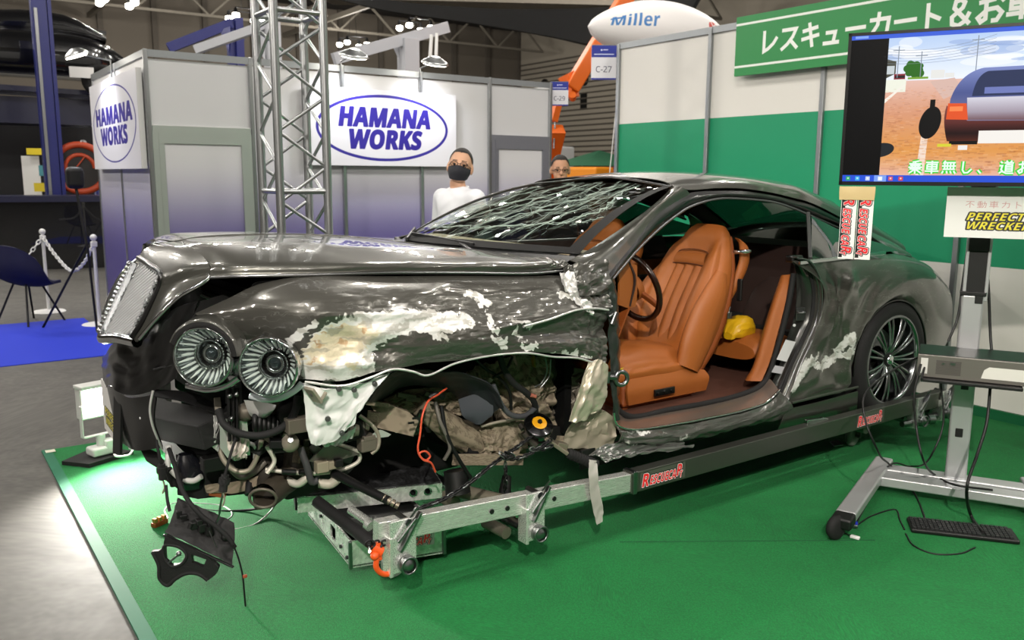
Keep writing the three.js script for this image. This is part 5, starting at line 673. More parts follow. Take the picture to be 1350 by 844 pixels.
  P('battery_tray', [rbox(0.09, 0.055, 0.05, 0.004, ...[-0.916, 0.293, 0.42])], BLACK);
  T([[-0.859, 0.27, 0.4], [-0.815, 0.218, 0.42], [-0.774, 0.237, 0.45], [-0.73, 0.275, 0.46]], 0.014, std(0x77716a, 0.5, 0.3), 'pipe'); T([[-0.752, 0.364, 0.55], [-0.726, 0.299, 0.55], [-0.757, 0.257, 0.55]], 0.009, std(0xd0ccc0, 0.5, 0.2), 'pipe');
  P('rust_rail', patch([[[-0.923, 0.167, 0.3], [-0.828, 0.184, 0.38], [-0.748, 0.222, 0.46]], [[-0.919, 0.134, 0.3], [-0.824, 0.139, 0.38], [-0.765, 0.183, 0.46]]], { su: 6, sv: 4, th: 0.006, disp: (u, v) => 0.006 * n2(u * 7, v * 5) }), std(0x8f8270, 0.6, 0.2)); P('rust_rail', bar([-0.907, 0.132, 0.3], [-0.848, 0.113, 0.32], 0.012, 0.02), std(0x8a4a20, 0.8));
  // intake duct with its open mouth
  const dk = std(0x3b352c, 0.6); P('intake_duct', tube([[-0.585, 0.274, 0.42], [-0.608, 0.201, 0.44], [-0.687, 0.172, 0.48], [-0.763, 0.164, 0.54]], 0.052, 24, 18), dk, 'wide brown plastic duct with an open round mouth'); P('duct_lip', aim(new THREE.TorusGeometry(0.050, 0.006, 8, 32).rotateX(Math.PI / 2), [-0.776, 0.161, 0.55], [-0.42, -0.42, 0.75]), std(0x6a645a, 0.45, 0.3)); P('duct_boot', tube([[-0.725, 0.257, 0.4], [-0.72, 0.205, 0.44], [-0.743, 0.166, 0.5]], 0.040, 14, 14), std(0x2e2a24, 0.7));
  P('skid_plate', patch([[[-0.578, 0.237, 0.34], [-0.58, 0.145, 0.36]], [[-0.73, 0.157, 0.4], [-0.729, 0.084, 0.45]], [[-0.764, 0.126, 0.38], [-0.762, 0.062, 0.4]]], { su: 4, sv: 4, th: 0.006 }), std(0x3a342b, 0.7));
  // cast crash metal and small gear right of the duct
  P('gear_bracket', sheet([[-0.606, 0.29, 0.6], [-0.538, 0.356, 0.62], [-0.485, 0.327, 0.64], [-0.415, 0.296, 0.64], [-0.488, 0.282, 0.63], [-0.574, 0.275, 0.61]], 0.01), std(0x6d6a64, 0.4, 0.7)); P('lamp_leveller', [rbox(0.07, 0.055, 0.05, 0.008, ...[-0.391, 0.337, 0.66]), rbox(0.05, 0.02, 0.055, 0.004, ...[-0.39, 0.365, 0.66])], DULL); P('pulley', [...Array(4)].map((_, i) => aim(new THREE.CylinderGeometry(0.032 - i * 0.004, 0.032 - i * 0.004, 0.016, 20), mix([-0.451, 0.395, 0.64], [-0.383, 0.402, 0.64], i / 3), [1, -0.1, 0.2])), CAST);
  P('connector', [rbox(0.06, 0.035, 0.03, 0.006, ...[-0.516, 0.266, 0.62]), rbox(0.05, 0.045, 0.04, 0.006, ...[-0.566, 0.267, 0.62])], std(0x8d8672, 0.6)); P('connector', rbox(0.03, 0.03, 0.03, 0.004, ...[-0.505, 0.276, 0.64]), BLACK);
  T([[-0.641, 0.351, 0.6], [-0.627, 0.288, 0.62], [-0.605, 0.211, 0.62], [-0.586, 0.213, 0.62]], 0.014, std(0x3a3a3c, 0.6), 'hose'); T([[-0.42, 0.456, 0.66], [-0.379, 0.417, 0.68], [-0.351, 0.369, 0.68], [-0.355, 0.321, 0.68], [-0.377, 0.297, 0.67]], 0.008, CAST, 'pipe');
  P('bright_scrap', patch([[[-0.596, 0.388, 0.7], [-0.54, 0.395, 0.72], [-0.48, 0.448, 0.76]], [[-0.574, 0.363, 0.69], [-0.527, 0.372, 0.71], [-0.48, 0.402, 0.73]]], { su: 6, sv: 4, th: 0.004, flat: true, disp: (u, v) => 0.01 * n2(u * 6, v * 3) }), BAREALU);
  P('bright_scrap', patch([[[-0.374, 0.379, 0.68], [-0.341, 0.389, 0.68], [-0.295, 0.363, 0.68]], [[-0.381, 0.362, 0.68], [-0.341, 0.358, 0.68], [-0.308, 0.356, 0.68]]], { su: 5, sv: 3, th: 0.004 }), BAREALU);
  P('broken_lens_edge', tube([[-0.875, 0.623, 0.76], [-0.83, 0.612, 0.8], [-0.784, 0.617, 0.82], [-0.737, 0.64, 0.83], [-0.718, 0.661, 0.84]], 0.012, 40, 8), std(0xcfd6dc, 0.15, 0.3));
  // ---- wheel well
  const liner = [[[-0.466, 0.558, 0.84], [-0.375, 0.661, 0.86], [-0.225, 0.647, 0.86], [-0.045, 0.607, 0.85], [0.076, 0.542, 0.84], [0.15, 0.434, 0.82]], [[-0.416, 0.532, 0.76], [-0.322, 0.618, 0.78], [-0.169, 0.603, 0.78], [-0.009, 0.56, 0.78], [0.101, 0.495, 0.77], [0.153, 0.407, 0.76]], [[-0.305, 0.48, 0.6], [-0.195, 0.521, 0.6], [-0.053, 0.507, 0.6], [0.054, 0.45, 0.62], [0.097, 0.406, 0.66], [0.117, 0.339, 0.7]]];
  P('wheel_liner', patch(liner, { su: 8, sv: 7, th: 0.004, disp: (u, v) => 0.006 * n2(u * 5, v * 3) }), std(0x25262b, 0.5), 'black plastic wheel arch liner, broken off short');
  P('wheel_liner', patch([[[0.017, 0.459, 0.68], [0.073, 0.482, 0.72], [0.138, 0.475, 0.76]], [[0.032, 0.39, 0.69], [0.082, 0.402, 0.73], [0.138, 0.4, 0.76]], [[0.077, 0.353, 0.69], [0.096, 0.348, 0.72], [0.129, 0.382, 0.75]]], { su: 6, sv: 6, th: 0.004 }), std(0x3f424a, 0.5));
  P('arch_panel', patch([[[-0.265, 0.474, 0.56], [-0.145, 0.499, 0.56], [0.032, 0.482, 0.57], [0.101, 0.428, 0.58]], [[-0.217, 0.425, 0.56], [-0.109, 0.444, 0.57], [0.025, 0.426, 0.58], [0.119, 0.396, 0.6]], [[-0.124, 0.389, 0.55], [-0.044, 0.384, 0.57], [0.025, 0.376, 0.58], [0.096, 0.355, 0.6]]], { su: 8, sv: 7, th: 0.004, disp: (u, v) => 0.01 * n2(u * 7, v * 5) }), DIRTY);
  for (const [a, b] of [[[-0.218, 0.496, 0.59], [-0.134, 0.471, 0.59]], [[-0.18, 0.472, 0.59], [-0.084, 0.451, 0.59]], [[-0.091, 0.484, 0.59], [-0.025, 0.449, 0.59]]]) P('panel_rib', bar(a, b, 0.012, 0.02), DULL);
  P('crash_rail', sheet([[-0.368, 0.5, 0.62], [-0.295, 0.482, 0.66], [-0.222, 0.443, 0.7], [-0.182, 0.402, 0.7], [-0.207, 0.343, 0.7], [-0.337, 0.387, 0.66], [-0.373, 0.413, 0.64], [-0.342, 0.448, 0.64]], 0.05), DIRTY, 'beige crash rail end bent up behind the flange'); P('crash_rail', [bar([-0.393, 0.506, 0.66], [-0.305, 0.485, 0.68], 0.02, 0.02), bar([-0.379, 0.444, 0.64], [-0.336, 0.436, 0.66], 0.02, 0.04)], DIRTY);
  for (const [a, b] of [[[-0.259, 0.422, 0.755], [-0.233, 0.42, 0.755]], [[-0.239, 0.437, 0.755], [-0.212, 0.436, 0.755]]]) P('rail_slot', bar(a, b, 0.006, 0.008, undefined, 0), BLACK);
  P('subframe', loft([[[-0.115, 0.43, 0.58], 0.05], [[-0.031, 0.361, 0.58], 0.065], [[0.081, 0.275, 0.58], 0.075], [[0.219, 0.206, 0.58], 0.07], [[0.385, 0.158, 0.58], 0.06]].map(([p, r]) => ring(p, [0, 1, 0], [0.2, 0, 1], r, r, 12)), { su: 3, sv: 5, disp: (u, v) => 0.008 * n2(u * 8, v * 8) }), DIRTY, 'beige tunnel and subframe inside the empty wheel well');
  P('subframe', patch([[[0.135, 0.31, 0.66], [0.231, 0.329, 0.68], [0.38, 0.302, 0.7]], [[0.153, 0.227, 0.68], [0.238, 0.21, 0.7], [0.365, 0.224, 0.71]], [[0.127, 0.179, 0.66], [0.232, 0.165, 0.68], [0.347, 0.166, 0.69]]], { su: 7, sv: 7, th: 0.005, disp: (u, v) => 0.014 * n2(u * 4, v * 3) - 0.02 * Math.abs(n2(u * 3 + 5, v * 2)) }), DIRTY); P('subframe_lip', tube([[0.123, 0.329, 0.69], [0.211, 0.34, 0.71], [0.324, 0.337, 0.72], [0.365, 0.317, 0.72]], 0.007, 24, 6), CAST);
  P('crushed_bulkhead', patch([[[0.092, 0.551, 0.62], [0.205, 0.597, 0.66], [0.35, 0.61, 0.68], [0.492, 0.586, 0.68]], [[0.206, 0.437, 0.6], [0.285, 0.483, 0.63], [0.408, 0.472, 0.66], [0.534, 0.469, 0.64]], [[0.232, 0.352, 0.62], [0.332, 0.375, 0.64], [0.438, 0.351, 0.65], [0.56, 0.347, 0.62]], [[0.253, 0.29, 0.62], [0.362, 0.291, 0.64], [0.476, 0.265, 0.64], [0.587, 0.236, 0.6]]], { su: 12, sv: 10, th: 0.004, disp: (u, v) => 0.03 * n2(u * 3, v * 3) + 0.03 * Math.abs(n2(u * 4 + 2, v * 4)) - 0.015 * Math.abs(n2(u * 9, v * 7)) }), DIRTY, 'crumpled dusty bulkhead sheet');
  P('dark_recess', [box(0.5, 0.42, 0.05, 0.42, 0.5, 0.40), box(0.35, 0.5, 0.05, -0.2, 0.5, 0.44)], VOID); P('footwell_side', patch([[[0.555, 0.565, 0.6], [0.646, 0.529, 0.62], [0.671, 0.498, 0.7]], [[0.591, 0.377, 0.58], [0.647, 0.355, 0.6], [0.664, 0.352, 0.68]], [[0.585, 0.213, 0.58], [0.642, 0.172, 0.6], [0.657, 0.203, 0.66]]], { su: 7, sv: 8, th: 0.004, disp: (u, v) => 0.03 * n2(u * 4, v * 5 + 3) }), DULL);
  P('foot_panel', patch([[[0.557, 0.352, 0.84], [0.627, 0.367, 0.88], [0.7, 0.319, 0.9]], [[0.49, 0.286, 0.82], [0.595, 0.278, 0.86], [0.712, 0.238, 0.89]], [[0.482, 0.199, 0.8], [0.592, 0.183, 0.84], [0.715, 0.154, 0.87]]], { su: 7, sv: 6, th: 0.004, disp: (u, v) => 0.012 * n2(u * 4, v * 4) }), std(0x9c9483, 0.5, 0.3)); P('foot_panel', patch([[[0.515, 0.228, 0.72], [0.592, 0.211, 0.76], [0.694, 0.16, 0.8]], [[0.494, 0.183, 0.72], [0.571, 0.151, 0.76], [0.65, 0.14, 0.8]]], { su: 6, sv: 4, th: 0.005, disp: (u, v) => 0.01 * n2(u * 4, v * 4) }), DIRTY);
  P('under_rail', bar([0.022, 0.181, 0.62], [0.326, 0.151, 0.72], 0.012, 0.05), DIRTY);
  T([[0.124, 0.526, 0.78], [0.17, 0.432, 0.78], [0.217, 0.385, 0.78], [0.295, 0.367, 0.77], [0.382, 0.387, 0.74]], 0.012, std(0x45474b, 0.6), 'hose', 'grey corrugated hose sagging across the well'); T([[0.14, 0.655, 0.8], [0.171, 0.582, 0.8], [0.224, 0.521, 0.79], [0.295, 0.469, 0.78], [0.351, 0.417, 0.76], [0.39, 0.34, 0.72]], 0.014, RUBBER); T([[0.008, 0.665, 0.8], [0.087, 0.601, 0.78], [0.168, 0.548, 0.76], [0.237, 0.469, 0.74], [0.259, 0.388, 0.72]], 0.007, DARKMETAL, 'cable'); T([[0.379, 0.614, 0.8], [0.396, 0.551, 0.79], [0.375, 0.501, 0.78], [0.339, 0.49, 0.78]], 0.0035, STEEL, 'wire'); T([[0.408, 0.604, 0.8], [0.408, 0.529, 0.79], [0.368, 0.479, 0.78]], 0.0035, STEEL, 'wire');
  P('wire_stub', rod([0.312, 0.459, 0.79], [0.336, 0.449, 0.79], 0.008), std(0xb06a58, 0.5)); T([[0.223, 0.636, 0.78], [0.192, 0.588, 0.78], [0.131, 0.555, 0.77]], 0.006, BLACK, 'cable'); P('yellow_stub', bar([0.385, 0.609, 0.7], [0.394, 0.554, 0.7], 0.02, 0.01), std(0x8f7426, 0.6));
  T([[-0.062, 0.527, 0.72], [-0.113, 0.513, 0.74], [-0.184, 0.502, 0.78], [-0.22, 0.457, 0.8], [-0.231, 0.385, 0.8], [-0.242, 0.326, 0.8], [-0.232, 0.293, 0.8], [-0.205, 0.273, 0.8], [-0.188, 0.285, 0.8], [-0.217, 0.315, 0.81], [-0.241, 0.31, 0.81], [-0.225, 0.282, 0.81], [-0.185, 0.259, 0.8], [-0.153, 0.209, 0.78]], 0.0042, std(0xe05a3c, 0.45), 'red_wire', 'thin red wire hanging in a loop');
  T([[-0.104, 0.472, 0.7], [-0.095, 0.396, 0.72], [-0.06, 0.316, 0.72], [-0.049, 0.269, 0.72], [-0.063, 0.22, 0.7]], 0.008, std(0x75706a, 0.5, 0.3), 'cable'); T([[-0.076, 0.452, 0.7], [-0.067, 0.343, 0.72], [-0.017, 0.236, 0.72], [0.063, 0.116, 0.7]], 0.009, DARKMETAL, 'cable'); T([[-0.143, 0.501, 0.72], [-0.117, 0.512, 0.73], [-0.08, 0.492, 0.72]], 0.012, BLACK, 'cable_clip');
  // hanging plugs at the nose
  const plug = (pts, top, bot, l) => { T(pts, 0.0055, RUBBER, 'cable'); P('plug', [rod(top, bot, 0.014, 0.016, 10), rod(mix(top, bot, 0.2), mix(top, bot, 0.55), 0.021, 0.021, 8)], PLASTIC, l); T([bot, add(bot, [0.004, -0.03, 0.003]), add(bot, [-0.004, -0.055, 0])], 0.0035, CAST, 'wire'); };
  plug([[-1.089, 0.38, 0.29], [-1.086, 0.325, 0.31], [-1.08, 0.288, 0.31]], [-1.08, 0.288, 0.31], [-1.079, 0.227, 0.31]); plug([[-0.88, 0.438, 0.6], [-0.911, 0.378, 0.62], [-0.933, 0.308, 0.62]], [-0.933, 0.308, 0.62], [-0.945, 0.247, 0.62]);
  // small broken gear that fills the hollows
  const r = rng(404), mats = [CAST, DULL, DIRTY, BLACK, DARKMETAL, STEEL, PLASTIC, BAREALU, BAREALU, std(0xbdb6a6, 0.5, 0.2)];
  for (let i = 0; i < 92; i++) {
    const zone = i < 56, x = zone ? lerp(-0.92, -0.40, r()) : lerp(-0.25, 0.55, r()), y = zone ? lerp(0.20, 0.55, r()) : lerp(0.28, 0.66, r()), z = zone ? lerp(0.28, 0.50, r()) + (x + 0.92) * 0.25 : lerp(0.42, 0.60, r()), m = mats[Math.floor(r() * mats.length)], k = Math.floor(r() * 4), s = 0.014 + 0.024 * r(), dir = [r() - 0.5, r() - 0.5, r() - 0.5];
    const p = [x, y, zone && y < 0.32 ? z - 0.16 : z], q = add(p, dir.map((d) => d * 0.22));
    if (k === 0) P('pipe_stub', rod(p, q, s * 0.5, s * 0.5, 10), m); else if (k === 1) P('bracket', bar(p, q, s, s * 2.4), m); else if (k === 2) P('fitting', aim(lathe([[0, s], [s * 0.5, s], [s * 0.6, s * 0.3], [s, s * 0.2], [s, -s * 0.6], [0, -s * 0.6]], 16), p, dir), m); else P('housing', rbox(s * 2.4, s * 1.7, s * 2, 0.006).rotateX(dir[0]).rotateY(dir[1] * 3).translate(...p), m);
  }
}
// ------------------------------------------------------------------ the car-moving cart under the coupe (points: x, height above floor, z from the car's centre line)
const BASE = [CAR[0], 0, CAR[2]];
function rescueDecal(bg) { return canvasTex(512, 128, (g, W, H) => { if (bg) { g.fillStyle = bg; g.fillRect(0, 0, W, H); }
  g.save(); g.transform(1, 0, -0.18, 1, 22, 0); const T = (s, x, y, px, sx = 1) => { g.save(); g.translate(x, y); g.scale(sx, 1); g.font = 'bold ' + px + 'px sans-serif'; g.lineJoin = 'round'; g.lineWidth = 26; g.strokeStyle = '#0a0a0a'; g.strokeText(s, 0, 0); g.lineWidth = 11; g.strokeStyle = '#f2f2f2'; g.strokeText(s, 0, 0); g.lineWidth = 3; g.strokeStyle = '#e8242c'; g.strokeText(s, 0, 0); g.fillStyle = '#e8242c'; g.fillText(s, 0, 0); g.restore(); };
  T('R', 10, 116, 138, 0.95); T('ESCUE', 102, 112, 96, 0.72); T('CA', 308, 112, 96, 0.74); T('R', 398, 100, 126, 0.86); T('T', 446, 118, 70, 0.72); g.restore(); }); }
const zinc = tex(256, 256, (u, v) => { const a = 0.88 + 0.05 * wrapN(u, v, 7, 1) + 0.07 * wrapN(u, v, 22, 5) + 0.015 * n2(u * 4, v * 160); return [a, a * 1.01, a * 0.99, 0.30 + 0.08 * wrapN(u, v, 12, 3), 0.7]; }, [2, 2]);
const ZINC = std(0xffffff, 1, 1, { map: zinc.map, roughnessMap: zinc.rm, metalnessMap: zinc.rm }), ZINCD = std(0x6f716a, 0.36, 0.85), ORANGE = std(0xe0531c, 0.45), DECAL = std(0xffffff, 0.4, 0, { map: rescueDecal('#4c5148') });
{
  const c = thing('rescue_cart', BASE, 0, 'zinc plated car dolly with side rail clamps carrying the wrecked coupe', 'dolly'), P = (n, g, m, l, par = c) => mesh(n, g, m, par, l);
  const RZ = 0.965; // side rail
  const r0 = [-0.505, 0.325, RZ - 0.01], r1 = [0.735, 0.262, RZ], r2 = [3.32, 0.265, RZ];
  const fr = P('front_rail', bar(r0, r1, 0.082, 0.05, [0, 0, 1], 0.004).clone(), ZINC, 'bright inner rail tube'), rr = P('rear_rail', bar(add(r1, [-0.02, 0, 0]), r2, 0.094, 0.062, [0, 0, 1], 0.004), ZINCD, 'dull outer rail tube'); P('rail_collar', bar(add(r1, [-0.012, 0, 0]), add(r1, [0.012, 0, 0]), 0.104, 0.072, [0, 0, 1], 0.003), STEEL);
  for (const x of [-0.02, 0.055, 0.235, 0.29]) { const t = (x - r0[0]) / (r1[0] - r0[0]), q = mix(r0, r1, t); P('rail_hole', new THREE.CylinderGeometry(0.010, 0.010, 0.004, 16).rotateX(Math.PI / 2).translate(q[0], q[1], RZ + 0.0225), BLACK); }
  const dec = (x0, x1, n) => { const t0 = (x0 - r1[0]) / (r2[0] - r1[0]), a = mix(r1, r2, t0); P(n, quad([x0, a[1] - 0.036, RZ + 0.0325], [x1 - x0, 0, 0], [0, 0.076, 0]), DECAL); }; dec(0.765, 1.05, 'rail_print'); dec(2.40, 2.66, 'rail_print');
  // clamps along the rail: cheek plate, toggle lever, hub
  const clamp_ = (x, dy, h, s) => { const g = new THREE.Group(); g.name = 'rail_clamp'; c.add(g); const y = dy, z = RZ + 0.045;
    mesh('clamp_plate', [rbox(0.105 * s, h, 0.014, 0.003, x, y - h / 2 + 0.055, z), rbox(0.014, h * 0.75, 0.06, 0.003, x - 0.05 * s, y - h / 2 + 0.02, z - 0.02)], ZINC, g);
    mesh('clamp_lever', [bar([x - 0.02, y - 0.06, z + 0.015], [x + 0.065 * s, y + 0.075, z + 0.02], 0.022, 0.012), bar([x - 0.03, y - 0.02, z + 0.02], [x + 0.04 * s, y + 0.06, z + 0.03], 0.014, 0.01), rod([x + 0.03, y + 0.05, z], [x + 0.05, y + 0.10, z + 0.03], 0.004)], STEEL, g);
    mesh('hub', [aim(lathe([[0, 0.03], [0.014, 0.03], [0.016, 0.022], [0.030, 0.022], [0.034, 0.012], [0.034, -0.01], [0.02, -0.012]], 28), [x + 0.008, y - h + 0.085, z + 0.01], [0, 0, 1]), aim(new THREE.TorusGeometry(0.031, 0.005, 8, 28).rotateX(Math.PI / 2), [x + 0.008, y - h + 0.085, z + 0.034], [0, 0, 1])], STEEL, g);
    mesh('clamp_pin', rod([x + 0.02, y + 0.04, z - 0.08], [x + 0.02, y + 0.04, z + 0.01], 0.014), STEEL, g); return g; };
  clamp_(-0.425, 0.318, 0.20, 1.0); clamp_(0.175, 0.29, 0.20, 0.85); clamp_(3.02, 0.262, 0.17, 0.8); clamp_(3.30, 0.265, 0.17, 0.8);
  for (const x of [3.02, 3.30]) P('axle_stub', [rod([x - 0.12, 0.165, RZ + 0.01], [x + 0.12, 0.165, RZ + 0.05], 0.018), rod([x + 0.10, 0.165, RZ + 0.04], [x + 0.14, 0.163, RZ + 0.055], 0.030)], STEEL);
  // swivelled front dolly: box, top channel, castor
  const d = new THREE.Group(); d.name = 'front_dolly'; c.add(d); const ux = [0.970, 0, 0.235], uz = [0.11, 0, -0.99], O = [-0.470, 0.055, 0.655]; const L = (a, y, b) => [O[0] + ux[0] * a + uz[0] * b, y, O[2] + ux[2] * a + uz[2] * b];
  const wallP = (p, q, y0, y1, t) => sheet([[p[0], y0, p[2]], [q[0], y0, q[2]], [q[0], y1, q[2]], [p[0], y1, p[2]]], t);
  const slot = (a0, a1, y0, y1) => [L(0, y0, a0), L(0, y0, a1), L(0, y1, a1), L(0, y1, a0)];
  mesh('dolly_side', [sheet([L(0, 0.055, 0), L(0, 0.055, 0.62), L(0, 0.168, 0.62), L(0, 0.168, 0)], 0.008, [slot(0.20, 0.27, 0.085, 0.145)]), wallP(L(0.38, 0, 0), L(0.38, 0, 0.62), 0.055, 0.168, 0.008), wallP(L(0, 0, 0.62), L(0.38, 0, 0.62), 0.055, 0.168, 0.008)], ZINC, d);
  mesh('dolly_front', wallP(L(0, 0, 0), L(0.38, 0, 0), 0.055, 0.168, -0.008), ZINC, d); mesh('dolly_floor', sheet([L(0, 0.06, 0), L(0.38, 0.06, 0), L(0.38, 0.06, 0.62), L(0, 0.06, 0.62)], 0.006), DARKMETAL, d);
  mesh('dolly_edge', [bar(L(-0.004, 0.055, -0.006), L(-0.004, 0.17, -0.006), 0.014, 0.014), bar(L(0.384, 0.055, -0.006), L(0.384, 0.17, -0.006), 0.016, 0.014)], STEEL, d);
  mesh('dolly_print', quad(add(L(0.10, 0.108, -0.011), [0, 0, 0.001]), [ux[0] * 0.24, 0, ux[2] * 0.24], [0, 0.056, 0]), std(0xffffff, 0.4, 0, { map: rescueDecal('#b4b8b4') }), d);
  for (const [a, y, b] of [[-0.003, 0.10, 0.12], [-0.003, 0.085, 0.04], [-0.003, 0.13, 0.40]]) mesh('bolt', aim(new THREE.CylinderGeometry(0.008, 0.008, 0.01, 10), L(a, y, b), [-1, 0, 0]), DARKMETAL, d);
  const tA = [-0.563, 0.27, 0.341], tB = [0.017, 0.27, 0.531], ta = [tB[0] - tA[0], 0, tB[2] - tA[2]], tl = Math.hypot(ta[0], ta[2]), tu = [ta[0] / tl, 0, ta[2] / tl], tn = [tu[2], 0, -tu[0]], Q = (a, y, b) => [tA[0] + tu[0] * a + tn[0] * b, y, tA[2] + tu[2] * a + tn[2] * b];
  const grit = tex(256, 256, (u, v) => { const a = 0.13 + 0.08 * n2(u * 60, v * 60) + 0.12 * Math.max(0, n2(u * 14, v * 9)); return [a, a * 1.02, a * 1.06]; });
  mesh('top_channel', [sheet([Q(0, 0.205, 0), Q(tl, 0.205, 0), Q(tl, 0.27, 0), Q(0, 0.27, 0)], 0.008, [0.205 / 0.258, 0.235 / 0.258].map((k, i) => [...Array(14)].map((_, j) => { const w = j / 14 * 6.283, x = tl * (0.80 + i * 0.105); return Q(x + Math.cos(w) * 0.019, 0.238 + Math.sin(w) * 0.019, 0); }))), sheet([Q(0, 0.205, 0.2), Q(tl, 0.205, 0.2), Q(tl, 0.27, 0.2), Q(0, 0.27, 0.2)], 0.008), sheet([Q(tl, 0.205, 0), Q(tl, 0.205, 0.2), Q(tl, 0.27, 0.2), Q(tl, 0.27, 0)], 0.006)], ZINC, d);
  mesh('grip_top', sheet([Q(0, 0.271, 0.0), Q(tl, 0.271, 0.0), Q(tl, 0.271, 0.22), Q(0, 0.271, 0.22)], 0.006), std(0xffffff, 0.55, 0.2, { map: grit.map }), d, 'black gritty top of the dolly channel');
  for (const k of [0, 1, 2]) mesh('channel_rib', bar(Q(-0.004, 0.208, 0.02 + k * 0.05), Q(-0.004, 0.268, 0.02 + k * 0.05), 0.012, 0.012), DARKMETAL, d);
  mesh('roller_core', [...[0.80, 0.905].map((k) => aim(lathe([[0.006, 0.03], [0.012, 0.03], [0.012, -0.03]], 16), Q(tl * k, 0.238, 0.03), [tn[0], 0, tn[2]]))], STEEL, d);
  mesh('rubber_sleeve', [rod([-0.541, 0.3, 0.5], [-0.465, 0.227, 0.86], 0.024, 0.024, 18)], RUBBER, d, 'black rubber sleeved lifting bar'); mesh('drive_shaft', [rod([-0.5, 0.434, 0.58], [-0.404, 0.39, 0.86], 0.019, 0.017, 16)], DARKMETAL, d); mesh('shaft_tip', [...Array(4)].map((_, i) => { const p = mix([-0.416, 0.398, 0.84], [-0.367, 0.364, 0.88], i / 4), q = mix([-0.416, 0.398, 0.84], [-0.367, 0.364, 0.88], (i + 0.75) / 4); return rod(p, q, 0.016 - i * 0.001, 0.016 - i * 0.001, 14); }), std(0x7a7264, 0.4, 0.7), d);
  mesh('roller', [rod([-0.442, 0.276, 0.6], [-0.408, 0.248, 0.7], 0.018, 0.018, 14), rod([-0.418, 0.247, 0.7], [-0.412, 0.24, 0.72], 0.022, 0.022, 14)], ZINC, d); mesh('dolly_cover', sheet([L(0.02, 0.172, 0.02), L(0.36, 0.172, 0.02), L(0.36, 0.172, 0.6), L(0.02, 0.172, 0.6)], 0.004), BLACK, d);
  // castor under the front edge
  const cw = [-0.32, 0.02, 0.734]; mesh('castor_wheel', aim(lathe([[0.012, 0.022], [0.05, 0.022], [0.058, 0.012], [0.06, 0], [0.058, -0.012], [0.05, -0.022], [0.012, -0.022]], 32), [cw[0], 0.069, cw[2] - 0.005], [0.30, 0, 1]), std(0xc4c8c4, 0.35, 0.3), d, 'pale castor wheel'); mesh('castor_fork', [bar([cw[0], 0.13, cw[2] + 0.03], [cw[0], 0.06, cw[2] + 0.03], 0.04, 0.005), rod([cw[0], 0.06, cw[2] - 0.035], [cw[0], 0.06, cw[2] + 0.04], 0.008)], STEEL, d); mesh('castor_plate', rbox(0.07, 0.075, 0.008, 0.003, ...add([-0.368, 0.201, 0.93], [0, 0, 0])), ZINC, d);
  // cross tubes running back under the car
  P('cross_tube', [rod([0.071, 0.236, 0.55], [0.181, 0.233, 0.8], 0.030, 0.030, 18), rod([0.05, 0.19, 0.5], [0.06, 0.182, 0.58], 0.030, 0.030, 18)], std(0x8c8676, 0.45, 0.5)); P('cross_tube', rod([0.074, 0.171, 0.8], [0.091, 0.163, 0.93], 0.026, 0.026, 16), std(0x6c685c, 0.5, 0.5)); for (const x of [0.17, 3.02, 3.3]) P('cross_tube', rod([x, 0.167, -0.95], [x, 0.167, 0.93], 0.025), STEEL);
  P('pad_stand', rod([0.251, 0.304, 0.7], [0.211, 0.231, 0.74], 0.02, 0.03, 12), BLACK); P('pad_stand', rod([0.012, 0.367, 0.66], [0.014, 0.272, 0.68], 0.05, 0.055, 16), BLACK);
  P('far_rail', bar([-0.5, 0.30, -0.98], [3.32, 0.265, -0.98], 0.09, 0.06, [0, 0, 1], 0.004), ZINCD);
  for (const x of [2.58, 3.08]) P('wheel_cradle', rod([x, 0.19, 0.62], [x, 0.19, 0.95], 0.035), ZINCD);
  P('lift_handle', [bar([2.005, 0.322, 0.95], [2.158, 0.31, 0.95], 0.025, 0.02), bar([2.137, 0.317, 0.95], [2.234, 0.287, 0.96], 0.02, 0.02)], CHROME);
  // rear castor below the sill
  const rc = [2.727, 0.005, 0.722]; P('castor_wheel', aim(lathe([[0.012, 0.02], [0.06, 0.02], [0.072, 0.012], [0.075, 0], [0.072, -0.012], [0.06, -0.02], [0.012, -0.02]], 32), [rc[0], 0.084, rc[2] + 0.05], [0.2, 0, 1]), std(0x6d756c, 0.4, 0.2)); P('castor_fork', [bar([rc[0], 0.22, rc[2] + 0.08], [rc[0], 0.07, rc[2] + 0.08], 0.05, 0.006), rod([rc[0], 0.078, rc[2]], [rc[0], 0.078, rc[2] + 0.1], 0.01), rbox(0.16, 0.03, 0.14, 0.004, rc[0], 0.205, rc[2] + 0.05)], ZINCD);
  P('brake_pedal', sheet([[2.552, 0.06, 0.739], [2.616, 0.06, 0.746], [2.596, 0.05, 0.801], [2.526, 0.05, 0.788]], 0.006), STEEL);
  // orange swivel hook on the front of the rail
  const hk = new THREE.Group(); hk.name = 'orange_hook'; c.add(hk); hk.userData.label = 'orange lifting hook'; mesh('hook_swivel', [rod([-0.535, 0.281, 0.98], [-0.501, 0.258, 0.99], 0.022, 0.02, 14), rod([-0.513, 0.293, 0.98], [-0.511, 0.232, 0.99], 0.014, 0.012, 12), new THREE.SphereGeometry(0.016, 12, 10).translate(...[-0.533, 0.256, 1])], ORANGE, hk); mesh('hook_bend', capped([[-0.524, 0.248, 1], [-0.528, 0.214, 1], [-0.511, 0.186, 1], [-0.484, 0.173, 1], [-0.462, 0.182, 1], [-0.455, 0.203, 1]], 0.0105, 40, 10), ORANGE, hk); mesh('hook_chain', [...Array(5)].map((_, i) => aim(new THREE.TorusGeometry(0.012, 0.004, 6, 14), add(mix([-0.548, 0.303, 0.985], [-0.489, 0.288, 0.985], i / 4), [0, (i % 2) * -0.011, 0]), [i % 2, 1, 0.3])), DARKMETAL, hk);
}
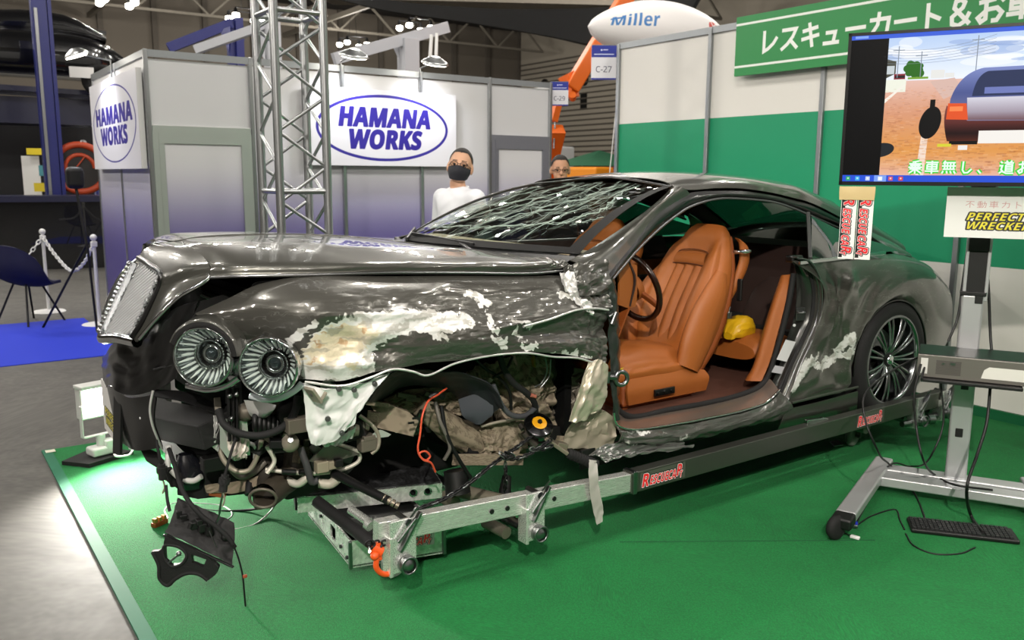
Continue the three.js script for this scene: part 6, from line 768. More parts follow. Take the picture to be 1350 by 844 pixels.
// ratchet binder and its chain
{
  const t = thing('ratchet_binder', BASE, 0, 'black ratchet binder with a yellow cap and ribbed grip under the sill', 'ratchet'), c = [0.316, 0.557, 0.84], n = [-0.2, 0.8, 0.6];
  mesh('ratchet_head', aim(lathe([[0, 0.02], [0.03, 0.02], [0.034, 0.012], [0.058, 0.010], [0.064, 0], [0.060, -0.03], [0, -0.03]], 32), c, n), phy(0x0c0c0d, 0.25, 0.3, { clearcoat: 0.7 }), t); mesh('yellow_cap', aim(lathe([[0, 0.022], [0.010, 0.026], [0.014, 0.022], [0.026, 0.024], [0.032, 0.021]], 28), c, n), std(0xe0a018, 0.35), t); mesh('cap_screw', aim(new THREE.CylinderGeometry(0.01, 0.012, 0.012, 6), add(c, [-0.005, 0.021, 0.016]), n), DARKMETAL, t);
  const a = [0.326, 0.513, 0.87], b = [0.41, 0.441, 0.92], e = [0.538, 0.374, 0.96]; mesh('lever', [bar(a, b, 0.05, 0.016), bar([0.372, 0.477, 0.89], [0.418, 0.461, 0.9], 0.04, 0.03)], std(0x8a8272, 0.4, 0.6), t); mesh('grip', [rod(b, e, 0.020, 0.022, 16), ...[...Array(9)].map((_, i) => { const p = mix(b, e, 0.12 + i * 0.09), q = mix(b, e, 0.15 + i * 0.09); return rod(p, q, 0.0235, 0.0235, 16); })], RUBBER, t); mesh('barrel', [rod([0.252, 0.533, 0.82], [0.294, 0.474, 0.85], 0.018, 0.018, 12), rod([0.266, 0.539, 0.8], [0.264, 0.554, 0.78], 0.013, 0.013, 10)], std(0x55504a, 0.35, 0.8), t);
  const ch = thing('chain', BASE, 0, 'steel chain slung from the ratchet binder down to the dolly', 'chain');
  const run = (pts, n) => { const cv = curve(pts); for (let i = 0; i < n; i++) { const p = cv.getPointAt((i + 0.5) / n).toArray(), d = cv.getTangentAt((i + 0.5) / n).toArray(); const g = new THREE.TorusGeometry(0.009, 0.0034, 6, 14).scale(0.85, 1.55, 1).rotateY(i % 2 ? 1.57 : 0); mesh('link', aim(g, p, d, [0.3, 0.2, 1]), i % 5 ? DARKMETAL : STEEL, ch); } };
  run([[-0.299, 0.337, 0.88], [-0.187, 0.361, 0.9], [-0.065, 0.403, 0.9], [0.025, 0.448, 0.9], [0.095, 0.479, 0.9]], 30); run([[0.095, 0.479, 0.9], [0.178, 0.506, 0.89], [0.247, 0.53, 0.88]], 10); run([[0.095, 0.472, 0.9], [0.164, 0.462, 0.91], [0.241, 0.483, 0.92], [0.32, 0.514, 0.92]], 15); run([[0.218, 0.493, 0.92], [0.272, 0.483, 0.92], [0.316, 0.491, 0.93]], 7); run([[0.11, 0.447, 0.89], [0.128, 0.373, 0.87], [0.156, 0.293, 0.82]], 9); run([[0.067, 0.502, 0.92], [0.089, 0.482, 0.93], [0.126, 0.485, 0.92], [0.096, 0.503, 0.92]], 8);
  const st = mesh('duct_tape_strip', [patch([[[0.49, 0.41, 0.97], [0.533, 0.395, 0.97]], [[0.462, 0.37, 1], [0.513, 0.35, 1]], [[0.469, 0.277, 1.005], [0.524, 0.265, 1.005]], [[0.492, 0.195, 1], [0.548, 0.182, 1]], [[0.515, 0.121, 1], [0.545, 0.128, 1]]], { su: 4, sv: 6, th: 0.002, disp: (u, v) => 0.004 * n2(u * 3, v * 6) })], std(0xa9a7a0, 0.6)); st.position.set(...BASE); tag(st, 'torn grey tape strip hanging from the ratchet grip in front of the rail', 'tape');
}
// broken undertray piece hanging by its cables
{
  const t = thing('broken_panel', BASE, 0, 'broken black plastic air duct panel hanging on cables below the nose', 'car part');
  const pl = mesh('panel_sheet', patch([[[-1.039, 0.381, 0.36], [-0.986, 0.359, 0.44], [-0.926, 0.329, 0.5], [-0.886, 0.306, 0.54]], [[-1.072, 0.329, 0.4], [-1.014, 0.306, 0.46], [-0.955, 0.275, 0.54], [-0.902, 0.238, 0.58]], [[-1.107, 0.279, 0.42], [-1.055, 0.259, 0.5], [-0.989, 0.224, 0.58], [-0.926, 0.176, 0.62]]], { su: 8, sv: 8, th: 0.004, disp: (u, v) => 0.008 * n2(u * 4, v * 4) }), PLASTIC, t);
  mesh('panel_rib', bar([-1.115, 0.275, 0.43], [-0.922, 0.171, 0.625], 0.012, 0.008), BLACK, t);
  mesh('duct_frame', sheet([[-1.117, 0.286, 0.465], [-1.087, 0.263, 0.489], [-1.047, 0.24, 0.519], [-0.993, 0.204, 0.562], [-0.965, 0.166, 0.584], [-0.976, 0.136, 0.577], [-0.998, 0.115, 0.562], [-1.026, 0.135, 0.54], [-1.064, 0.137, 0.511], [-1.095, 0.116, 0.489], [-1.122, 0.092, 0.47], [-1.146, 0.109, 0.452], [-1.147, 0.171, 0.448], [-1.162, 0.223, 0.434], [-1.141, 0.224, 0.45], [-1.127, 0.239, 0.46]], 0.02, [[[-1.122, 0.245, 0.463], [-1.075, 0.24, 0.499], [-1.058, 0.211, 0.513], [-1.074, 0.175, 0.502], [-1.106, 0.169, 0.479], [-1.123, 0.192, 0.465]], [[-1.044, 0.214, 0.523], [-1, 0.195, 0.557], [-1.011, 0.165, 0.55], [-1.044, 0.182, 0.525]]]), PLASTIC, t);
  mesh('duct_lip', [tube([[-1.122, 0.245, 0.463], [-1.097, 0.248, 0.482], [-1.07, 0.234, 0.502], [-1.058, 0.208, 0.513], [-1.076, 0.175, 0.501], [-1.104, 0.166, 0.48], [-1.123, 0.192, 0.465], [-1.128, 0.221, 0.46]], 0.006, 50, 6, true), tube([[-1.159, 0.22, 0.436], [-1.144, 0.171, 0.45], [-1.143, 0.115, 0.453], [-1.122, 0.092, 0.47], [-1.095, 0.119, 0.489], [-1.062, 0.14, 0.513], [-1.026, 0.138, 0.54], [-1, 0.115, 0.56]], 0.007, 60, 6)], RUBBER, t);
  mesh('duct_lever', [rod([-1.114, 0.18, 0.472], [-1.081, 0.213, 0.496], 0.004), new THREE.SphereGeometry(0.010, 12, 8).translate(...[-1.08, 0.216, 0.496])], STEEL, t);
  const cl = mesh('plug_cluster', [rbox(0.03, 0.03, 0.03, 0.006, ...[-1.027, 0.324, 0.52]), rbox(0.035, 0.035, 0.03, 0.006, ...[-1, 0.312, 0.53]), rbox(0.03, 0.03, 0.03, 0.006, ...[-0.979, 0.296, 0.54]), rbox(0.022, 0.022, 0.03, 0.004, ...[-1.012, 0.336, 0.53]), rod([-1.039, 0.337, 0.53], [-1.046, 0.318, 0.53], 0.009), rod([-0.977, 0.287, 0.55], [-0.983, 0.318, 0.55], 0.012)], BLACK, t);
  mesh('panel_clip', [new THREE.SphereGeometry(0.016, 12, 8).translate(...[-0.931, 0.271, 0.57]), rbox(0.02, 0.03, 0.02, 0.004, ...[-1.061, 0.35, 0.45]), rbox(0.028, 0.016, 0.02, 0.004, ...[-1.048, 0.341, 0.46])], BLACK, t);
  mesh('cable', capped([[-1.034, 0.54, 0.24], [-1.041, 0.496, 0.36], [-1.047, 0.448, 0.46], [-1.033, 0.405, 0.52], [-1, 0.358, 0.55], [-0.962, 0.32, 0.57], [-0.928, 0.278, 0.59], [-0.906, 0.234, 0.6]], 0.009, 60, 8), RUBBER, t); mesh('cable', capped([[-1.071, 0.424, 0.32], [-1.078, 0.378, 0.36], [-1.077, 0.342, 0.38]], 0.006, 20, 8), RUBBER, t); mesh('wire', capped([[-0.945, 0.461, 0.62], [-0.949, 0.413, 0.6], [-0.949, 0.358, 0.57], [-0.961, 0.323, 0.56]], 0.004, 20, 6), STEEL, t); mesh('wire', capped([[-0.984, 0.305, 0.56], [-0.975, 0.27, 0.57], [-0.965, 0.24, 0.575]], 0.002, 12, 6), STEEL, t);
  const tail = thing('hanging_plug', BASE, 0, 'small black plug dangling lowest on a thin wire beside the broken panel', 'plug'); mesh('wire', capped([[-0.914, 0.252, 0.61], [-0.9, 0.192, 0.62], [-0.892, 0.134, 0.63], [-0.889, 0.067, 0.63], [-0.887, 0, 0.63]], 0.0035, 40, 6), DARKMETAL, tail); mesh('wire_joint', rbox(0.016, 0.012, 0.01, 0.003, ...[-0.885, 0.129, 0.635]), std(0x9a4a30, 0.6), tail); mesh('plug_body', [rod([-0.887, 0.006, 0.63], [-0.887, -0.012, 0.63], 0.009), rbox(0.026, 0.048, 0.022, 0.005, ...[-0.888, -0.03, 0.63]), rbox(0.012, 0.03, 0.03, 0.004, ...[-0.901, -0.024, 0.635]), rbox(0.01, 0.02, 0.02, 0.003, ...[-0.874, -0.029, 0.63])], BLACK, tail);
  // loop of cable on the carpet and a brass terminal
  const lp = thing('loose_cable', BASE, 0, 'thin grey and black cables looping over the carpet behind the broken panel', 'cable'); mesh('cable', capped([[-0.821, 0.006, -0.514], [-0.687, 0.006, -0.353], [-0.573, 0.02, -0.255], [-0.525, 0.1, -0.071], [-0.462, 0.16, -0.001]], 0.006, 60, 8), RUBBER, lp); mesh('cable', capped([[-0.729, 0.006, -0.101], [-0.607, 0.006, -0.1], [-0.513, 0.03, -0.15], [-0.512, 0.12, -0.046]], 0.0045, 60, 8), WHITEP, lp); mesh('cable', capped([[-0.913, 0.006, -0.396], [-0.897, 0.006, -0.519], [-0.847, 0.006, -0.579], [-0.744, 0.006, -0.508], [-0.655, 0.006, -0.4], [-0.657, 0.006, -0.264], [-0.731, 0.006, -0.207], [-0.812, 0.006, -0.262]], 0.0045, 80, 8), std(0xa9aaa8, 0.5), lp);
  const tm = thing('brass_terminal', add(BASE, [-0.964, 0.008, -0.338]), 0.5, 'brown brass terminal block lying on the carpet left of the broken panel', 'terminal'); mesh('terminal_base', [rbox(0.075, 0.02, 0.03, 0.003, 0, 0.01, 0)], std(0x8a4a20, 0.5, 0.4), tm); for (const x of [-0.025, 0, 0.025]) mesh('terminal_lug', [rbox(0.016, 0.02, 0.022, 0.003, x, 0.03, 0)], std(0xb0824a, 0.35, 0.8), tm);
}
// ------------------------------------------------------------------ television on its trolley
{
  const TB = [4.25, 0, -2.10], TR = -62 * Math.PI / 180;
  const t = thing('television', TB, TR, 'wide black television showing a street with the rear of a dark coupe', 'television'); const P = (n, g, m, par = t) => mesh(n, g, m, par);
  P('tv_case', [rbox(1.235, 0.70, 0.05, 0.006, 0, 1.912, 0.27), rbox(0.8, 0.4, 0.06, 0.02, 0, 1.9, 0.23)], BLACK); P('tv_bezel', [box(1.235, 0.014, 0.01, 0, 2.255, 0.298), box(1.235, 0.018, 0.01, 0, 1.571, 0.298), box(0.014, 0.70, 0.01, -0.61, 1.912, 0.298), box(0.014, 0.70, 0.01, 0.61, 1.912, 0.298)], GLOSSBLACK);
  const sc = canvasTex(1280, 720, (g, W, H) => {
    g.fillStyle = '#08080a'; g.fillRect(0, 0, W, H); g.fillStyle = '#3f62d8'; g.fillRect(0, 0, W, 22); g.fillStyle = '#88a8f0'; g.fillRect(18, 4, 60, 12); g.fillStyle = '#2d54d6'; g.fillRect(0, H - 34, W, 34); g.fillStyle = '#7ea2f2'; g.fillRect(150, H - 33, 56, 32);
    [['#2fae66', 18], ['#46b4e8', 62], ['#c8d4f0', 110], ['#e8f0ff', 168], ['#d85a6a', 216], ['#e04848', 262]].forEach(([c, x]) => { g.fillStyle = c; g.fillRect(x, H - 27, 20, 20); g.fillStyle = 'rgba(255,255,255,.7)'; g.fillRect(x + 6, H - 22, 8, 8); });
    g.save(); g.beginPath(); g.rect(172, 22, 936, H - 56); g.clip(); g.translate(172, 22); const w = 936, h = H - 56;
    let q = g.createLinearGradient(0, 0, 0, h * 0.34); q.addColorStop(0, '#b9d0f2'); q.addColorStop(1, '#f4f8ff'); g.fillStyle = q; g.fillRect(0, 0, w, h * 0.34);
    const r = rng(3); for (let i = 0; i < 40; i++) { g.fillStyle = i % 3 ? 'rgba(255,255,255,.45)' : 'rgba(120,150,205,.35)'; g.beginPath(); g.ellipse(r() * w, r() * h * 0.2, 40 + r() * 90, 8 + r() * 20, 0, 0, 7); g.fill(); }
    q = g.createLinearGradient(0, h * 0.3, 0, h); q.addColorStop(0, '#e6c0b4'); q.addColorStop(0.35, '#d99a78'); q.addColorStop(0.75, '#e09a52'); q.addColorStop(1, '#e8b6a0'); g.fillStyle = q; g.fillRect(0, h * 0.31, w, h);
    g.fillStyle = '#eef0e0'; g.fillRect(0, h * 0.30, 90, 60); g.fillStyle = '#4a4a40'; g.beginPath(); g.moveTo(0, 100); g.lineTo(40, 112); g.lineTo(40, 170); g.lineTo(0, 190); g.fill(); g.fillStyle = '#c8d0d4'; g.fillRect(0, 132, 34, 40);
    g.fillStyle = '#2f6a24'; for (let i = 0; i < 26; i++) { g.beginPath(); g.arc(90 + r() * 60, 120 + r() * 60, 12 + r() * 8, 0, 7); g.fill(); } g.fillStyle = '#7aa43a'; g.fillRect(96, 190, 90, 10); g.fillStyle = '#8a3038'; g.fillRect(34, 172, 50, 26); g.fillStyle = '#2a2426'; g.fillRect(38, 180, 44, 12); g.fillStyle = '#e6e6e2'; g.fillRect(196, 160, 60, 40); g.fillRect(258, 176, 40, 22);
    g.strokeStyle = '#8892a0'; g.lineWidth = 4; for (const [x, y] of [[48, 40], [150, 70], [386, 10]]) { g.beginPath(); g.moveTo(x, y); g.lineTo(x, 190); g.moveTo(x - 26, y + 20); g.lineTo(x + 26, y + 20); g.stroke(); } g.lineWidth = 1.5; g.beginPath(); for (let i = 0; i < 6; i++) { g.moveTo(0, 50 + i * 14); g.quadraticCurveTo(200, 90 + i * 10, 460, 10 + i * 16); } g.stroke();
    g.fillStyle = '#f6efe4'; g.beginPath(); g.moveTo(0, 292); g.lineTo(84, 222); g.lineTo(92, 222); g.lineTo(0, 312); g.fill(); g.fillStyle = '#d9b8ac'; g.beginPath(); g.moveTo(196, 214); g.lineTo(300, 200); g.lineTo(340, 260); g.lineTo(260, 300); g.fill(); g.fillStyle = '#f2dccc'; g.beginPath(); g.moveTo(176, 470); g.lineTo(206, 470); g.lineTo(200, h); g.lineTo(164, h); g.fill();
    for (let i = 0; i < 1400; i++) { const yy = h * 0.36 + r() * h * 0.62, k = (yy / h - 0.3); g.fillStyle = ['rgba(120,60,40,.16)', 'rgba(255,220,190,.16)', 'rgba(230,140,60,.2)', 'rgba(160,90,70,.14)'][i % 4]; g.fillRect(r() * w, yy, 10 + 60 * k * r(), 2 + 8 * k); }
    // dark coupe seen from behind
    g.translate(-40, 0); q = g.createLinearGradient(0, 160, 0, 440); q.addColorStop(0, '#7f8cc4'); q.addColorStop(0.4, '#4d5890'); q.addColorStop(1, '#8d86a0'); g.fillStyle = q; g.beginPath(); g.moveTo(330, 300); g.quadraticCurveTo(360, 180, 460, 160); g.lineTo(760, 156); g.quadraticCurveTo(860, 180, 890, 300); g.lineTo(910, 440); g.lineTo(320, 440); g.fill(); g.fillStyle = '#2c3658'; g.beginPath(); g.moveTo(420, 290); g.quadraticCurveTo(430, 190, 480, 176); g.lineTo(740, 174); g.quadraticCurveTo(800, 190, 810, 290); g.fill(); g.fillStyle = '#6e7ab8'; g.fillRect(470, 250, 280, 30); q = g.createLinearGradient(0, 296, 0, 410); q.addColorStop(0, '#d6d4e0'); q.addColorStop(0.6, '#a59aa8'); q.addColorStop(1, '#6a4a50'); g.fillStyle = q; g.beginPath(); g.moveTo(400, 296); g.lineTo(830, 296); g.lineTo(850, 410); g.lineTo(410, 400); g.fill();
    q = g.createLinearGradient(0, 330, 0, 520); q.addColorStop(0, '#8a4a44'); q.addColorStop(0.45, '#5a2a28'); q.addColorStop(0.7, '#220e10'); q.addColorStop(1, '#6a3020'); g.fillStyle = q; g.beginPath(); g.moveTo(316, 330); g.quadraticCurveTo(300, 400, 330, 500); g.lineTo(900, 520); g.quadraticCurveTo(930, 400, 905, 330); g.lineTo(850, 412); g.lineTo(410, 404); g.fill(); g.fillStyle = '#e2562a'; g.beginPath(); g.moveTo(322, 320); g.lineTo(400, 322); g.lineTo(412, 400); g.lineTo(318, 396); g.fill(); g.fillStyle = '#ff8a50'; g.fillRect(330, 336, 56, 22); g.fillStyle = '#f2eee8'; g.fillRect(462, 452, 230, 60); g.fillStyle = '#0c0c0e'; g.beginPath(); g.ellipse(250, 410, 46, 78, 0.2, 0, 7); g.fill(); g.fillRect(244, 300, 22, 80); g.fillRect(340, 500, 120, 16); g.fillStyle = '#d8d23a'; g.fillRect(290, 512, 60, 14); g.fillStyle = '#f0ece8'; g.fillRect(380, 520, 40, 22); g.translate(40, 0); g.fillStyle = '#24282c'; g.beginPath(); g.ellipse(0, 540, 60, 34, -0.2, 0, 7); g.fill();
    ['jou', 'sha', 'mu', 'shi', 'ten', 'michi', 'o', 'to'].forEach((k, i) => strokes(g, KANA[k], 128 + i * 74 + (i > 4 ? 20 : 0), h - 72, 0.66, 8, '#eafff0', '#3ad03a', 12)); g.restore();
  });
  P('tv_screen', quad([-0.604, 1.578, 0.2975], [1.208, 0, 0], [0, 0.672, 0]), new THREE.MeshPhysicalMaterial({ color: 0x010101, roughness: 0.4, specularIntensity: 0.25, emissive: 0xffffff, emissiveMap: sc, emissiveIntensity: 1.15 }));
  // sticker boxes taped to its lower edge
  const loc = (p) => { const c = Math.cos(TR), s = Math.sin(TR); return [TB[0] + c * p[0] + s * p[2], TB[1] + p[1], TB[2] - s * p[0] + c * p[2]]; };
  const vt = canvasTex(128, 512, (g, W, H) => { g.fillStyle = '#f4f4f2'; g.fillRect(0, 0, W, H); g.save(); g.translate(26, 10); g.rotate(Math.PI / 2); g.scale(1.0, 1); const T = (s, x, y, px, sx = 1) => { g.save(); g.translate(x, y); g.scale(sx, 1); g.font = 'bold ' + px + 'px sans-serif'; g.lineJoin = 'round'; g.lineWidth = 24; g.strokeStyle = '#0a0a0a'; g.strokeText(s, 0, 0); g.lineWidth = 9; g.strokeStyle = '#f2f2f2'; g.strokeText(s, 0, 0); g.lineWidth = 2; g.strokeStyle = '#e8242c'; g.strokeText(s, 0, 0); g.fillStyle = '#e8242c'; g.fillText(s, 0, 0); g.restore(); }; g.fillStyle = '#0a0a0a'; g.fillRect(0, -8, 490, 30); g.transform(1, 0, -0.15, 1, 0, 0); T('R', 4, 4, 118, 0.95); T('ESCUE', 96, 6, 88, 0.76); T('CA', 306, 6, 88, 0.76); T('R', 392, 0, 112, 0.86); T('T', 442, 12, 62, 0.72); g.restore(); });
  const strip = (x, w, label) => { const s = thing('sticker_strip', loc([x, 1.208, 0.292]), TR, label, 'sticker', null); mesh('strip_card', box(w, 0.315, 0.004, w / 2, 0.157, 0), WHITEP, s); mesh('strip_print', quad([0, 0, 0.0026], [w, 0, 0], [0, 0.31, 0]), std(0xffffff, 0.4, 0, { map: vt }), s); };
  strip(-0.600, 0.07, 'white sticker strip with upright red lettering taped under the television, the left one'); strip(-0.525, 0.07, 'white sticker strip with upright red lettering taped under the television, the right one');
  const tp = mesh('masking_tape', patch([[-0.612, -0.56, -0.50, -0.452].map((x, i) => [x, 1.556, 0.302]), [-0.612, -0.56, -0.50, -0.452].map((x, i) => [x, 1.525, 0.3005 + (i % 2) * 0.003]), [-0.610, -0.56, -0.50, -0.454].map((x, i) => [x, 1.492, 0.298 + (i % 2) * 0.002])], { su: 4, sv: 4, th: 0.0015 }), std(0xd8bf8c, 0.5)); tp.position.set(...TB); tp.rotation.y = TR; tag(tp, 'beige masking tape holding two sticker strips to the television', 'tape');
  // trolley
  const tr = thing('tv_trolley', TB, TR, 'silver wheeled television stand with perforated column', 'stand'); const Q = (n, g, m, par = tr) => mesh(n, g, m, par), SILV = std(0xc0c2c4, 0.38, 0.55);
  Q('column', [rbox(0.098, 0.98, 0.06, 0.012, 0.003, 0.55, 0.02)], SILV); Q('upper_column', [rbox(0.088, 0.62, 0.04, 0.008, 0.01, 1.32, 0.02)], BLACK); Q('column_edge', [rbox(0.016, 0.64, 0.05, 0.004, -0.036, 1.33, 0.02), rbox(0.016, 0.64, 0.05, 0.004, 0.058, 1.33, 0.02)], SILV); Q('column_collar', rbox(0.115, 0.02, 0.07, 0.004, 0.004, 1.045, 0.02), BLACK);
  for (const [x, y] of [[0.03, 1.02], [0.006, 0.589], [0.0, 0.345]]) Q('column_slot', rbox(0.034, 0.045, 0.012, 0.003, x, y, 0.047), BLACK);
  Q('tv_bracket', [rbox(0.5, 0.3, 0.02, 0.005, 0, 1.85, 0.19), rbox(0.1, 0.5, 0.12, 0.005, 0, 1.75, 0.11), rbox(0.09, 0.7, 0.04, 0.005, 0.01, 1.6, 0.03)], BLACK); Q('crossbar', rbox(0.78, 0.05, 0.10, 0.008, 0.02, 0.085, 0.16), SILV); Q('crossbar', rbox(0.78, 0.05, 0.10, 0.008, 0.02, 0.085, 0.02), SILV);
  for (const s of [-1, 1]) { const a = [s * 0.335, 0.095, -0.11], b = [s * 0.44, 0.095, 0.80]; Q('foot', bar(a, b, 0.09, 0.05, [0, 1, 0], 0.012), SILV); Q('foot_cap', [bar([s * 0.438, 0.093, 0.79], [s * 0.452, 0.085, 0.88], 0.092, 0.056, [0, 1, 0], 0.014)], BLACK); Q('castor', [aim(lathe([[0, 0.022], [0.03, 0.022], [0.05, 0.016], [0.056, 0], [0.05, -0.016], [0.03, -0.022], [0, -0.022]], 28), [s * 0.47 , 0.065, 0.87], [0.85, 0, 0.5]), rod([s * 0.455, 0.06, 0.86], [s * 0.45, 0.10, 0.85], 0.016)], RUBBER); Q('castor', aim(lathe([[0, 0.022], [0.03, 0.022], [0.04, 0.016], [0.045, 0], [0.04, -0.016], [0.03, -0.022], [0, -0.022]], 24), [s * 0.335, 0.055, -0.07], [1, 0, 0.2]), RUBBER); }
  Q('shelf', [rbox(0.42, 0.016, 0.34, 0.004, 0.02, 0.655, 0.17)], BLACK);
  const pc = thing('computer', loc([0.04, 0.664, 0.16]), TR, 'flat grey and black desktop computer on the trolley shelf', 'computer'); mesh('case', rbox(0.5, 0.11, 0.27, 0.006, 0, 0.056, 0), std(0x131414, 0.35), pc); mesh('front_panel', rbox(0.5, 0.108, 0.012, 0.004, 0, 0.055, 0.138), std(0x77736e, 0.4, 0.4), pc);
  const gt = canvasTex(128, 64, (g, W, H) => { g.fillStyle = '#5c5854'; g.fillRect(0, 0, W, H); g.fillStyle = '#26231f'; for (let j = 0; j < 9; j++) for (let i = 0; i < 18; i++) { g.beginPath(); g.arc(4 + i * 7.2 + (j % 2) * 3.6, 4 + j * 7, 2.2, 0, 7); g.fill(); } }); mesh('front_grille', quad([-0.17, 0.02, 0.1446], [0.105, 0, 0], [0, 0.068, 0]), std(0xffffff, 0.5, 0, { map: gt }), pc); mesh('paper_label', quad([-0.235, 0.018, 0.1446], [0.03, 0, 0], [0, 0.075, 0]), std(0xd4d2ce, 0.6), pc); mesh('paper_label', sheet([[0.02, 0.02, 0.1442], [0.20, 0.02, 0.1442], [0.20, 0.075, 0.1442], [0.05, 0.075, 0.1442], [0.03, 0.06, 0.1442]], 0.0008), std(0xdedcd6, 0.6), pc); mesh('front_port', [box(0.012, 0.008, 0.004, -0.14, 0.072, 0.1455), box(0.02, 0.012, 0.004, -0.10, 0.075, 0.1455)], STEEL, pc);
  // yellow print card
  const cardT = (dark) => canvasTex(512, 360, (g, W, H) => { g.fillStyle = '#ececea'; g.fillRect(0, 0, W, H); ['fu', 'dou', 'sha', 'ka', 'to'].forEach((k, i) => strokes(g, KANA[k], 100 + i * 62, 96, 0.52, 3, '#cf9494')); const T = (s, y) => { g.save(); g.translate(96, y); g.transform(0.98, 0, -0.3, 1, 12, 0); g.font = 'bold 74px sans-serif'; g.lineJoin = 'round'; g.lineWidth = 18; g.strokeStyle = '#26262a'; g.strokeText(s, 0, 0); g.fillStyle = '#e6da3c'; g.fillText(s, 0, 0); g.restore(); }; T('PERFECT', 234); T('WRECKER', 298); });
  const card = thing('sign_card', loc([-0.147, 1.325, 0.20]), TR, 'white card with a yellow wrecker logo hanging below the television', 'sign'); mesh('card_board', box(0.40, 0.232, 0.006, 0.2, 0.116, 0), WHITEP, card); mesh('card_print', quad([0, 0, 0.0036], [0.40, 0, 0], [0, 0.232, 0]), std(0xffffff, 0.5, 0, { map: cardT() }), card); mesh('card_hook', [bar([0.1, 0.2, -0.004], [0.1, 0.24, -0.02], 0.01, 0.004), bar([0.16, 0.23, -0.02], [0.16, 0.1, -0.14], 0.04, 0.006)], BLACK, card);
  // number plate card on the car's nose, with the same logo
  const a = add(CAR, [-1.16, 0.484, -0.06]), b = add(CAR, [-1.154, 0.491, -0.4]), a2 = add(CAR, [-1.181, 0.26, -0.06]), pt = canvasTex(512, 512, (g, W, H) => { g.fillStyle = '#d9d7d4'; g.fillRect(0, 0, W, H); const T = (s, y) => { g.save(); g.translate(60, y); g.transform(0.98, 0, -0.2, 1, 12, 0); g.font = 'bold 104px sans-serif'; g.lineJoin = 'round'; g.lineWidth = 26; g.strokeStyle = '#26262a'; g.strokeText(s, 0, 0); g.fillStyle = '#d8cc30'; g.fillText(s, 0, 0); g.restore(); }; T('PERFECT', 330); T('WRECKER', 425); });
  const h = a2[1] - a[1], pn = thing('sign_card', [b[0], b[1] + h, b[2]], Math.atan2(-(a[2] - b[2]), a[0] - b[0]), 'white card with a yellow logo standing edge-on at the car nose by the floodlight', 'sign'); const wd = Math.hypot(a[0] - b[0], a[2] - b[2]); mesh('card_board', box(wd, -h, 0.01, wd / 2, -h / 2, -0.006), WHITEP, pn); mesh('card_print', quad([wd, 0, -0.0115], [-wd, 0, 0], [0, -h, 0]), std(0xffffff, 0.5, 0, { map: pt }), pn); mesh('card_print', quad([0, 0, -0.0005], [wd, 0, 0], [0, -h, 0]), std(0xffffff, 0.5, 0, { map: pt }), pn);
  // keyboard and cables
  const kb = thing('keyboard', [3.79, 0.009, -1.84], -Math.atan2(0.289, 0.225), 'black keyboard lying on the green carpet at the right', 'keyboard'); mesh('keyboard_case', [rbox(0.44, 0.018, 0.15, 0.006, 0.02, 0.01, 0.0)], BLACK, kb); const ks = []; for (let j = 0; j < 6; j++) for (let i = 0; i < 22; i++) if (i !== 15 && i !== 18.5) ks.push(box(0.0155, 0.008, 0.0175, -0.185 + i * 0.0188, 0.022, -0.058 + j * 0.0225)); mesh('keys', ks, std(0x1c1c1e, 0.55), kb).userData.kind = 'stuff';
  const cb = (pts, r, label, m = BLACK) => tag(mesh('cable', capped(pts, r, 90, 8), m), label, 'cable');
  cb([[3.815, 0.672, -2.077], [3.977, 0.746, -2.164], [3.592, 0.601, -2.221], [3.538, 0.493, -2.174], [3.567, 0.372, -2.129], [4.07, 0.13, -2.35], [4.225, 0.03, -2.358], [4.093, 0.01, -2.217], [3.847, 0.01, -2.026], [3.692, 0.01, -1.917]], 0.005, 'black cable drooping from the computer past the rear wheel, the left one');
  cb([[3.866, 0.731, -2.115], [3.827, 0.589, -2.114], [3.821, 0.43, -2.085], [3.782, 0.323, -2.028], [4.181, 0.1, -2.154], [4.027, 0.14, -1.972], [4.16, 0.12, -1.871]], 0.0055, 'black cable running from the computer down across the trolley crossbar');
  cb([[3.983, 0.631, -2.074], [3.973, 0.435, -2.04], [3.915, 0.291, -2.052], [4.324, 0.06, -2.376], [4.08, 0.13, -2.343], [4.024, 0.08, -2.369], [3.891, 0.02, -2.323], [3.675, 0.01, -2.234], [3.513, 0.012, -2.161]], 0.0045, 'thin black monitor cable curving down to a blue plug on the carpet');
  cb([[4.127, 0.644, -1.913], [4.041, 0.464, -1.874], [3.944, 0.34, -1.856], [3.795, 0.238, -1.815], [3.982, 0.03, -1.874], [3.833, 0.03, -1.744]], 0.0075, 'thick black cable hanging right of the stand column'); cb([[4.257, 1.308, -2.144], [4.207, 1.066, -2.13], [4.176, 0.92, -2.122], [4.129, 0.809, -2.132]], 0.006, 'black cable hanging beside the upper column of the stand'); cb([[3.612, 0.012, -1.987], [3.707, 0.01, -2.066], [3.803, 0.01, -2.146], [3.643, 0.01, -2.166], [3.485, 0.01, -2.143]], 0.004, 'thin keyboard cable on the carpet left of the keyboard'); cb([[3.574, 0.01, -1.958], [3.482, 0.01, -1.865], [3.476, 0.01, -1.776], [3.571, 0.01, -1.711], [3.686, 0.01, -1.705]], 0.004, 'thin cable curling on the carpet in front of the keyboard'); cb([[4.319, 1.287, -2.096], [4.314, 1.067, -2.055], [4.299, 0.811, -2.012], [4.198, 0.651, -1.926]], 0.007, 'black cable hanging right of the stand column above the computer');
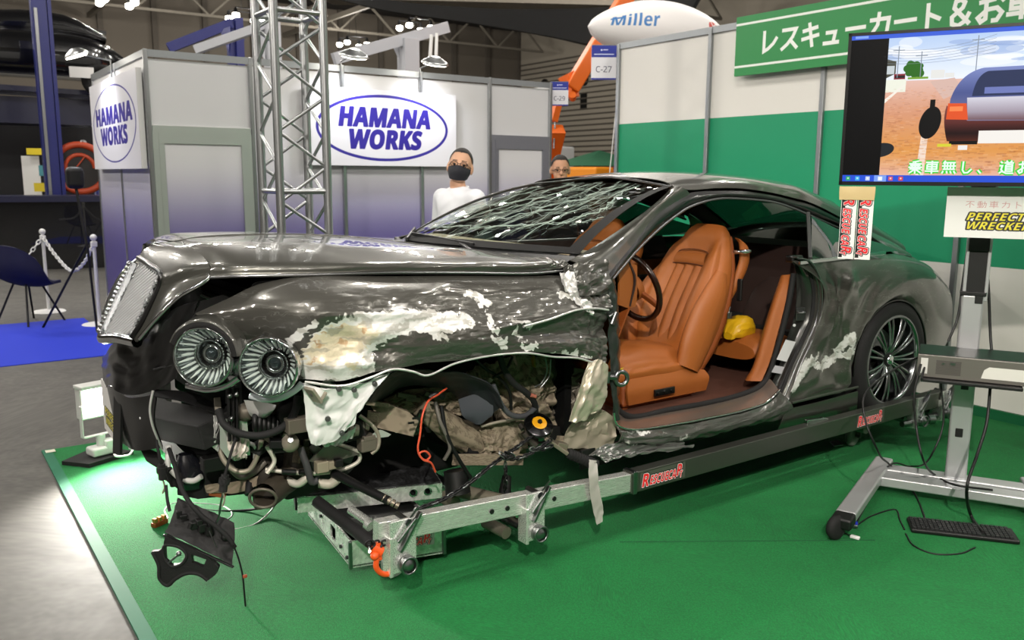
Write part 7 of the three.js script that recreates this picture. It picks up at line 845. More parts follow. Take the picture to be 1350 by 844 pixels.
  const vg = thing('blue_plug', [3.46, 0.009, -2.142], 0.6, 'small blue monitor plug on the carpet by the trolley castor', 'plug'); mesh('plug_body', rbox(0.04, 0.018, 0.03, 0.004, 0, 0.01, 0), std(0x2230b8, 0.4), vg); mesh('plug_face', rbox(0.012, 0.014, 0.028, 0.002, -0.024, 0.01, 0), STEEL, vg); const wp = thing('white_plug', [3.342, 0.009, -2.061], 0.2, 'small white plug on the carpet next to the blue one', 'plug'); mesh('plug_body', rbox(0.02, 0.012, 0.04, 0.003, 0, 0.006, 0), WHITEP, wp); mesh('wire', capped([[0, 0.008, -0.02], [0.01, 0.008, -0.06], [0.03, 0.008, -0.09]], 0.003, 14, 6), BLACK, wp);
}
// ------------------------------------------------------------------ lattice tower
{
  const t = thing('lattice_tower', [1.92, 0, -4.95], 0, 'silver aluminium lattice truss tower behind the car bonnet', 'truss'), H = 3.6, s = 0.145; mesh('base_plate', box(0.5, 0.012, 0.5, 0, 0.015, 0), STEEL, t);
  for (const [x, z] of [[-s, -s], [s, -s], [s, s], [-s, s]]) mesh('chord', rod([x, 0.02, z], [x, H, z], 0.025, 0.025, 14), ALU, t);
  for (let k = 0; k < 9; k++) { const y = 0.06 + k * 0.395, y2 = y + 0.395; for (const [a, b] of [[[-s, -s], [s, -s]], [[s, -s], [s, s]], [[s, s], [-s, s]], [[-s, s], [-s, -s]]]) { mesh('brace', rod([a[0], y, a[1]], [b[0], (y + y2) / 2, b[1]], 0.010, 0.010, 8), ALU, t); mesh('brace', rod([b[0], (y + y2) / 2, b[1]], [a[0], y2, a[1]], 0.010, 0.010, 8), ALU, t); } }
  for (const y of [0.5, 1.5, 2.5, 3.5]) for (const [a, b] of [[[-s, -s], [s, -s]], [[s, -s], [s, s]], [[s, s], [-s, s]], [[-s, s], [-s, -s]]]) mesh('tie', rod([a[0], y, a[1]], [b[0], y, b[1]], 0.016, 0.016, 8), ALU, t);
}
// ------------------------------------------------------------------ floodlight on its mat
{
  const mat = mesh('floor_mat', sheet([[0.595, 0.009, -5.131], [0.71, 0.009, -4.992], [0.958, 0.009, -5.104], [0.802, 0.009, -5.311]], 0.022), std(0x1a1a1a, 0.9)); tag(mat, 'dark square mat under the floodlight on the carpet', 'mat'); mat.position.y = 0;
  const f = thing('floodlight', [0.80, 0.03, -5.13], 0.28, 'white portable floodlight shining towards the car from the dark mat', 'floodlight'); const W = std(0xcfd0cc, 0.45);
  mesh('lamp_base', [rbox(0.14, 0.05, 0.10, 0.015, 0, 0.03, 0), rod([0, 0.04, 0], [0, 0.12, 0], 0.025), rbox(0.07, 0.06, 0.06, 0.01, 0.04, 0.06, 0.02)], W, f); mesh('bracket', [bar([-0.10, 0.12, 0], [-0.10, 0.30, 0], 0.03, 0.008), bar([0.10, 0.12, 0], [0.10, 0.30, 0], 0.03, 0.008), bar([-0.10, 0.12, 0], [0.10, 0.12, 0], 0.03, 0.008)], W, f);
  mesh('lamp_housing', [rbox(0.19, 0.19, 0.07, 0.012, 0, 0.31, -0.035), rbox(0.21, 0.02, 0.10, 0.005, 0, 0.405, -0.01)], W, f); mesh('lamp_glass', rbox(0.165, 0.15, 0.008, 0.003, 0, 0.31, 0.005), new THREE.MeshStandardMaterial({ color: 0xffffff, emissive: 0xfffaf0, emissiveIntensity: 22 }), f); mesh('cable', [capped([[0.05, 0.03, 0.05], [0.02, 0.012, 0.12], [0.07, 0.012, 0.16], [0.13, 0.02, 0.10], [0.16, 0.012, 0.06]], 0.007, 50, 8), rbox(0.06, 0.03, 0.03, 0.005, 0.15, 0.03, 0.08), rod([0.2, 0.01, 0.05], [0.28, -0.01, 0.09], 0.008)], W, f);
  const l = new THREE.SpotLight(0xfffaf0, 30, 0, 1.15, 0.6, 2); l.position.set(0, 0.31, 0.03); l.target.position.set(0, 0.05, 1.2); l.castShadow = true; l.shadow.radius = 4; f.add(l, l.target);
}
// ------------------------------------------------------------------ beyond the booths
{
  const NAVY = std(0x141c66, 0.35), DKNAVY = std(0x0d1030, 0.4), blackP = phy(0x08090c, 0.2, 0.2, { clearcoat: 1 });
  // aerial balloon and its crane
  const bl = thing('balloon', [7.771, 3.342, -7.906], -0.25, 'white blimp balloon with blue lettering above the green booth', 'balloon'), L = 1.0;
  const bt = canvasTex(1024, 256, (g, W, H) => { g.fillStyle = '#f2efee'; g.fillRect(0, 0, W, H); const x = W * 0.05; g.save(); g.translate(x, 128); g.transform(1, 0, -0.2, 1, 0, 0); g.font = 'bold 54px sans-serif'; g.fillStyle = '#3c7cc0'; g.fillText('Miller', 0, 0); g.fillRect(0, -34, 40, 7); g.restore(); g.fillStyle = '#d0504a'; g.beginPath(); g.arc(W * 0.415, 106, 22, 0, 7); g.fill(); g.strokeStyle = '#f2efee'; g.lineWidth = 5; g.beginPath(); g.moveTo(W * 0.405, 86); g.lineTo(W * 0.415, 106); g.lineTo(W * 0.43, 88); g.moveTo(W * 0.415, 106); g.lineTo(W * 0.412, 128); g.stroke(); g.fillStyle = '#e0a9a0'; g.fillRect(W * 0.445, 110, 40, 6); });
  const pr = []; for (let i = 0; i <= 28; i++) { const t = i / 28; pr.push([Math.max(0.001, 0.36 * Math.sin(Math.PI * t) ** 0.62), -0.96 + 1.92 * t]); }
  const bg = lathe(pr, 48).rotateZ(-Math.PI / 2), p = bg.attributes.position, uv = bg.attributes.uv; for (let i = 0; i < p.count; i++) { const a = Math.atan2(p.getY(i), p.getZ(i)); uv.setXY(i, (p.getX(i) + 0.96) / 1.92 * 0.5 , 0.5 + a / Math.PI); if (p.getZ(i) < -0.001) uv.setXY(i, 0.8, 0.5); }
  mesh('envelope', bg, std(0xffffff, 0.5, 0, { map: bt }), bl); mesh('tether', rod([-0.5, -0.3, 0], [-0.75, -3.2, 0], 0.006), WHITEP, bl);
  const cr = thing('crane_arm', [7.649, 2.453, -9.673], 0, 'orange crane boom rising behind the white balloon', 'crane'), cp = (q) => [q[0] - cr.position.x, q[1] - cr.position.y, q[2] - cr.position.z], OR = std(0xe0660c, 0.4);
  mesh('boom', [bar(cp([7.801, 2.788, -9.634]), cp([8.624, 4.175, -9.339]), 0.24, 0.2, undefined, 0.02)], OR, cr); mesh('boom_tip', [bar(cp([7.69, 2.892, -9.735]), cp([7.983, 3.062, -9.562]), 0.10, 0.1), bar(cp([7.819, 2.977, -9.661]), cp([7.826, 2.684, -9.595]), 0.14, 0.1), rod(cp([7.755, 2.706, -9.525]), cp([7.816, 2.663, -9.598]), 0.05)], OR, cr); mesh('winch_rope', rod(cp([7.615, 2.557, -9.718]), cp([7.534, 1.97, -9.654]), 0.012), STEEL, cr); mesh('lower_arm', bar(cp([7.561, 2.347, -9.713]), cp([7.673, 2.714, -9.71]), 0.10, 0.1), OR, cr); mesh('crane_truck', [rbox(2.4, 1.1, 1.6, 0.1, 0.3, 0.55 - cr.position.y, -0.9), bar([0.3, 1 - cr.position.y, -0.9], cp([7.603, 2.243, -9.662]), 0.2, 0.2)], OR, cr);
  const hang = (n, pt, txt, w, h, lab, d) => { const s = thing('hanging_sign', pt, -0.62, lab, 'sign'); const tx = canvasTex(256, Math.round(256 * h / w), (g, W, H) => { g.fillStyle = '#e8e8ee'; g.fillRect(0, 0, W, H); g.fillStyle = '#26349a'; g.fillRect(0, 0, W, H * 0.34); g.fillRect(0, H * 0.95, W, H * 0.05); g.fillStyle = '#dfe4ff'; g.beginPath(); g.arc(W * 0.4, H * 0.13, 9, 0, 7); g.fill(); g.fillRect(W * 0.46, H * 0.11, W * 0.2, 9); g.fillRect(W * 0.1, H * 0.24, W * 0.8, 9); g.fillStyle = '#26264a'; g.font = '84px sans-serif'; g.textAlign = 'center'; g.fillText(txt, W / 2, H * 0.78); }); mesh('sign_board', rbox(w, h, 0.012, 0.003, 0, 0, 0), WHITEP, s); mesh('sign_print', quad([-w / 2, -h / 2, 0.0066], [w, 0, 0], [0, h, 0]), std(0xffffff, 0.5, 0, { map: tx }), s); mesh('sign_bracket', [rod([n === 1 ? w / 2 : -w / 2, 0, -0.004], [n === 1 ? w / 2 + 0.16 : -w / 2 - 0.16, 0, -0.03], 0.008, 0.008, 8), bar([-w / 2, h / 2, 0], [w / 2, h / 2, 0], 0.01, 0.016)], STEEL, s); };
  hang(1, [5.786, 2.697, -6.631], 'C-27', 0.245, 0.325, 'blue and white hanging booth sign C-27 at the end of the green wall', 0.03); hang(2, [6.647, 2.575, -8.419], 'C-29', 0.215, 0.28, 'blue and white booth sign C-29 at the corner of the purple booth', 0.03);
  // black curved fabric band under the roof
  const dr = mesh('overhead_drape', patch([[[10.507, 7.488, -26.089], [11.943, 6.663, -23.658], [13.523, 6.223, -21.206], [14.618, 6.002, -19.142], [15.742, 5.937, -17.09], [16.589, 6.227, -15.308]], [[10.477, 7.17, -26.044], [11.915, 6.358, -23.615], [13.484, 5.804, -21.147], [14.553, 5.299, -19.043], [15.165, 4.859, -17.275], [15.683, 4.646, -15.622]]], { su: 8, sv: 3, th: 0.15 }), std(0x020202, 0.95)); tag(dr, 'black curved fabric band hanging under the hall roof', 'drape');
  const gd = mesh('roof_girder', [bar([12.828, 7.822, -29.485], [20.45, 7.221, -21.479], 1.2, 0.5, undefined, 0)], std(0x6f695f, 0.8)); gd.userData.kind = 'structure'; gd.name = 'trim_10';
  // white gantry and navy boom over the booth roof
  const gan = thing('white_gantry', [4.2, 0, -10.6], 0, 'pale grey steel gantry arm rising behind the purple booth', 'crane'), gp = (q) => [q[0] - 4.2, q[1], q[2] + 10.6], PG = std(0xb4b6bc, 0.5); const top = gp([6.26, 3.545, -11.503]); mesh('gantry_post', bar([top[0], 0, top[2]], [top[0], top[1], top[2]], 0.24, 0.24), PG, gan); mesh('gantry_arm', bar(gp([6.908, 3.773, -11.465]), gp([5.092, 3.176, -11.509]), 0.1, 0.16), PG, gan); mesh('gusset', sheet([gp([6.069, 3.435, -11.616]), gp([6.191, 3.479, -11.539]), gp([6.158, 3.13, -11.49])], 0.04), PG, gan); mesh('hook_post', [bar(gp([6.546, 3.612, -11.315]), gp([6.498, 3.285, -11.281]), 0.04, 0.04), bar(gp([6.611, 3.634, -11.273]), gp([6.572, 3.307, -11.233]), 0.04, 0.04)], WHITEP, gan);
  const g2 = thing('white_gantry', [2.3, 0, -10.6], 0, 'pale triangular steel gantry behind the lattice tower', 'crane'), gq = (q) => [q[0] - 2.3, q[1], q[2] + 10.6]; const tp = gq([4.656, 3.774, -12.686]); mesh('gantry_post', bar([tp[0], 0, tp[2]], tp, 0.2, 0.2), PG, g2); mesh('gusset', sheet([gq([4.405, 3.598, -12.828]), gq([4.58, 3.73, -12.731]), gq([4.531, 3.206, -12.657])], 0.05), PG, g2); mesh('gantry_arm', bar(gq([3.716, 3.375, -13.269]), gq([4.599, 3.741, -12.72]), 0.12, 0.12), PG, g2);
  const nb = thing('navy_boom', [3.2, 0, -13.6], 0, 'navy blue steel boom and posts above the booth door panel', 'crane'), np = (q) => [q[0] - 3.2, q[1], q[2] + 13.6]; const n1 = np([4.84, 4.168, -15.123]), n2_ = np([4.947, 4.194, -15.053]); mesh('boom', bar(np([3.855, 3.639, -15.339]), np([4.855, 4.105, -15.099]), 0.14, 0.16), NAVY, nb); mesh('boom_post', bar([n1[0], 0, n1[2]], n1, 0.13, 0.13), NAVY, nb); mesh('boom_post', bar([n2_[0], 0, n2_[2]], n2_, 0.13, 0.13), NAVY, nb); mesh('boom_gusset', sheet([np([4.645, 3.974, -15.097]), np([4.797, 4.05, -15.005]), np([4.734, 3.598, -14.956])], 0.05), NAVY, nb);
  // far left: vehicle lift with a raised dark car, counter, posters
  const col = thing('lift_column', [2.261, 0, -17.5], 0, 'navy blue steel lift column at the far left', 'vehicle lift'); mesh('column', [box(0.24, 4.6, 0.2, 0, 2.3, 0), box(0.06, 4.6, 0.26, 0.16, 2.3, 0)], NAVY, col); mesh('column_track', box(0.05, 4.4, 0.05, -0.06, 2.2, 0.12), STEEL, col); mesh('column_base', box(0.6, 0.05, 0.5, 0, 0.03, 0), NAVY, col);
  const rc = thing('raised_car', [2.892, 3.733, -19.519], 0, 'black car held high on the lift at the far left', 'car'); mesh('body', loft([[-2.3, -0.05, 0.5, 0.14], [-2.1, 0.05, 0.8, 0.32], [-1.2, 0.12, 0.86, 0.42], [0, 0.12, 0.88, 0.42], [0.6, 0.06, 0.88, 0.36], [1.0, -0.02, 0.7, 0.2]].map(([x, y, w, h]) => ring([x, y, 0], [0, 0, 1], [0, 1, 0], w, h, 14, 0.6)), { su: 3, sv: 4 }), blackP, rc); mesh('cabin', loft([[-1.6, 0.45, 0.66, 0.1], [-1.1, 0.62, 0.62, 0.26], [0, 0.65, 0.6, 0.26], [0.7, 0.45, 0.62, 0.1]].map(([x, y, w, h]) => ring([x, y, 0], [0, 0, 1], [0, 1, 0], w, h, 12, 0.7)), { su: 3, sv: 3 }), blackP, rc); mesh('number_plate', box(0.42, 0.2, 0.02, 0.25, -0.25, 1.0).rotateY(-0.1), WHITEP, rc); mesh('car_wheel', [new THREE.TorusGeometry(0.25, 0.09, 10, 24).translate(0.5, -0.35, 0.8), new THREE.TorusGeometry(0.25, 0.09, 10, 24).translate(-1.7, -0.35, 0.8)], RUBBER, rc); mesh('lift_arm', [bar([-2.2, -0.55, 0.5], [1.1, -0.6, 0.5], 0.14, 0.1), bar([-2.2, -0.55, -0.5], [1.1, -0.6, -0.5], 0.14, 0.1), box(3.4, 0.5, 1.0, -0.5, -0.95, -0.2), bar([0.6, -0.6, 0.4], [1.2, -3.4, 0.2], 0.16, 0.16)], DKNAVY, rc);
  const ct = thing('display_counter', [1.867, 0, -16.099], -0.2, 'black and navy display counter at the far left behind the chain', 'counter'); mesh('counter_body', box(3.2, 1.15, 0.7, 0.3, 0.58, -0.4), blackP, ct); mesh('counter_top', box(3.3, 0.10, 0.8, 0.3, 1.17, -0.4), DKNAVY, ct); const cbk = mesh('display_backdrop', box(4.4, 2.6, 0.05), std(0x0b0b10, 0.7)); cbk.position.set(ct.position.x + 0.9, 1.3, ct.position.z - 5.4); tag(cbk, 'black backdrop panel behind the far left counter', 'panel');
  for (const [x, y, c, w, h, lab] of [[52, 196, 0xe8d024, 0.42, 0.12, 'yellow header strip of the poster at the far left'], [53, 243, 0xe0c82c, 0.22, 0.16, 'small yellow price card at the far left edge']]) { const pp = c === 0xe8d024 ? [2.228, 1.99, -18.634] : [2.19, 1.326, -18.524]; const q = thing('poster', pp, -0.2, lab, 'poster'); mesh('board', box(w, h, 0.02), std(c, 0.5), q); }
  const wb = thing('poster', [2.095, 1.536, -18.883], -0.2, 'white upright poster with coloured bands at the far left edge', 'poster'); mesh('board', box(0.30, 0.75, 0.02), WHITEP, wb); mesh('poster_print', [box(0.14, 0.2, 0.006, 0.2, 0.1, 0.012)], std(0x4a8f9a, 0.5), wb);
  const rg = thing('round_sign', [2.727, 1.68, -17.471], -0.2, 'round orange and black hoop sign behind the far counter', 'sign'); mesh('sign_ring', new THREE.TorusGeometry(0.42, 0.06, 10, 40), std(0xb0401c, 0.5), rg); mesh('sign_face', [new THREE.CylinderGeometry(0.4, 0.4, 0.03, 40).rotateX(1.57)], std(0x16100e, 0.6), rg); mesh('sign_mark', [new THREE.TorusGeometry(0.24, 0.04, 8, 30, 4.0), bar([-0.15, -0.1, 0.02], [0.1, 0.22, 0.02], 0.08, 0.02)], std(0xb0401c, 0.5), rg);
  tag(mesh('display_pole', rod([2.736, 0, -17.882], [3.356, 2.248, -20.871], 0.07, 0.07, 14), ALU), 'pale metal pole in front of the round orange sign', 'pole'); tag(mesh('dark_pole', [rod([2.974, 0, -17.734], [3.573, 2.12, -20.691], 0.06, 0.06, 12)], NAVY), 'navy pole beside the end wall of the purple booth', 'pole');
  const hb = thing('hall_truss', [3.35, 4.242, -25.514], 0, 'grey steel frame over the lift at the far left', 'truss'); mesh('beam', [bar([-3, 1.2, 0], [1.5, 1.0, 0], 0.1, 0.1)], DARKMETAL, hb);
  // chain posts
  const post = (q, lab) => { const s = thing('chain_post', q, 0, lab, 'post', 'white chain posts'); mesh('post_base', lathe([[0, 0.03], [0.05, 0.03], [0.17, 0.012], [0.18, 0]], 28), WHITEP, s); mesh('post_pole', rod([0, 0.02, 0], [0, 0.92, 0], 0.018), WHITEP, s); mesh('post_head', [new THREE.SphereGeometry(0.035, 14, 10).translate(0, 0.93, 0), rbox(0.06, 0.06, 0.06, 0.01, 0, 0.86, 0)], WHITEP, s); };
  const A = [1.298, 0, -11.178], B = [1.622, 0, -9.916]; post(A, 'white chain post at the far left behind the blue chair'); post(B, 'white chain post just left of the grille'); const a = add(A, [0, 0.87, 0]), b = add(B, [0, 0.87, 0]), cc = curve([a, add(mix(a, b, 0.25), [0, -0.2, 0]), add(mix(a, b, 0.55), [0, -0.34, 0]), add(mix(a, b, 0.8), [0, -0.22, 0]), b]); const ch = thing('plastic_chain', [0, 0, 0], 0, 'white plastic chain sagging between two posts', 'chain'); const chl = new THREE.TorusGeometry(0.022, 0.0075, 6, 14).scale(0.8, 1.4, 1), chl2 = chl.clone().rotateY(1.57); for (let i = 0; i < 34; i++) mesh('link', aim((i % 2 ? chl : chl2).clone(), cc.getPointAt((i + 0.5) / 34).toArray(), cc.getTangentAt((i + 0.5) / 34).toArray(), [0.2, 0.3, 1]), WHITEP, ch);
  const ch2 = thing('plastic_chain', [0, 0, 0], 0, 'short white chain leaving the left post at the photo edge', 'chain'), c2 = curve([a, add(a, [-0.25, -0.25, 0.15]), add(a, [-0.6, -0.3, 0.3])]); for (let i = 0; i < 14; i++) mesh('link', aim((i % 2 ? chl : chl2).clone(), c2.getPointAt((i + 0.5) / 14).toArray(), c2.getTangentAt((i + 0.5) / 14).toArray(), [0.2, 0.3, 1]), WHITEP, ch2);
  // blue shell chair
  const hc = thing('shell_chair', [1.021, 0, -10.426], 2.2, 'dark blue shell chair on thin legs at the far left edge', 'chair'); mesh('shell', patch([[[-0.26, 0.72, -0.1], [-0.14, 0.84, -0.24], [0.14, 0.84, -0.24], [0.26, 0.72, -0.1]], [[-0.29, 0.55, -0.02], [-0.18, 0.58, -0.22], [0.18, 0.58, -0.22], [0.29, 0.55, -0.02]], [[-0.25, 0.46, 0.1], [-0.12, 0.43, 0.02], [0.12, 0.43, 0.02], [0.25, 0.46, 0.1]], [[-0.2, 0.45, 0.26], [-0.1, 0.44, 0.28], [0.1, 0.44, 0.28], [0.2, 0.45, 0.26]]], { su: 5, sv: 5, th: 0.03 }), std(0x12143a, 0.85), hc); for (const [x, z] of [[-0.22, -0.22], [0.22, -0.22], [0.22, 0.25], [-0.22, 0.25]]) mesh('leg', rod([x * 0.4, 0.43, z * 0.4], [x, 0.006, z], 0.011), DARKMETAL, hc);
  const mic = thing('tripod_stand', [1.495, 0, -9.513], 0, 'thin black tripod stand with a dark head near the booth end wall', 'stand'); mesh('tripod_leg', [rod([0, 0.9, 0], [0.03, 0.005, 0.0], 0.012), rod([0, 0.9, 0], [-0.4, 0.005, -0.5], 0.012)], BLACK, mic); mesh('stand_pole', rod([0, 0.85, 0], [-0.05, 1.5, -0.1], 0.014), BLACK, mic); mesh('stand_head', rbox(0.16, 0.22, 0.16, 0.05, -0.05, 1.55, -0.1), BLACK, mic);
  // through the gap between the booths: tent, machines
  const tn = thing('green_tent', [85.652, 0, -98.555], 0, 'small green tent roof in the gap between the booths', 'tent'); { const k = [20.103, 2.168, -23.163]; tn.position.set(k[0], 0, k[2]); const y0 = 2.0; mesh('tent_roof', [new THREE.ConeGeometry(2.0, 0.55, 4, 1).rotateY(0.6).translate(0, y0 + 0.2, 0)], std(0x1e5a3c, 0.7), tn); for (const [x, z] of [[-1.2, 0.5], [1.2, 0.5], [-1, -1], [1, -1]]) mesh('tent_leg', rod([x, 0, z], [x, y0, z], 0.03), STEEL, tn); }
  const mk = (q, w, h, dd, c, nm, lab, catg) => { const s = thing(nm, [q[0], 0, q[2]], 0.3, lab, catg); mesh('body', rbox(w, h * 0.6, dd, 0.08, 0, h * 0.35, 0), std(c, 0.5), s); mesh('cab', rbox(w * 0.4, h * 0.5, dd * 0.8, 0.08, -w * 0.2, h * 0.75, 0), std(c, 0.5), s); mesh('machine_wheel', [-0.35, 0.35].map((x) => new THREE.CylinderGeometry(h * 0.18, h * 0.18, 0.2, 20).rotateX(1.57).translate(x * w, h * 0.18, dd / 2)), RUBBER, s); return s; };
  mk([17.322, 1.82, -20.09], 2.6, 1.85, 1.6, 0xe08a14, 'yellow_machine', 'orange yellow recovery machine seen in the gap between the booths', 'machine'); mk([21.519, 2.384, -27.176], 3.4, 2.7, 1.8, 0xd8d8d8, 'white_van', 'white van far away in the gap beside the purple booth', 'van'); mk([31.575, 2.677, -35.029], 2.8, 2.6, 1.8, 0x8f2f2a, 'red_machine', 'dark red machine far away by the end of the green wall', 'machine');
}
// ------------------------------------------------------------------ people
function person(pos, turn, label, o) {
  const t = thing('person', pos, turn, label, 'person'); const H = o.h ?? 1.72, S = H / 1.72;
  const field = (bones, lo, hi, res, k = 0.03) => { const sz = Math.max(hi[0] - lo[0], hi[1] - lo[1], hi[2] - lo[2]) / 2, c = lo.map((v, i) => (v + hi[i]) / 2), mc = new MarchingCubes(res, WHITEP, false, false, 400000); mc.isolation = 0; const N = res, f = mc.field;
    for (let z = 0; z < N; z++) for (let y = 0; y < N; y++) for (let x = 0; x < N; x++) { const p = [(x - N / 2) / (N / 2) * sz + c[0], (y - N / 2) / (N / 2) * sz + c[1], (z - N / 2) / (N / 2) * sz + c[2]]; let d = 1e3; for (const b of bones) { let q; if (b.e) { const u = [(p[0] - b.a[0]) / b.e[0], (p[1] - b.a[1]) / b.e[1], (p[2] - b.a[2]) / b.e[2]], m = Math.hypot(...u); q = (m - 1) * Math.min(...b.e); } else { const ab = [b.b[0] - b.a[0], b.b[1] - b.a[1], b.b[2] - b.a[2]], ap = [p[0] - b.a[0], p[1] - b.a[1], (p[2] - b.a[2])], tt = clamp((ap[0] * ab[0] + ap[1] * ab[1] + ap[2] * ab[2]) / (ab[0] ** 2 + ab[1] ** 2 + ab[2] ** 2)), dx = ap[0] - ab[0] * tt, dy = ap[1] - ab[1] * tt, dz = (ap[2] - ab[2] * tt) / (b.f ?? 1); q = Math.hypot(dx, dy, dz) - lerp(b.r, b.s ?? b.r, tt); } const hh = clamp(0.5 + 0.5 * (d - q) / k); d = lerp(d, q, hh) - k * hh * (1 - hh); } f[x + y * N + z * N * N] = -d; }
    mc.update(); const g = new THREE.BufferGeometry(), n = mc.count; const P = new Float32Array(n * 3); for (let i = 0; i < n * 3; i++) P[i] = mc.positionArray[i] * sz + c[i % 3]; g.setAttribute('position', new THREE.BufferAttribute(P, 3)); g.setAttribute('normal', new THREE.BufferAttribute(Float32Array.from(mc.normalArray.subarray(0, n * 3)), 3)); return g; };
  const m = (a) => a.map((v) => v * S), B = (a, b, r, s, f) => ({ a: m(a), b: m(b), r: r * S, s: (s ?? r) * S, f });
  const skin = std(o.skin ?? 0xb98468, 0.55), cloth = std(o.shirt, 0.8), trs = std(o.trousers ?? 0x23252c, 0.85), hairM = std(0x17120f, 0.7);
  const arms = (k) => [-1, 1].flatMap((s) => [B([s * 0.17, 1.40, 0], [s * 0.235, 1.13, -0.02], 0.052 + k, 0.044 + k), B([s * 0.235, 1.13, -0.02], [s * 0.22, 0.90, 0.07], 0.042 + k, 0.030 + k)]);
  const torso = (k) => [B([-0.11, 1.38, 0], [0.11, 1.38, 0], 0.065 + k, 0.065 + k), B([0, 1.32, 0.005], [0, 1.05, 0.01], 0.155 + k, 0.14 + k, 0.68), B([0, 1.05, 0.01], [0, 0.94, 0], 0.14 + k, 0.155 + k, 0.72)];
  const legs = (k) => [-1, 1].flatMap((s) => [B([s * 0.085, 0.92, 0], [s * 0.095, 0.49, 0.01], 0.085 + k, 0.058 + k), B([s * 0.095, 0.49, 0.01], [s * 0.10, 0.09, -0.01], 0.055 + k, 0.038 + k)]);
  const hand = []; for (const s of [-1, 1]) { const w = [s * 0.22, 0.89, 0.075]; hand.push(B(w, [s * 0.218, 0.82, 0.095], 0.030, 0.034, 0.6)); for (let i = 0; i < 4; i++) { const z = 0.068 + i * 0.018, l = [0.055, 0.07, 0.066, 0.05][i]; hand.push(B([s * 0.218, 0.805, z], [s * 0.212, 0.805 - l * 0.55, z + 0.006], 0.0095, 0.009), B([s * 0.212, 0.805 - l * 0.55, z + 0.006], [s * 0.200, 0.805 - l, z + 0.010], 0.009, 0.008)); } hand.push(B([s * 0.215, 0.87, 0.10], [s * 0.205, 0.83, 0.135], 0.011, 0.009)); }
  const neck = [B([0, 1.38, -0.005], [0, 1.50, 0.01], 0.056, 0.052)];
  mesh('body', field([...torso(0), ...arms(0), ...legs(0), ...hand, ...neck], m([-0.32, 0, -0.32]).map((v, i) => i === 1 ? -0.02 : v), m([0.32, 1.56, 0.32]), 104, 0.02 * S), skin, t);
  mesh('shirt', field([...torso(0.012), ...arms(0.012).map((b, i) => b)], m([-0.34, 0.86, -0.34]), m([0.34, 1.56, 0.34]), 72, 0.03 * S), cloth, t); mesh('shirt_collar', [tube([[-0.005, 1.415, 0.075], [0.055, 1.445, 0.03], [0.055, 1.47, -0.03], [0, 1.475, -0.055], [-0.055, 1.47, -0.03], [-0.055, 1.445, 0.03], [0.005, 1.415, 0.075]].map(m), 0.012 * S, 40, 8)], cloth, t);
  mesh('trousers', field([...legs(0.014), B([-0.07, 0.93, 0], [0.07, 0.93, 0], 0.115)], m([-0.5, 0.02, -0.5]), m([0.5, 1.02, 0.5]), 72, 0.03 * S), trs, t); for (const s of [-1, 1]) mesh('shoe', loft([[-0.07, 0.03, 0.03, 0.03], [-0.02, 0.045, 0.04, 0.045], [0.08, 0.04, 0.045, 0.038], [0.17, 0.025, 0.03, 0.022]].map(([z, y, w, h]) => ring(m([s * 0.10, y, z]), [1, 0, 0], [0, 1, 0], w * S, h * S, 10)), { su: 3, sv: 4 }), BLACK, t);
  const hd = new THREE.Group(); hd.name = 'head'; hd.position.set(0, 1.50 * S, 0.01); hd.rotation.set(o.tilt ?? 0, o.look ?? 0, 0); t.add(hd); const E = (a, e) => ({ a: m(a), e: m(e) });
  const hm = field([E([0, 0.135, -0.01], [0.076, 0.098, 0.094]), E([0, 0.065, 0.03], [0.058, 0.07, 0.066]), B([0, 0.11, 0.085], [0, 0.082, 0.103], 0.009, 0.014), E([-0.079, 0.10, -0.01], [0.012, 0.032, 0.02]), E([0.079, 0.10, -0.01], [0.012, 0.032, 0.02]), E([-0.032, 0.125, 0.076], [0.026, 0.009, 0.012]), E([0.032, 0.125, 0.076], [0.026, 0.009, 0.012]), B([-0.02, 0.045, 0.088], [0.02, 0.045, 0.088], 0.008)], m([-0.14, -0.03, -0.14]), m([0.14, 0.25, 0.14]), 60, 0.016 * S); mesh('face', hm, skin, hd);
  const hr = field([E([0, 0.143, -0.018], [0.081, 0.099, 0.098])], m([-0.13, 0.02, -0.14]), m([0.13, 0.28, 0.12]), 48, 0.01), hp = hr.attributes.position, keep = []; for (let i = 0; i < hp.count; i += 3) { const y = (hp.getY(i) + hp.getY(i + 1) + hp.getY(i + 2)) / 3 / S, z = (hp.getZ(i) + hp.getZ(i + 1) + hp.getZ(i + 2)) / 3 / S; if (y > (z > 0.045 ? 0.197 : z > 0.0 ? lerp(0.125, 0.197, z / 0.045) : 0.06 + 0.065 * clamp(1 + z / 0.06))) for (let k = 0; k < 9; k++) keep.push(hp.array[i * 3 + k]); } const hg = new THREE.BufferGeometry(); hg.setAttribute('position', new THREE.Float32BufferAttribute(keep, 3)); hg.computeVertexNormals(); mesh('hair', hg, hairM, hd);
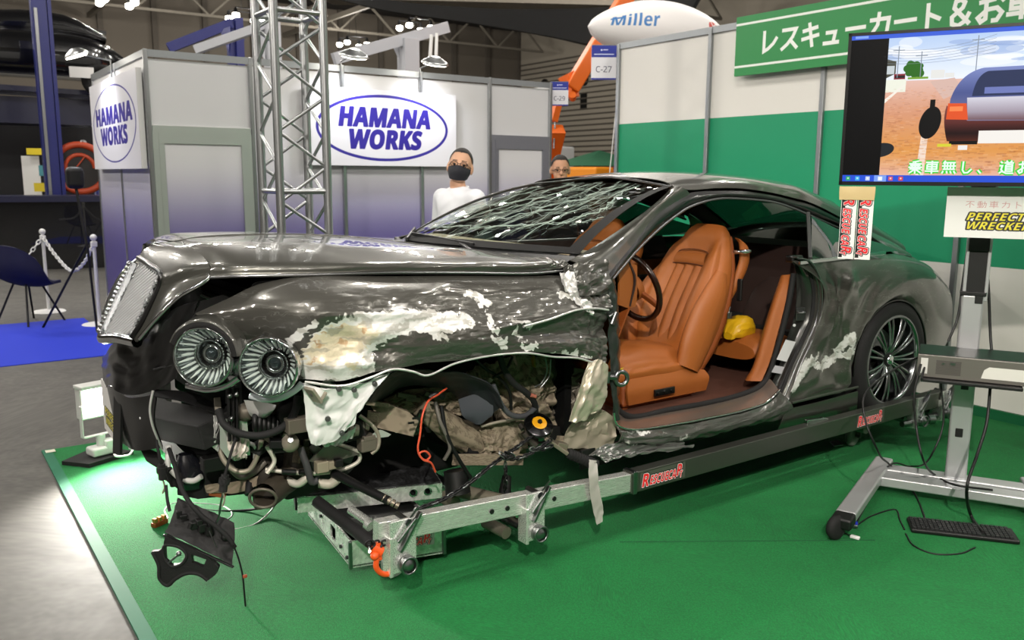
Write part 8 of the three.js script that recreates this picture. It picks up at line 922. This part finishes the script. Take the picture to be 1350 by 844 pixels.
  for (const s of [-1, 1]) { mesh('eye', new THREE.SphereGeometry(0.010 * S, 12, 8).translate(s * 0.031 * S, 0.112 * S, 0.079 * S), std(0x1a1410, 0.3), hd); mesh('eyebrow', bar(m([s * 0.014, 0.137, 0.090]), m([s * 0.048, 0.137, 0.074]), 0.007, 0.006), hairM, hd); }
  if (o.mask) mesh('face_mask', patch([[[-0.076, 0.10, 0.02], [-0.048, 0.098, 0.078], [0, 0.104, 0.112], [0.048, 0.098, 0.078], [0.076, 0.10, 0.02]], [[-0.076, 0.07, 0.02], [-0.052, 0.06, 0.085], [0, 0.06, 0.122], [0.052, 0.06, 0.085], [0.076, 0.07, 0.02]], [[-0.062, 0.03, 0.02], [-0.046, 0.012, 0.07], [0, 0.004, 0.102], [0.046, 0.012, 0.07], [0.062, 0.03, 0.02]]].map((r) => r.map(m)), { su: 5, sv: 5, th: 0.003 }), std(0x14161f, 0.8), hd);
  if (o.glasses) mesh('glasses', [...[-1, 1].map((s) => new THREE.TorusGeometry(0.021 * S, 0.0022, 6, 20).scale(1.15, 0.8, 1).translate(s * 0.032 * S, 0.112 * S, 0.096 * S)), rod(m([-0.01, 0.115, 0.097]), m([0.01, 0.115, 0.097]), 0.002), rod(m([0.056, 0.113, 0.092]), m([0.08, 0.108, 0]), 0.002), rod(m([-0.056, 0.113, 0.092]), m([-0.08, 0.108, 0]), 0.002)], DARKMETAL, hd);
  return t;
}
{
  const toCam = (p) => Math.atan2(-p[0], -p[2]);
  const p1 = [3.148, 1.24, -5.09], p2 = [4.782, 1.477, -6.032];
  person([p1[0], 0.009, p1[2]], toCam(p1) - 0.85, 'man in a white shirt, glasses and a black face mask looking up behind the car', { shirt: 0xd9dbe0, mask: true, glasses: true, h: 1.76, tilt: -0.22, look: 0.75, skin: 0xc4977a });
  person([p2[0], 0.009, p2[2]], toCam(p2) + 0.1, 'dark haired man with only his upper face showing over the car roof', { shirt: 0x2a2c34, h: 1.75, glasses: true, tilt: 0.05, skin: 0xb98a6c });
}
renderer.render(scene, camera);
